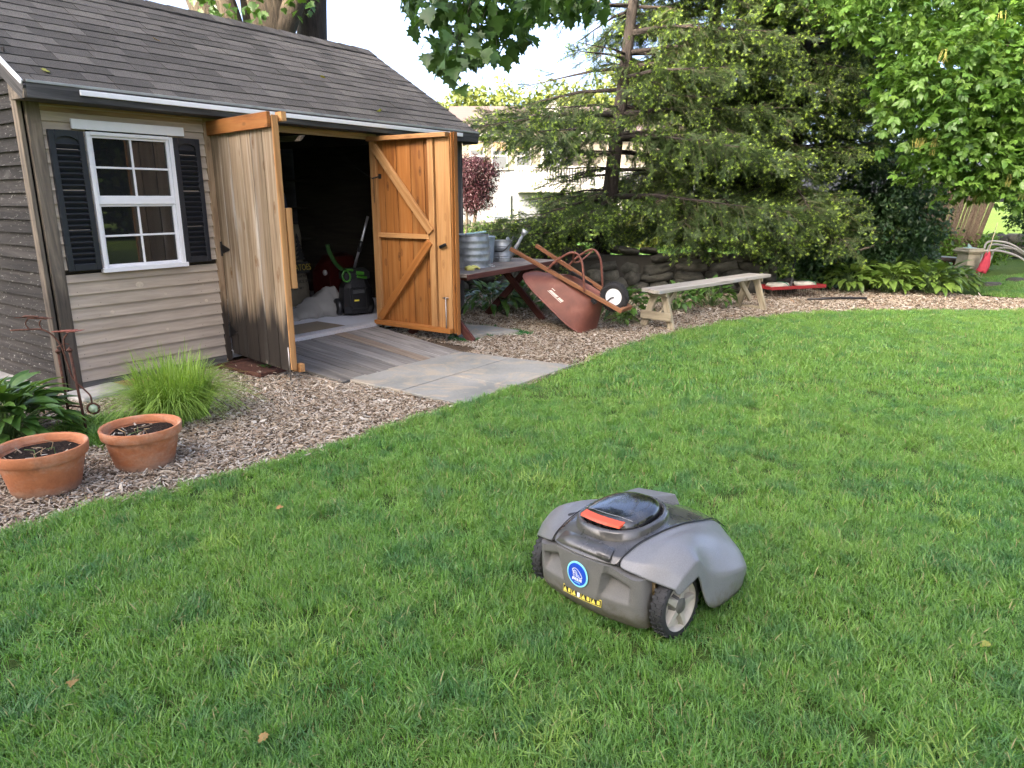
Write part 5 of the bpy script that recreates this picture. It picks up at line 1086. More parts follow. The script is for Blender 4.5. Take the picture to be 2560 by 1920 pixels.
ob('chassis_light_block', mk(*hull([(x, y, z) for x in (-0.215, 0.215) for y in (-0.10, 0.24) for z in (0.045, 0.235)]), mk_), mw); ob('deck', mk(*hull([(x, y, z) for x in (-0.24, 0.24) for y in (0.17, 0.36) for z in (0.05, 0.14)]+[(x, 0.46, z) for x in (-0.15, 0.15) for z in (0.05, 0.10)]), mk_), mw)  # first hull: black chassis stand-in, added inside the shell to block light
# sticker
def fl(name, VF, mat, y): o = ob(name, mk(VF[0], VF[1], mat), stk_o if name != 'sticker' else mw, (0, 0, 0)); return o
def disc(r, t, n=48): return [(r*math.cos(2*math.pi*k/n), t*s, r*math.sin(2*math.pi*k/n)) for s in (0, 1) for k in range(n)], [tuple(range(n))[::-1], tuple(range(n, 2*n))]+[(k, (k+1) % n, n+(k+1) % n, n+k) for k in range(n)]
SX, SZ, SY = -0.004, 0.178, -0.1725
cy = plain('sticker_cyan', (0.28, 0.75, 0.85), 0.45, 0, 0.02); bl_ = plain('sticker_blue', (0.010, 0.065, 0.50), 0.45, 0, 0.05); wh_ = plain('sticker_white', (0.82, 0.85, 0.88), 0.5, 0, 0.02)
stk_o = ob('sticker', mk(*disc(0.047, 0.002), cy), mw, (SX, SY, SZ), (R(0), 0, 0))
ob('blue_field', mk(*disc(0.0405, 0.002), bl_), stk_o, (0, -0.0015, 0))
def ribbon(pts, w, y=-0.003):
    P = [Vector((p[0], 0, p[1])) for p in pts]; V = []; F = []
    for i, p in enumerate(P):
        d = (P[min(i+1, len(P)-1)]-P[max(i-1, 0)]).normalized(); nrm = Vector((-d.z, 0, d.x))*w/2; V += [p+nrm+Vector((0, y, 0)), p-nrm+Vector((0, y, 0))]
        if i: F.append((2*i-2, 2*i-1, 2*i+1, 2*i))
    return V, F
def sm2(p, n=36): return [(v.x, v.y) for v in smooth([(a, b_, 0) for a, b_ in p], n)]
for pts in ([(-0.019, 0.008), (-0.018, 0.016), (-0.008, 0.022), (0.004, 0.019), (0.016, 0.008), (0.0235, -0.003), (0.021, -0.009), (0.008, -0.008), (-0.003, -0.006)], [(-0.017, 0.004), (-0.013, 0.012), (-0.005, 0.012), (0.001, 0.005), (0.002, -0.001), (0.012, -0.003)], [(-0.009, -0.011), (-0.015, -0.007), (-0.016, 0.001), (-0.011, 0.006), (-0.005, 0.004), (-0.002, -0.002), (-0.004, -0.008)]):
    ob('logo_line', mk(*ribbon(sm2(pts), 0.0024), wh_), stk_o)
ob('logo_bolt', mk([(-0.008, -0.0035, 0.003), (-0.011, -0.0035, -0.002), (-0.0088, -0.0035, -0.002), (-0.0105, -0.0035, -0.007), (-0.0062, -0.0035, -0.0005), (-0.0085, -0.0035, -0.0005)], [(0, 1, 2, 3, 4, 5)], wh_), stk_o)
text('lettering', 'EVOLVE', 0.0135, wh_, stk_o, (0, -0.0032, -0.0185), (R(90), 0, 0), 0.0003, sx=0.92, shear=0.18, bold=0.0006)
text('lettering', 'mowing', 0.008, cy, stk_o, (0.001, -0.0032, -0.0285), (R(90), 0, 0), 0.0002)
# warning strip: four cells, each laid against the curved panel
yl = plain('label_yellow', (0.80, 0.66, 0.10), 0.5, 0, 0.03); bkl = plain('label_black', (0.012, 0.012, 0.012), 0.5)
def wy(x, z): return 0.55*x*x+rear_y(x, z)
ws = None
for i in range(4):
    x = -0.066+i*0.044; z = 0.093; yaw = math.atan(1.1*x); y = wy(x, z)-0.0035; tl = R(-8)
    if ws is None: ws = ob('warning_label', boxme(0.0445, 0.0012, 0.026, yl, 0.0003), mw, (x, y, z), (tl, 0, yaw)); base = ws; off = Matrix.Identity(4)
    else:
        c_ = ob('label_cell', boxme(0.0445, 0.0012, 0.026, yl, 0.0003), ws); M_ = Matrix.LocRotScale(ws.location, ws.rotation_euler, None).inverted() @ Matrix.LocRotScale(Vector((x, y, z)), Euler((tl, 0, yaw)), None); c_.matrix_local = M_
    Mc = Matrix.Identity(4) if i == 0 else M_.copy()
    def cell(nm, me, dx, dz, dy): q = ob(nm, me, ws); q.matrix_local = Mc @ Matrix.Translation((dx, dy, dz))
    cell('label_field', boxme(0.041, 0.0012, 0.021, bkl, 0.0002), 0, 0, -0.0008)
    tri = mk([(-0.0085, -0.0016, -0.008), (0.0085, -0.0016, -0.008), (0.0, -0.0016, 0.0085), (-0.0085, 0, -0.008), (0.0085, 0, -0.008), (0.0, 0, 0.0085)], [(0, 1, 2), (0, 3, 4, 1), (1, 4, 5, 2), (2, 5, 3, 0)], yl)
    cell('warning_triangle', tri, -0.010, 0, -0.0006)
    cell('warning_symbol', boxme(0.012, 0.0012, 0.014 if i != 1 else 0.017, yl if i != 1 else wh_, 0.003), 0.0105, 0.0, -0.0014)
# wheels
def wheel(s):
    w_ = ob('rear_wheel', mk(*latheVF([(0.088, -0.024), (0.100, -0.026), (0.109, -0.021), (0.111, -0.010), (0.111, 0.010), (0.109, 0.021), (0.100, 0.026), (0.088, 0.024)], 60), rub, True), mw, (s*0.276, 0.005, 0.104), (0, R(90), 0))
    B = []
    for i in range(30):
        for q in (-1, 1):
            a = (i+(0.5 if q > 0 else 0))*2*math.pi/30; B.append(xf(hull([(x, y, z) for x in (-0.010, 0.010) for y in (-0.0045, 0.0045) for z in (-0.003, 0.0035)]), (0.1105*math.cos(a), 0.1105*math.sin(a), q*0.0125), (0, R(90), a)))
    ob('tread', mk(*join(B), rub), w_)
    d = ob('rim', mk(*latheVF([(0.0, 0.004), (0.035, 0.004), (0.08, 0.012), (0.090, 0.030), (0.092, 0.0315), (0.092, 0.0), (0.0, 0.0)], 48), hub, True), w_, (0, 0, -0.007 if s > 0 else 0.007), (0, 0 if s > 0 else R(180), 0)); edgesplit(d, 30)
    Md = Matrix.Translation((0, 0, -0.007 if s > 0 else 0.007)) @ Matrix.Rotation(0 if s > 0 else math.pi, 4, 'Y')
    for i in range(5):
        a = i*2*math.pi/5+0.35; V, F = hull([(0.022, -0.017, 0.004), (0.022, 0.017, 0.004), (0.088, -0.010, 0.012), (0.088, 0.010, 0.012), (0.024, -0.013, 0.030), (0.024, 0.013, 0.030), (0.087, -0.006, 0.0285), (0.087, 0.006, 0.0285)])
        q_ = ob('spoke', mk(V, F, hub), w_); q_.matrix_local = Md @ Matrix.Rotation(a, 4, 'Z'); q_.modifiers.new('b', 'BEVEL').width = 0.002
    lathe('hub_cap', [(0.0, 0.034), (0.022, 0.034), (0.032, 0.026), (0.037, 0.004)], hubc, w_, n=28).matrix_local = Md
    return w_
for s in (1, -1): wheel(s)
tube('axle_mount', [(0.20, 0.0, 0.112), (0.26, 0.0, 0.112)], 0.028, mk_, mw, 12); tube('axle_mount', [(-0.20, 0.0, 0.112), (-0.26, 0.0, 0.112)], 0.028, mk_, mw, 12); tube('bracket', [(0.235, -0.06, 0.20), (0.243, -0.062, 0.14)], 0.008, plain('brass', (0.28, 0.2, 0.1), 0.5, 0.5), mw, 8)
# ================================================================ trees, shrubs and the neighbour's house
def Wp(px, py, Y):                                    # a place in the yard on the sight line through a picture point, Y metres ahead
    th_ = math.atan(466/1780); c_, s_ = math.cos(th_), math.sin(th_); u = (px-1280)/1780; v = (py-960)/1780
    d = Vector((u, c_-v*s_, -s_-v*c_)); return Vector((0, 0, 1.5))+d*(Y/d.y)
bark = plain('grey_bark', (0.17, 0.135, 0.095), 0.95, 0, 0.45, 6, 1.0); barkd = plain('dark_bark', (0.065, 0.05, 0.038), 0.95, 0, 0.4, 8, 1.0)
def bark_tex(name, dark, light):
    m, t, b = newmat(name); n_ = noise(t, coords(t, (22, 22, 3.2), False), 1.0, 6, 0.65, 1.2); g_ = noise(t, coords(t, 1.6, False), 1.0, 3)
    c = ramp(t, n_, [(0.3, dark), (0.7, light)]); c = mixc(t, 0.5, c, ramp(t, g_, [(0.3, 0.7), (0.7, 1.2)]), 'MULTIPLY'); t.links.new(c, b.inputs['Base Color']); b.inputs['Roughness'].default_value = 0.95; bump(t, b, n_, 1.0, 0.03); return m
bk1 = bark_tex('maple_bark', (0.016, 0.012, 0.008), (0.075, 0.058, 0.036)); bk2 = bark_tex('spruce_bark', (0.010, 0.008, 0.007), (0.045, 0.034, 0.027))
# ---- leaf pieces
def ovate(L, w, bend=0.12): return [(0, 0, 0), (L*0.3, -w/2, bend*L*0.3), (L*0.62, -w*0.42, bend*L*0.2), (L, 0, -bend*L*0.6), (L*0.62, w*0.42, bend*L*0.2), (L*0.3, w/2, bend*L*0.3), (L*0.45, 0, -0.02*L)], [(0, 1, 6), (1, 2, 6), (2, 3, 6), (3, 4, 6), (4, 5, 6), (5, 0, 6)]
MAPLE2D = [(0, 0), (0.10, -0.16), (0.02, -0.34), (0.22, -0.30), (0.30, -0.52), (0.40, -0.40), (0.58, -0.50), (0.56, -0.30), (0.66, -0.20), (0.80, -0.26), (0.82, -0.12), (1.0, 0), (0.82, 0.12), (0.80, 0.26), (0.66, 0.20), (0.56, 0.30), (0.58, 0.50), (0.40, 0.40), (0.30, 0.52), (0.22, 0.30), (0.02, 0.34), (0.10, 0.16)]
def mapleleaf(L, r):
    V = [(x*L, y*L, -0.25*L*x*x+0.18*L*abs(y)*r) for x, y in MAPLE2D]+[(0.42*L, 0, -0.04*L)]; n = len(MAPLE2D); return V, [(i, (i+1) % n, n) for i in range(n)]
def cluster(seed, n, spread, leaf, droop=0.3, flat=0.5):
    r = np.random.default_rng(seed); B = []
    for i in range(n):
        p = r.normal(size=3)*np.array((1, 1, flat))*spread*0.55
        B.append(xf(leaf(r), p, (r.normal(0, 0.5), r.normal(droop, 0.4), r.uniform(0, 6.283)), r.uniform(0.7, 1.2)))
    return join(B)
def compound(r, L=0.085, w=0.042):                     # box-elder leaf: three to five leaflets on a stalk
    B = [tubeVF([(0, 0, 0), (0.10, 0, 0.0)], 0.0015, 3, False)]
    for (x, a) in ((0.05, 0.9), (0.05, -0.9), (0.085, 0.75), (0.085, -0.75), (0.10, 0.0))[(0 if r.uniform() < .5 else 2):]: B.append(xf(ovate(L*r.uniform(.8, 1.1), w), (x, 0, 0), (r.normal(0, .25), r.normal(0.25, .2), a)))
    return join(B)
def crown(name, parent, ells, protos, smin, smax, seed, shell=0.45, tilt=0.35):
    r = np.random.default_rng(seed); P = []
    for (c, rad, n) in ells:
        d = r.normal(size=(n, 3)); d /= np.linalg.norm(d, axis=1)[:, None]; q = (shell+(1-shell)*r.uniform(size=n)**0.6)*(1+0.16*np.sin(d[:, 0]*5+seed)*np.cos(d[:, 2]*4+d[:, 1]*3))
        P.append(np.array(c)[None]+d*q[:, None]*np.array(rad)[None])
    P = np.vstack(P); P = P[P[:, 2] > 0.02]; n = len(P); E = np.c_[r.normal(0, tilt, n), r.normal(0.1, tilt, n), r.uniform(0, 6.283, n)]
    if parent is not None: P = P-np.array(parent.location)
    return scatter(name, protos, P, E, r.uniform(smin, smax, n), r.integers(0, len(protos), n), parent)
mapm = leafmat('maple_leaf', [(0.030, 0.075, 0.016), (0.045, 0.10, 0.020), (0.036, 0.085, 0.022), (0.060, 0.12, 0.022)], 0.30, 0.45)
elm = leafmat('boxelder_leaf', [(0.085, 0.180, 0.028), (0.120, 0.230, 0.036), (0.065, 0.145, 0.030), (0.155, 0.265, 0.044)], 0.35, 0.42)
shm_ = leafmat('shrub_leaf', [(0.030, 0.070, 0.030), (0.042, 0.090, 0.036), (0.055, 0.11, 0.040)], 0.2, 0.4); hedm = leafmat('hedge_leaf', [(0.11, 0.13, 0.018), (0.15, 0.16, 0.02), (0.085, 0.115, 0.016)], 0.3, 0.5); redl = leafmat('red_maple_leaf', [(0.024, 0.006, 0.010), (0.038, 0.009, 0.013), (0.018, 0.005, 0.008)], 0.1, 0.5); brt = leafmat('bright_leaf', [(0.11, 0.22, 0.03), (0.15, 0.27, 0.04), (0.085, 0.18, 0.028)], 0.35, 0.45)
def CL(mat, n, spread, leaf, k=5, seed=0, droop=0.3, flat=0.5): return [mk(*cluster(seed+i, n, spread, leaf, droop, flat), mat, True) for i in range(k)]
C_box = CL(elm, 5, 0.14, lambda r: compound(r), 6, 10, 0.35); C_map = CL(mapm, 7, 0.22, lambda r: mapleleaf(0.13, r.uniform(0.5, 1.5)), 6, 40, 0.4); C_shr = CL(shm_, 14, 0.12, lambda r: ovate(0.085, 0.045), 5, 60, 0.6)
C_hed = CL(hedm, 16, 0.22, lambda r: ovate(0.10, 0.05), 4, 80); C_red = CL(redl, 18, 0.22, lambda r: ovate(0.12, 0.035), 4, 90, 0.6); C_brt = CL(brt, 12, 0.12, lambda r: ovate(0.08, 0.03), 4, 100, 0.1)
farm = leafmat('far_leaf', [(0.085, 0.11, 0.02), (0.115, 0.14, 0.026), (0.065, 0.09, 0.017)], 0.3, 0.6); C_far = CL(farm, 20, 0.8, lambda r: ovate(0.42, 0.26), 4, 120, 0.2, 0.8)
big = leafmat('shade_leaf', [(0.05, 0.10, 0.02), (0.10, 0.14, 0.025), (0.14, 0.15, 0.03)], 0.25, 0.6); C_big = CL(big, 24, 0.75, lambda r: ovate(0.40, 0.27), 4, 140, 0.2, 0.8)
def limb(name, pts, rad, mat, parent, n=10): return tube(name, [Vector(p)-Vector(parent.location) for p in smooth(pts, 16)], list(np.interp(np.linspace(0, 1, len(smooth(pts, 16))), np.linspace(0, 1, len(rad)), rad)), mat, parent, n)
# ---- tall trees behind the viewer (they stand in the window's reflection and shade the yard)
TREE_LABELS = ['tall tree at the left end of the row shading the shed', 'tall tree second from the left of the row shading the shed', 'tall tree third from the left of the row shading the yard', 'tall tree in the middle of the row shading the lawn', 'tall tree third from the right of the row behind the lawn', 'tall tree second from the right of the row behind the lawn', 'tall tree at the right end of the row behind the lawn']
hx, hy = -0.62, -0.78; nx_, ny_ = 0.78, -0.62; rr = random.Random(21)
for i, off in enumerate((-9.5, -6.2, -3.0, 0.3, 3.4, 6.6, 9.8)):
    dist = 15+(i % 2)*4.0; x, y = hx*dist+nx_*off, hy*dist+ny_*off; H_ = rr.uniform(15.5, 17.5)
    tt = thing('shade_tree', TREE_LABELS[i], 'tree', (x, y, 0), 0, 'trees behind the viewer shading the yard')
    limb('trunk', [(x, y, -0.1), (x+0.2, y, 5), (x, y+0.2, H_*0.75)], [0.38, 0.28, 0.08], bk1, tt)
    crown('crown', tt, [((x, y, H_*0.62), (2.6, 2.6, H_*0.36), 620), ((x, y, 4.2), (2.3, 2.3, 3.0), 260)], C_big, 0.9, 1.4, 500+i, 0.15, 0.8)
for i, (x, y) in enumerate(((20.0, -1.5), (23.0, 3.0), (24.0, -6.0), (21.0, -10.5))):
    tt = thing('garden_tree', ('leafy tree mirrored in the upper left window pane', 'leafy tree mirrored beside the muntin of the window', 'leafy tree mirrored at the left of the window', 'leafy tree beyond the right edge of the lawn')[i], 'tree', (x, y, 0), 0, 'trees mirrored in the window'); limb('trunk', [(x, y, -0.1), (x+0.2, y, 3), (x, y+0.2, 8)], [0.3, 0.24, 0.08], bk1, tt)
    crown('crown', tt, [((x, y, 6.0), (2.6, 2.6, 4.2), 480), ((x, y, 1.6), (2.2, 2.2, 1.6), 160)], C_big, 0.8, 1.3, 520+i, 0.3, 0.8)
# ---- maple behind the shed: stems above the ridge, one bough hanging over the yard
mt = thing('maple_tree', 'large grey-barked maple behind the shed with a bough overhead', 'tree', (-4.6, 13.6, 0))
def stem(name, px0, px1, Y, w0, w1, mat, parent=mt, py1=-60):
    a, b_ = Wp(px0, 100, Y), Wp(px1, py1, Y); g0 = a+(a-b_)*(a.z/(b_.z-a.z)); top = b_+(b_-a)*2.2
    limb(name, [(g0.x, g0.y, -0.1), a, b_, top], [w0*1.25, w0, w1, w1*0.7], mat, parent, 14); return top
stem('trunk', 688, 660, 13.5, 0.33, 0.40, bk1); stem('limb', 640, 610, 13.7, 0.17, 0.12, bk1); stem('limb', 590, 545, 13.3, 0.20, 0.14, bk1); stem('limb', 545, 470, 13.2, 0.24, 0.20, bk1); stem('limb', 700, 760, 13.4, 0.20, 0.16, bk1)
mt2 = thing('maple_tree', 'dark straight trunk rising behind the right end of the ridge', 'tree', (-3.75, 14.2, 0)); stem('trunk', 783, 778, 14.2, 0.255, 0.27, bk2, mt2); stem('limb', 755, 748, 14.6, 0.09, 0.08, bk2, mt2)
crown('crown', mt, [((-4.6, 13.5, 9.0), (4.2, 3.0, 3.0), 900)], C_map, 1.2, 2.0, 600, 0.3, 0.5); crown('crown', mt2, [((-3.6, 15, 9.5), (2.5, 2.0, 2.5), 300)], C_map, 1.2, 2.0, 601, 0.3, 0.5)
for k, (px, py, n_) in enumerate(((520, 8, 10), (560, 25, 12), (635, 20, 14), (625, 45, 10), (755, 15, 10), (765, 35, 6), (500, 15, 8))):
    c = Wp(px, py, 12.6)-mt.location
    for j in range(n_): ob('leaf', MLEAF[0] if False else mk(*mapleleaf(0.15, 1.0), mapm, True), mt, c+Vector((random.gauss(0, .12), random.gauss(0, .2), random.gauss(0, .10))), (random.gauss(0, .5), random.gauss(.5, .4), random.uniform(0, 6.28)), random.uniform(.7, 1.15))
limb('bough', [(-4.6, 13.5, 6.5), (-3.0, 10.5, 6.6), (-1.2, 8.0, 5.4), (0.0, 6.5, 4.2), (0.4, 6.2, 3.7)], [0.16, 0.12, 0.08, 0.04, 0.015], bk1, mt)
MLEAF = [mk(*mapleleaf(0.145, q), mapm, True) for q in (0.4, 0.8, 1.2, 1.6)]
r_ = np.random.default_rng(77); BPOLY = [(1005, -90), (1020, 30), (1070, 60), (1075, 150), (1130, 185), (1175, 150), (1240, 140), (1275, 105), (1320, 95), (1345, 40), (1420, 30), (1500, 20), (1530, -90)]
tipx = [(1120, 170), (1150, 205), (1085, 145), (1262, 135), (1030, 60), (1325, 95), (1380, 55), (1435, 30), (1020, 25)]
cnt = 0; spots = []
while cnt < 290:
    p = np.array([[r_.uniform(990, 1540), r_.uniform(-90, 200)]])
    if inpoly(p, BPOLY)[0]:
        Y = r_.normal(6.3, 0.30); spots.append(Wp(p[0, 0]+r_.normal(0, 8), p[0, 1], Y)); cnt += 1
spots += [Wp(a+r_.normal(0, 6), b_+r_.normal(0, 6), 6.3) for a, b_ in tipx for _ in range(2)]
for w_ in spots:
    yw = r_.uniform(0, 6.283); ob('leaf', MLEAF[r_.integers(0, 4)], mt, w_-mt.location, (r_.normal(0, .45), r_.normal(0.75, .35), yw), r_.uniform(0.7, 1.15))
tw_ = []
for i in range(26):
    a = Vector(spots[r_.integers(0, len(spots))])-mt.location; b_ = Vector((0.0+r_.normal(0, .3), 6.5, 4.0))-mt.location; tw_.append(tubeVF([b_, b_.lerp(a, 0.6)+Vector((0, 0, 0.12)), a], [0.010, 0.006, 0.002], 4, False))
ob('twigs', mk(*join(tw_), bk2, True), mt)
xs = []
while len(xs) < 230:
    p = np.array([[r_.uniform(990, 1540), r_.uniform(-110, 190)]])
    if inpoly(p, BPOLY)[0]: xs.append(Wp(p[0, 0], p[0, 1], r_.normal(6.8, 0.3))-mt.location)
scatter('leaf_mass', MLEAF, np.array([list(v) for v in xs]), np.c_[r_.normal(0, .45, 230), r_.normal(.75, .35, 230), r_.uniform(0, 6.283, 230)], r_.uniform(.75, 1.2, 230), r_.integers(0, 4, 230), mt)
crown('leaf_mass', mt, [((-0.3, 6.9, 4.3), (1.3, 0.7, 0.5), 60), ((0.9, 7.1, 4.25), (1.0, 0.6, 0.45), 36)], C_map, 0.9, 1.2, 610, 0.2, 0.4)
# ---- spruces
ndl = leafmat('spruce_needle', [(0.036, 0.066, 0.018), (0.050, 0.086, 0.022), (0.064, 0.104, 0.025), (0.042, 0.074, 0.023)], 0.15, 0.5); tipm = leafmat('spruce_tip', [(0.25, 0.37, 0.055), (0.32, 0.44, 0.08), (0.20, 0.31, 0.045)], 0.25, 0.5); twm = plain('twig_brown', (0.10, 0.075, 0.05), 0.9)
def sprig(seed, L=0.16, nn=60, tips=True):
    r = np.random.default_rng(seed); V = []; F = []; FM = []
    def nd(p, d, l, w, m):
        d = Vector(d).normalized(); a = d.cross(Vector((0.3, 0.2, 1))).normalized()*w/2; o0 = len(V); p = Vector(p); V.extend([p-a, p+a, p+d*l]); F.append((o0, o0+1, o0+2)); FM.append(m)
    for i in range(nn):
        t = i/nn; a = r.uniform(0, 6.283); x = L*t; nd((x, 0, -0.05*L*t), (0.75, 0.8*math.cos(a), 0.55*math.sin(a)-0.1), r.uniform(0.028, 0.040), 0.0046, 0)
    for (bx_, sg) in ((0.35, 1), (0.5, -1), (0.62, 1)):
        for i in range(14):
            t = i/14; a = r.uniform(0, 6.283); p = (L*bx_+L*0.32*t, sg*L*0.30*t, -0.02*L); nd(p, (0.8+0.5*math.cos(a)*0.3, sg*0.5+0.7*math.cos(a), 0.6*math.sin(a)), r.uniform(0.020, 0.030), 0.0052, 0)
    if tips:
        for (px, py) in ((1.0, 0.0), (0.67, 0.30), (0.82, -0.30), (0.94, 0.30))[:r.integers(1, 5)]:
            for i in range(15): a = r.uniform(0, 6.283); b_ = r.uniform(0.15, 1.2); nd((L*px, L*py, -0.04*L), (math.cos(b_), math.sin(b_)*math.cos(a), math.sin(b_)*math.sin(a)), r.uniform(0.026, 0.042), 0.0068, 1)
    return mk(V, F, [ndl, tipm], False, FM)
SPRIG = [sprig(i, 0.17, 62, False) for i in range(3)]+[sprig(10+i, 0.16, 56, True) for i in range(4)]
def spruce(name, label, base, lean, H_, z0, zv, Lb, seed, nper=5, dens=1.0, leftsparse=False, droop=0.30, group=None, dzz=0.34):
    r = np.random.default_rng(seed); tr_ = thing(name, label, 'tree', base, 0, group); bx_, by_ = base[0], base[1]
    tp = lambda z: Vector((lean[0]*z/H_, lean[1]*z/H_, z))
    tube('trunk', [tp(z) for z in np.linspace(-0.1, H_, 8)], list(np.linspace(0.15, 0.03, 8)), bk2, tr_, 12)
    P = []; D = []; S_ = []; I = []; z = z0; wood_ = []
    while z < zv:
        for k in range(nper):
            az = r.uniform(0, 6.283); L = Lb*(1-z/H_)**0.75*r.uniform(0.65, 1.12); o0 = tp(z+r.uniform(-.1, .1)); dr_ = droop*r.uniform(0.6, 1.4)
            dx = Vector((math.cos(az), math.sin(az), 0)); left = dx.x < -0.25
            dn = dens
            if leftsparse and left:
                kl, kd = ((0.85, 0.95) if z < 1.5 else (0.5, 0.42) if z < 2.4 else (1.05, 1.0) if z < 3.25 else (0.85, 0.32)); L *= kl; dn *= kd
            if leftsparse and not left and z < 1.5: continue
            if dx.y > 0.6 and r.uniform() < 0.6: continue
            bf = lambda t: o0+dx*L*t+Vector((0, 0, L*(0.10*t-dr_*1.6*t*t+dr_*0.85*t**3)))
            tube('branch', [bf(t) for t in (0, .3, .6, .85, 1)], [0.026*L/2+.006, 0.02*L/2+.004, 0.012, 0.007, 0.003], bk2, tr_, 5)
            t = 0.16
            while t < 1.0:
                for sg in (-1, 1):
                    if r.uniform() > 0.93*min(1, dn+0.25): continue
                    b0 = bf(t); dirb = (bf(min(1, t+.05))-bf(max(0, t-.05))).normalized(); side = dirb.cross(Vector((0, 0, 1))).normalized()*sg
                    td = (dirb*0.75+side*r.uniform(0.4, 0.9)+Vector((0, 0, -r.uniform(-0.12, 0.95)))).normalized(); tl = (0.34*L*(1-t)**0.7+0.18)*r.uniform(0.6, 1.1)
                    wood_.append(tubeVF([b0, b0+td*tl], [0.004, 0.0015], 3, False)); s = 0.03
                    while s < tl:
                        if r.uniform() < dn:
                            ends = s > tl-0.15 or r.uniform() < 0.2
                            P.append(b0+td*s); D.append(td+Vector((r.normal(0, .18), r.normal(0, .22), r.normal(-.02, .26)))); S_.append(r.uniform(0.95, 1.45)); I.append(r.integers(3, 7) if ends else r.integers(0, 3))
                        s += 0.095
                t += 0.105/L*r.uniform(0.8, 1.2)
            P.append(bf(0.97)); D.append(bf(1)-bf(.9)); S_.append(1.1); I.append(4)
        z += dzz*r.uniform(0.8, 1.2)*(0.55 if leftsparse and z < 1.5 else 1.0)
    n = len(P); E = along(np.array([list(v) for v in D]), r.uniform(0, 6.283, n))
    ob('twigs', mk(*join(wood_), twm), tr_)
    scatter('needles', SPRIG, np.array([list(v) for v in P]), E, np.array(S_), I, tr_); return n
spruce('spruce_tree', 'spruce with a bare leaning trunk and thin branches towards the shed', (1.50, 12.4, 0), (0.75, 0.1), 8.0, 0.75, 5.2, 3.7, 3, 6, 0.95, True, 0.24, None, 0.30)
spruce('spruce_tree', 'dense bushy spruce with pale new tips behind the red rake', (4.75, 12.7, 0), (0.1, 0.0), 9.0, 1.0, 5.6, 2.2, 4, 7, 0.92, False, 0.30, None, 0.27)
spruce('spruce_tree', 'dark spruce standing between the leaning spruce and the bushy spruce', (3.35, 12.9, 0), (0.0, 0.0), 9.5, 1.25, 6.0, 2.6, 5, 7, 0.92, False, 0.38, None, 0.28)
# ---- box elder on the right
bx = thing('boxelder_tree', 'bright green broadleaf tree filling the upper right of the yard', 'tree', (10.3, 12.0, 0))
limb('trunk', [(10.3, 12.0, -0.1), (10.2, 12.0, 2.4), (9.9, 11.9, 5.5)], [0.2, 0.16, 0.08], bk1, bx)
for e_ in ((5.8, 9.9, 3.0), (6.9, 9.9, 2.8), (5.4, 10.6, 4.2), (7.4, 10.4, 4.3)): limb('limb', [(10.15, 12.0, 2.8), ((10.15+e_[0])/2, (12.0+e_[1])/2+.3, e_[2]+0.9), e_], [0.09, 0.06, 0.012], bk1, bx)
ELL = [((5.75, 9.9, 2.95), (1.05, 0.8, 0.85), 400), ((6.9, 9.9, 2.75), (1.1, 0.8, 0.95), 420), ((5.5, 10.6, 4.2), (1.3, 0.9, 0.9), 360), ((7.0, 10.4, 4.3), (1.5, 1.0, 1.0), 340), ((6.1, 9.9, 2.05), (0.9, 0.6, 0.5), 210), ((4.9, 11.4, 4.9), (1.6, 0.8, 1.0), 240), ((6.6, 9.7, 1.75), (0.55, 0.4, 0.32), 90)]
crown('leaf_mass', bx, ELL, C_box, 0.8, 1.25, 620, 0.35, 0.35)
LEAFC = [mk(*compound(np.random.default_rng(i), 0.095, 0.05), elm, True) for i in range(5)]
for i in range(240):
    c, rad, _ = ELL[r_.choice([0, 1, 4, 6, 2])]; d = r_.normal(size=3); d[1] = -abs(d[1]); d /= np.linalg.norm(d); p = np.array(c)+d*np.array(rad)*r_.uniform(0.9, 1.12)
    ob('leaf', LEAFC[i % 5], bx, Vector(p)-bx.location, (r_.normal(0, .4), r_.normal(.45, .3), r_.uniform(0, 6.283)), r_.uniform(0.9, 1.35))
for i in range(16):                                    # hanging catkins
    c, rad, _ = ELL[r_.choice([0, 1, 4, 6])]; d = r_.normal(size=3); d[1] = -abs(d[1])-.3; d /= np.linalg.norm(d); p = Vector(np.array(c)+d*np.array(rad))-bx.location; B = []
    for j in range(7): q = p+Vector((r_.normal(0, .02), r_.normal(0, .02), 0)); B.append(tubeVF([q, q+Vector((r_.normal(0, .015), 0, -.07)), q+Vector((r_.normal(0, .02), 0, -.16))], [0.002, 0.004, 0.002], 4, False))
    ob('catkins', mk(*join(B), plain('catkin', (0.30, 0.28, 0.07), 0.8), True), bx)
dk = thing('maple_tree', 'dark maple in deep shade at the upper right corner', 'tree', (11.5, 15.0, 0)); limb('trunk', [(11.5, 15, -.1), (11.4, 15, 3), (11.2, 14.9, 6.5)], [0.25, 0.2, 0.1], bk2, dk)
crown('crown', dk, [((10.8, 14.5, 5.2), (2.4, 1.3, 2.0), 420), ((7.0, 15.3, 5.0), (3.2, 1.2, 2.6), 620), ((5.6, 14.6, 5.2), (1.6, 0.8, 1.4), 200), ((7.2, 14.3, 3.3), (1.7, 0.8, 1.4), 320), ((10.6, 14.2, 2.7), (1.5, 0.8, 0.8), 150)], C_map, 1.0, 1.5, 630, 0.2, 0.4)
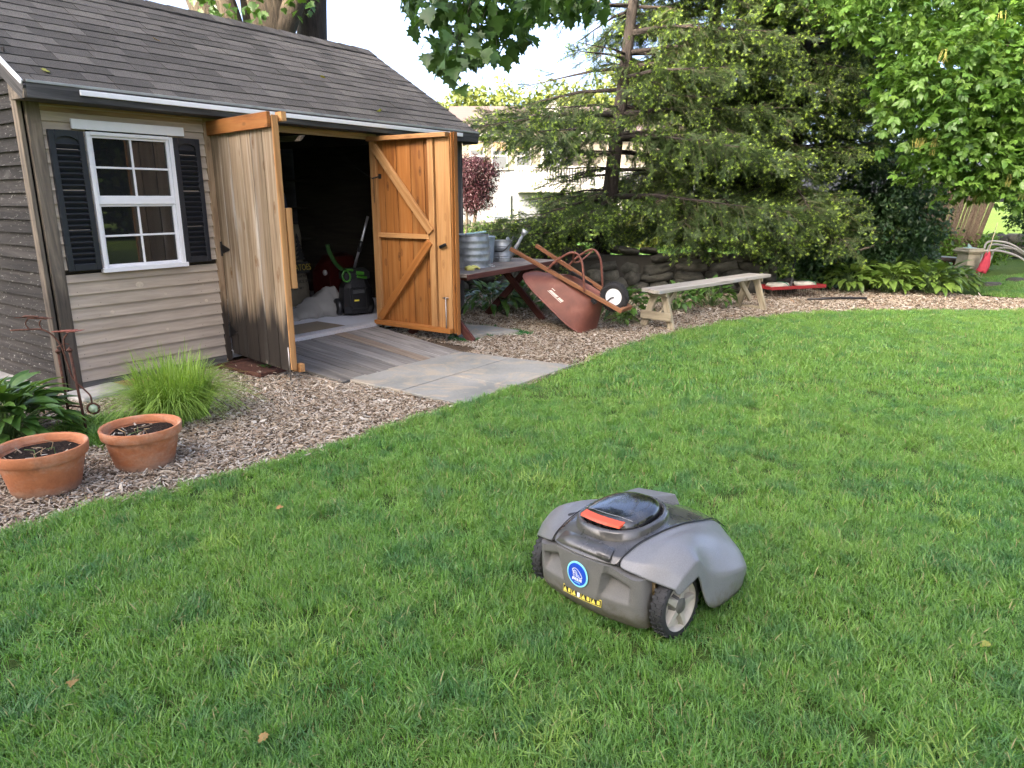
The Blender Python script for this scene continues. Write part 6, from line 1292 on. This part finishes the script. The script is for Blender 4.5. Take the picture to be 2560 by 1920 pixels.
# ---- shrubs
def shrub(label, base, ells, protos, seed, smin=0.8, smax=1.2, name='shrub', group=None, stems=True):
    s = thing(name, label, 'shrub', base, 0, group); crown('foliage', s, ells, protos, smin, smax, seed, 0.3, 0.45)
    B = []; r = random.Random(seed)
    for (c, rad, n) in ells:
        for j in range(4): B.append(tubeVF([(r.uniform(-.1, .1), r.uniform(-.1, .1), -0.05), ((c[0]-base[0])*0.6+r.uniform(-.2, .2), (c[1]-base[1])*0.6, c[2]*0.6), (c[0]-base[0]+r.uniform(-.5, .5)*rad[0], c[1]-base[1]+r.uniform(-.4, .4)*rad[1], c[2]+r.uniform(0, .5)*rad[2])], [0.02, 0.014, 0.004], 5, False))
    ob('stems', mk(*join(B), bk2, True), s); return s
shrub('dark bluish shrub with drooping leaves between spruce and reed screen', (6.6, 12.9, 0), [((6.2, 12.5, 0.75), (0.8, 0.6, 0.7), 330), ((6.75, 12.6, 1.2), (0.75, 0.6, 0.75), 360), ((6.2, 12.9, 1.9), (0.8, 0.5, 0.6), 200), ((7.1, 12.9, 0.6), (0.5, 0.4, 0.45), 140)], C_shr, 640)
shrub('low dark shrub under the bushy spruce behind the rake handle', (5.6, 12.6, 0), [((5.5, 12.3, 0.40), (0.9, 0.5, 0.5), 260)], C_shr, 641)
shrub('feathery light green bush beside the stone pedestal', (9.4, 15.5, 0), [((9.0, 15.6, 0.50), (0.8, 0.4, 0.5), 300), ((10.1, 15.7, 0.35), (0.6, 0.4, 0.4), 200)], C_brt, 642, 0.9, 1.4)
shrub('open shrub at the right edge in front of the far lawn', (11.9, 16.4, 0), [((11.4, 16.2, 1.35), (0.6, 0.4, 0.6), 150), ((12.1, 16.4, 1.1), (0.7, 0.5, 0.8), 160)], CL(mapm, 12, 0.14, lambda r: ovate(0.08, 0.04), 4, 160), 643)
shrub('small bright bush on the lawn behind the watering can', (-0.65, 17.0, 0), [((-0.6, 17.0, 0.55), (0.35, 0.3, 0.45), 120)], C_brt, 644, 1.0, 1.5)
for i, (x, y, w, h) in enumerate(((3.4, 22.0, 1.0, 0.75), (4.9, 22.3, 1.0, 0.85), (6.4, 22.6, 1.1, 0.9), (8.0, 23, 1.2, 0.9))):
    shrub(('sunlit yellow shrub just right of the leaning spruce trunk', 'sunlit yellow shrub second right of the leaning trunk', 'sunlit yellow shrub seen low between the spruces', 'sunlit yellow shrub behind the bushy spruce')[i], (x, y, 0), [((x, y, h*0.55), (w, 0.5, h*0.7), 170)], C_hed, 650+i, 0.9, 1.4, 'hedge_shrub', 'sunlit shrubs beyond the wall')
rm = thing('red_maple_tree', 'small purple-leaved maple in front of the neighbouring house', 'tree', tuple(Wp(1180, 560, 30).xy)+(0,)); c = Wp(1190, 455, 30)
limb('trunk', [(rm.location.x, rm.location.y, -.05), (rm.location.x+.15, rm.location.y, 0.9), (c.x, c.y, 1.9)], [0.09, 0.07, 0.04], bk1, rm); limb('limb', [(rm.location.x-.25, rm.location.y, -.05), (rm.location.x-.2, rm.location.y, 0.8), (c.x-.4, c.y, 1.7)], [0.06, 0.05, 0.03], bk1, rm)
crown('crown', rm, [((c.x, c.y, 2.35), (0.95, 0.8, 0.85), 480), ((c.x-0.1, c.y, 1.6), (0.85, 0.7, 0.7), 330)], C_red, 0.8, 1.2, 660, 0.3, 0.5)
for i, (px, Y, z, rx, rz) in enumerate(((1060, 75, 7.5, 5, 3.5), (1180, 70, 8.0, 5, 3.8), (1290, 78, 8.5, 6, 4.5), (1420, 74, 8.5, 6, 4.5), (1560, 72, 9.5, 6, 5.0), (1720, 76, 10, 6, 6), (1880, 80, 10, 7, 6))):
    p = Wp(px, 494, Y); ft = thing('far_tree', ('sunlit far tree just beyond the shed roof end', 'sunlit far tree above the left of the house roof', 'sunlit far tree above the middle of the house roof', 'sunlit far tree above the right of the house roof', 'sunlit far tree behind the leaning spruce trunk', 'far tree glimpsed behind the dark spruce', 'far tree glimpsed behind the bushy spruce')[i], 'tree', (p.x, Y, 0), 0, 'far trees beyond the house')
    limb('trunk', [(p.x, Y, -.1), (p.x+.2, Y, 3), (p.x, Y, z)], [0.4, 0.3, 0.12], bk1, ft); crown('crown', ft, [((p.x, Y, z-0.6), (rx*0.75, 3, rz), 240)], C_far, 0.8, 1.4, 670+i, 0.4, 0.8)
# ---- hostas
hosta((-0.25, 9.55, 0), 0.50, 0.34, 90, 0.20, 'dark hosta in the shade under the picnic table, near the door', HL, 'hostas under the table', 61); hosta((0.15, 9.95, 0), 0.50, 0.34, 90, 0.20, 'dark hosta under the table between its crossed legs', HL, 'hostas under the table', 62); hosta((0.72, 9.55, 0), 0.42, 0.28, 70, 0.19, 'hosta behind the tipped wheelbarrow tray', HL, 'hostas under the table', 63)
hosta((1.42, 9.0, 0), 0.40, 0.36, 110, 0.17, 'leafy hosta beside the wheelbarrow wheel and the near bench leg', HL, 'hostas by the bench', 64); hosta((1.35, 8.62, 0), 0.20, 0.12, 26, 0.12, 'small low hosta at the foot of the barrow tray', HLL, 'hostas by the bench', 65)
hosta((2.25, 9.75, 0), 0.40, 0.30, 80, 0.17, 'hosta under the bench, nearer its left leg', HL, 'hostas by the bench', 66); hosta((2.85, 10.15, 0), 0.40, 0.30, 80, 0.17, 'hosta under the bench, nearer its right leg', HL, 'hostas by the bench', 67)
for i, (x, y) in enumerate(((5.55, 11.75), (6.15, 11.6), (6.75, 11.5), (7.25, 11.85), (6.4, 12.05), (5.95, 12.15), (6.95, 12.15))):
    hosta((x, y, 0), 0.48, 0.40, 130, 0.23, ('light green hosta at the left end of the right-hand bed', 'light green hosta second from the left in the front of the right-hand bed', 'light green hosta third from the left in the front of the right-hand bed', 'light green hosta at the right end of the bed by the pedestal', 'light green hosta in the middle of the back row', 'light green hosta in the back row under the spruce', 'light green hosta in the back row before the bird bath')[i], HLL, 'light green hostas in the right bed', 70+i)
for i, (x, y) in enumerate(((3.9, 12.0), (4.6, 12.1), (5.1, 12.25))): hosta((x, y, 0), 0.46, 0.32, 80, 0.18, ('dark leafy plant behind the rake deck', 'dark leafy plant beside the rake handle', 'dark leafy plant between rake and light hostas')[i], HL, 'shaded plants behind the rake', 80+i)
verge = [(7.5, 11.05), (8.3, 10.8), (9.6, 10.5), (14, 9.95), (14, 14.5), (10.4, 14.2), (8.9, 13.6), (7.9, 12.2)]
vg = sheet('lawn_strip', verge, 0.001, MATS.get('x') or bpy.data.materials['lawn_soil']); tag(vg, kind='structure')
P = lawnpts(7.4, 12.5, 9.9, 14.5, 150, None, verge, True); grass('grass', P, TFAR, 'patch of brighter grass right of the hosta bed', None, 0.9, 1.5)
# grass on the far lawns
P = np.vstack([lawnpts(-3, 9, 13.5, 24, 26, None, [(-3, 13.5), (9, 13.5), (12, 24), (-4, 24)], True)]); TLAWN = [tuft(60, 0.22, 0.09, 0.8, 0.012, [gm], 800+i) for i in range(4)]; grass('grass', P, TLAWN, 'sunlit back lawn beyond the stone wall', None, 0.7, 1.2, -0.03)
# ---- neighbour's house
def sidemat(name, col, pitch):
    m, t, b = newmat(name); sz = N(t, 'ShaderNodeSeparateXYZ'); t.links.new(N(t, 'ShaderNodeNewGeometry').outputs['Position'], sz.inputs[0]); f = math_(t, 'FRACT', math_(t, 'DIVIDE', sz.outputs['Z'], pitch))
    n_ = noise(t, coords(t, 1.2, False), 1.0, 3); c = mixc(t, 0.4, col, ramp(t, n_, [(0.3, 0.85), (0.7, 1.1)]), 'MULTIPLY'); t.links.new(c, b.inputs['Base Color']); b.inputs['Roughness'].default_value = 0.6; bump(t, b, f, 0.8, 0.03); return m
HY = 40.0; hs = thing('house', 'two-storey neighbouring house with grey siding behind the spruce', 'house', (0, HY, 0)); sid = sidemat('house_siding', (0.12, 0.108, 0.085), 0.13); sidb = sidemat('house_siding_shaded', (0.105, 0.115, 0.125), 0.13); trimw = plain('house_trim', (0.30, 0.29, 0.275), 0.5, 0, 0.04)  # sidb: bluer copy of the siding, shade painted on lower wall and bay
hroof = sidemat('house_roof', (0.085, 0.066, 0.058), 0.16); glassd, t, b = newmat('house_glass'); b.inputs['Base Color'].default_value = (0.06, 0.065, 0.07, 1); b.inputs['Roughness'].default_value = 0.08; blind = plain('house_blind', (0.25, 0.17, 0.09), 0.8)
def hp(px, py): w_ = Wp(px, py, HY); return w_.x, w_.z
xl, _ = hp(1135, 400); xr = 14.0; ze = hp(1200, 338)[1]; zf = hp(1200, 425)[1]; zr = hp(1200, 262)[1]
box('wall', (xr-xl, 8, ze-zf), ((xl+xr)/2, 4, (ze+zf)/2), sid, hs, b=0.01); box('lower_wall', (xr-xl, 7.9, zf+0.2), ((xl+xr)/2, 4.06, (zf-0.2)/2), sidb, hs, b=0.01)
rf = ob('roof', mk([(xl-.5, -.5, ze-.05), (xr+.5, -.5, ze-.05), (xr+.5, 4, zr+0.4), (xl-.5, 4, zr+0.4), (xr+.5, 8.5, ze-.05), (xl-.5, 8.5, ze-.05)], [(0, 1, 2, 3), (3, 2, 4, 5), (0, 3, 5), (1, 4, 2), (0, 5, 4, 1)], hroof), hs)
board('gutter', (xl-.5, -.55, ze-.02), (xr+.5, -.55, ze-.02), 0.22, 0.12, trimw, hs, (0, -1, 0)); board('corner_trim', (xl+.06, -.02, 0), (xl+.06, -.02, ze), 0.16, 0.05, trimw, hs, (0, -1, 0))
def hwin(px0, px1, py0, py1, door=False, y=-0.03):
    x0, z1 = hp(px0, py0); x1, z0 = hp(px1, py1); f = box('window' if not door else 'door', (x1-x0, 0.06, z1-z0), ((x0+x1)/2, y, (z0+z1)/2), trimw, hs, b=0.01); w, h = x1-x0, z1-z0
    if door: o = box('door_leaf', (w*0.80, 0.05, h*0.95), (0, -0.02, -0.01), plain('door_grey', (0.10, 0.12, 0.15), 0.5), f, b=0.005); return
    for s in (0.25, -0.25): box('pane', (w*0.84, 0.03, h*0.44), (0, -0.025, s*h*0.98), glassd, f, b=0.004)
    box('blind', (w*0.8, 0.01, h*0.28), (0, -0.045, h*0.32), blind, f, b=0.003)
hwin(1174, 1212, 353, 425); hwin(1228, 1270, 353, 425); hwin(1288, 1328, 353, 425); hwin(1232, 1276, 487, 548, True); hwin(1364, 1386, 352, 420, True, -1.45)
x0, z0 = hp(1352, 420); x1, z1 = hp(1400, 300); box('bay', (x1-x0, 1.5, z1-z0), ((x0+x1)/2, -0.68, (z0+z1)/2), sidb, hs, b=0.01); board('bay_trim', (x0+.02, -1.46, z0), (x0+.02, -1.46, z1), 0.2, 0.06, trimw, hs, (0, -1, 0))
xc = (x0+x1)/2; ob('bay_roof', mk([(x0-.3, -1.8, z1-.1), (xc, -1.8, z1+.9), (x1+.3, -1.8, z1-.1), (x0-.3, 1.5, z1-.1), (xc, 1.5, z1+.9), (x1+.3, 1.5, z1-.1)], [(0, 1, 4, 3), (1, 2, 5, 4), (0, 2, 1), (0, 3, 5, 2)], trimw), hs)
xd0, zd = hp(1285, 468); xd1 = hp(1640, 468)[0]; box('deck', (xd1-xd0, 2.6, 0.35), ((xd0+xd1)/2, -1.35, zd-0.1), trimw, hs, b=0.01); zt = hp(1300, 422)[1]
board('deck_rail', (xd0, -2.6, zt), (xd1, -2.6, zt), 0.12, 0.08, trimw, hs, (0, 0, 1)); board('deck_rail', (xd0, -2.6, zd+.15), (xd1, -2.6, zd+.15), 0.08, 0.06, trimw, hs, (0, 0, 1))
bm_ = boxme(0.055, 0.04, zt-zd-.1, trimw, 0.003)
for i in range(int((xd1-xd0)/0.14)): ob('baluster', bm_, hs, (xd0+0.07+i*0.14, -2.6, (zt+zd)/2+.05))
for xx in (xd0+.1, xd0+2.7, xd0+5.4): board('deck_post', (xx, -2.5, 0), (xx, -2.5, zd), 0.2, 0.2, trimw, hs, (0, -1, 0))
for (px, Y, l) in ((1190, 33.5, 'low stone edging wall below the house'),):
    rw = thing('retaining_wall', l, 'wall', (Wp(px, 560, Y).x, Y, 0))
    for i in range(16): ob('stone', ROCK[i % 12], rw, (-1.5+i*0.36, 0, 0.22+0.12*(i % 2)), (0, 0, i), (0.42, 0.35, 0.4))
# ---- far right: reed screen, wall, pedestal, bird bath, flagged stake, arching tubes
reed = thing('reed_screen', 'leaning brown reed screen at the right behind the shrubs', 'fence', tuple(Wp(2345, 600, 15.5).xy)+(0,)); rdm = plain('reed_brown', (0.20, 0.145, 0.105), 0.9, 0, 0.35, 30); reeds = [mk(*tubeVF([(0, 0, 0), (0.0, 0, h_)], 0.0095, 5), rdm, True) for h_ in (1.75, 1.82, 1.9)]
for i in range(140): ob('reed', reeds[i % 3], reed, (-0.70+i*0.0105, random.gauss(0, .008), 0.15), (random.gauss(0.02, .01), 0.17+0.0008*(i-70)+random.gauss(0, .006), 0))
for z_ in (0.6, 1.2): tube('binding_wire', [(-0.55+z_*.12, -0.02, z_), (0.58+z_*.3, -0.02, z_)], 0.004, wire, reed, 4)
rw = thing('retaining_wall', 'dark retaining wall beyond the arching tubes', 'wall', (12.2, 18.5, 0)); rr = random.Random(4)
for row in range(2):
    x = -2.0
    while x < 3.5: w = rr.uniform(.3, .6); ob('stone', rr.choice(ROCK), rw, (x+w/2, 0, 0.16+row*.30), (0, 0, rr.uniform(-.2, .2)), (w*1.05, .5, .34)); x += w
pc = Wp(2412, 700, 13.6); pd = thing('stone_pedestal', 'tapered pale stone pedestal with a moulded cap', 'pedestal', (pc.x, pc.y, 0), 0.2); pst = plain('sandstone', (0.36, 0.32, 0.225), 0.9, 0, 0.2, 12, 0.7)
V = [(sx*(0.17-0.045*t), sy*(0.17-0.045*t), 0.48*t) for t in (0, 1) for sx, sy in ((-1, -1), (1, -1), (1, 1), (-1, 1))]; ob('shaft', mk(V, [(0, 3, 2, 1), (4, 5, 6, 7), (0, 1, 5, 4), (1, 2, 6, 5), (2, 3, 7, 6), (3, 0, 4, 7)], pst), pd)
box('cap', (0.40, 0.40, 0.05), (0, 0, 0.53), pst, pd, b=0.015); box('cap_neck', (0.32, 0.32, 0.03), (0, 0, 0.492), pst, pd, b=0.01); box('cap_top', (0.34, 0.34, 0.03), (0, 0, 0.567), pst, pd, b=0.01)
sd_ = thing('sundial', 'small verdigris sundial fin on the pedestal cap', 'sundial', (pc.x, pc.y, 0.582), 0.2); vg_ = plain('verdigris', (0.30, 0.42, 0.40), 0.6, 0.3); lathe('dial_plate', [(0, 0), (0.11, 0), (0.11, 0.008), (0, 0.010)], vg_, sd_, n=24); ob('gnomon', mk([(-.06, .003, .008), (.06, .003, .008), (-.05, .003, .09), (-.06, -.003, .008), (.06, -.003, .008), (-.05, -.003, .09)], [(0, 1, 2), (5, 4, 3), (0, 3, 4, 1), (1, 4, 5, 2), (2, 5, 3, 0)], vg_), sd_)
bc = Wp(2375, 690, 14.2); bb = thing('bird_bath', 'rusty square bird bath on a stump left of the pedestal', 'bird bath', (bc.x, bc.y, 0), -0.15); rs_ = plain('corten', (0.16, 0.06, 0.035), 0.85, 0.1, 0.4, 12)
box('stump', (0.34, 0.30, 0.30), (0.05, 0, 0.15), rs_, bb, b=0.01); box('basin', (0.62, 0.50, 0.06), (-0.02, 0, 0.33), plain('dark_wood_rim', (0.07, 0.05, 0.04), 0.8), bb, (0, R(4), 0), 0.01); box('water', (0.54, 0.42, 0.008), (-0.02, 0, 0.364), plain('pale_water', (0.55, 0.60, 0.65), 0.15, 0, 0.03), bb, (0, R(4), 0))
sc_ = Wp(2450, 702, 13.3); sk = thing('bamboo_stake', 'thin leaning bamboo stake by the pedestal', 'stake', (sc_.x, sc_.y, 0)); t2 = Wp(2487, 555, 13.4); tube('cane', [(0, 0, 0), (t2.x-sc_.x, 0.02, t2.z)], [0.011, 0.007], plain('bamboo', (0.50, 0.42, 0.25), 0.6), sk, 7)
rc = Wp(2464, 655, 13.25); rg = thing('red_cloth', 'crumpled red cloth tied to the bamboo stake', 'cloth', tuple(rc), 0); V = []; F = []
for i in range(13):
    for j in range(9): a = i/12*5.2; rad = 0.03+0.085*(j/8)**0.8*(1+0.35*math.sin(5*a+j*.5)); V.append((rad*math.cos(a)-0.05*(j/8), rad*math.sin(a)*0.6-0.03, 0.17-0.36*j/8+0.025*math.sin(3*a+j)))
F = [(i*9+j, (i+1)*9+j, (i+1)*9+j+1, i*9+j+1) for i in range(12) for j in range(8)]; o = ob('fabric', mk(V, F, plain('red_fabric', (0.52, 0.05, 0.075), 0.85, 0, 0.2, 9), True), rg); o.modifiers.new('s', 'SOLIDIFY').thickness = 0.004
for i, pts in enumerate(([(2300, 622), (2400, 632)] and [(2440, 632), (2480, 626), (2520, 632), (2560, 650), (2610, 690)], [(2470, 605), (2500, 604), (2530, 612), (2560, 632), (2600, 670)], [(2478, 612), (2510, 614), (2540, 624), (2575, 646), (2610, 680)], [(2490, 622), (2520, 620), (2550, 626), (2580, 642), (2620, 680)])):
    Y = 14.6+0.25*i; q = [Wp(a, b_, Y) for a, b_ in pts]; q = [Vector((q[0].x-0.12, Y, 0.0)), Vector((q[0].x-0.06, Y, q[0].z*0.75))]+q+[Vector((q[-1].x+0.1, Y, 0))]
    o = tube('arched_tube', smooth(q, 40), 0.022, trimw, None, 8); tag(o, ('nearest white arching tube, passing behind the pedestal', 'white arching tube rising highest behind the stake', 'white arching tube just under the highest one', 'white arching tube farthest back')[i], 'tube', 'white arching tubes')
st_ = tube('white_pole', [Wp(2378, 652, 14.0), Wp(2415, 640, 13.9)], 0.012, trimw, None, 6); tag(st_, 'short white rod from bird bath to pedestal', 'rod')
for i, (px, py, Y, sx) in enumerate(((2470, 722, 12.3, 0.5), (2545, 705, 13.0, 0.45))): c = Wp(px, py, Y); o = ob('edging_stone', ROCK[i], None, (c.x, Y, 0.03), (0, 0, .3), (sx, .3, .14)); tag(o, ('flat grey edging stone right of the hosta bed', 'pale edging stone at the right frame edge')[i], 'stone')
br = tube('fallen_branch', [Wp(2075, 650, 12.0), Wp(2150, 625, 12.1), Wp(2225, 603, 12.2)], [0.022, 0.02, 0.012], plain('bare_wood', (0.24, 0.20, 0.16), 0.9), None, 7); tag(br, 'bare grey branch lying among the dark shrubs', 'branch')
# ---- scattered leaves on roof, ramp and lawn
fl_ = [mk(*mapleleaf(0.09, q), lt, True) for q in (0.6, 1.4)]
for i, (px, py, w_) in enumerate(((103, 181, 'at the left end of the roof'), (390, 104, 'in the middle of the roof near the left'), (811, 198, 'in the middle of the roof above the doorway'), (951, 282, 'low on the roof above the right door'))):
    r0 = Vector((0, 0, 1.5)); d = Wp(px, py, 1.0)-r0; # meet the roof plane
    Ms = Matrix.Rotation(-SHED_RZ, 3, 'Z'); o_ = Ms @ (r0-Vector(SH)); dd = Ms @ d; # shed frame: z = 2.262 + (y+.23)*tan
    tn = 1.13/1.84; k = (2.262+(o_.y+.23)*tn-o_.z)/(dd.z-dd.y*tn); p = o_+dd*k; o = ob('fallen_leaf', fl_[i % 2], None, Vector(SH)+Ms.transposed() @ (p+Vector((0, -.012, .018))), (sl_*0.9, 0, SHED_RZ+i), 0.8); tag(o, 'fallen maple leaf '+w_, 'leaf', 'fallen leaves on the roof')
for i, (px, py, w_) in enumerate(((690, 1270, 'left of the robot mower'), (1680, 918, 'behind the mower near the bench'), (2090, 1275, 'right of the mower'), (2478, 1610, 'near the right frame edge'), (670, 1832, 'at the bottom left of the lawn'), (185, 1700, 'near the left frame edge of the lawn'), (2185, 1690, 'below and right of the mower'), (1940, 990, 'in the far lawn'))):
    d = Wp(px, py, 1.0)-Vector((0, 0, 1.5)); p = Vector((0, 0, 1.5))+d*((0.05-1.5)/d.z); o = ob('fallen_leaf', fl_[i % 2], None, p, (random.gauss(0, .3), random.gauss(0, .3), i), 0.42); tag(o, 'small dry leaf on the grass '+w_, 'leaf', 'dry leaves on the lawn')
bpy.context.view_layer.update()
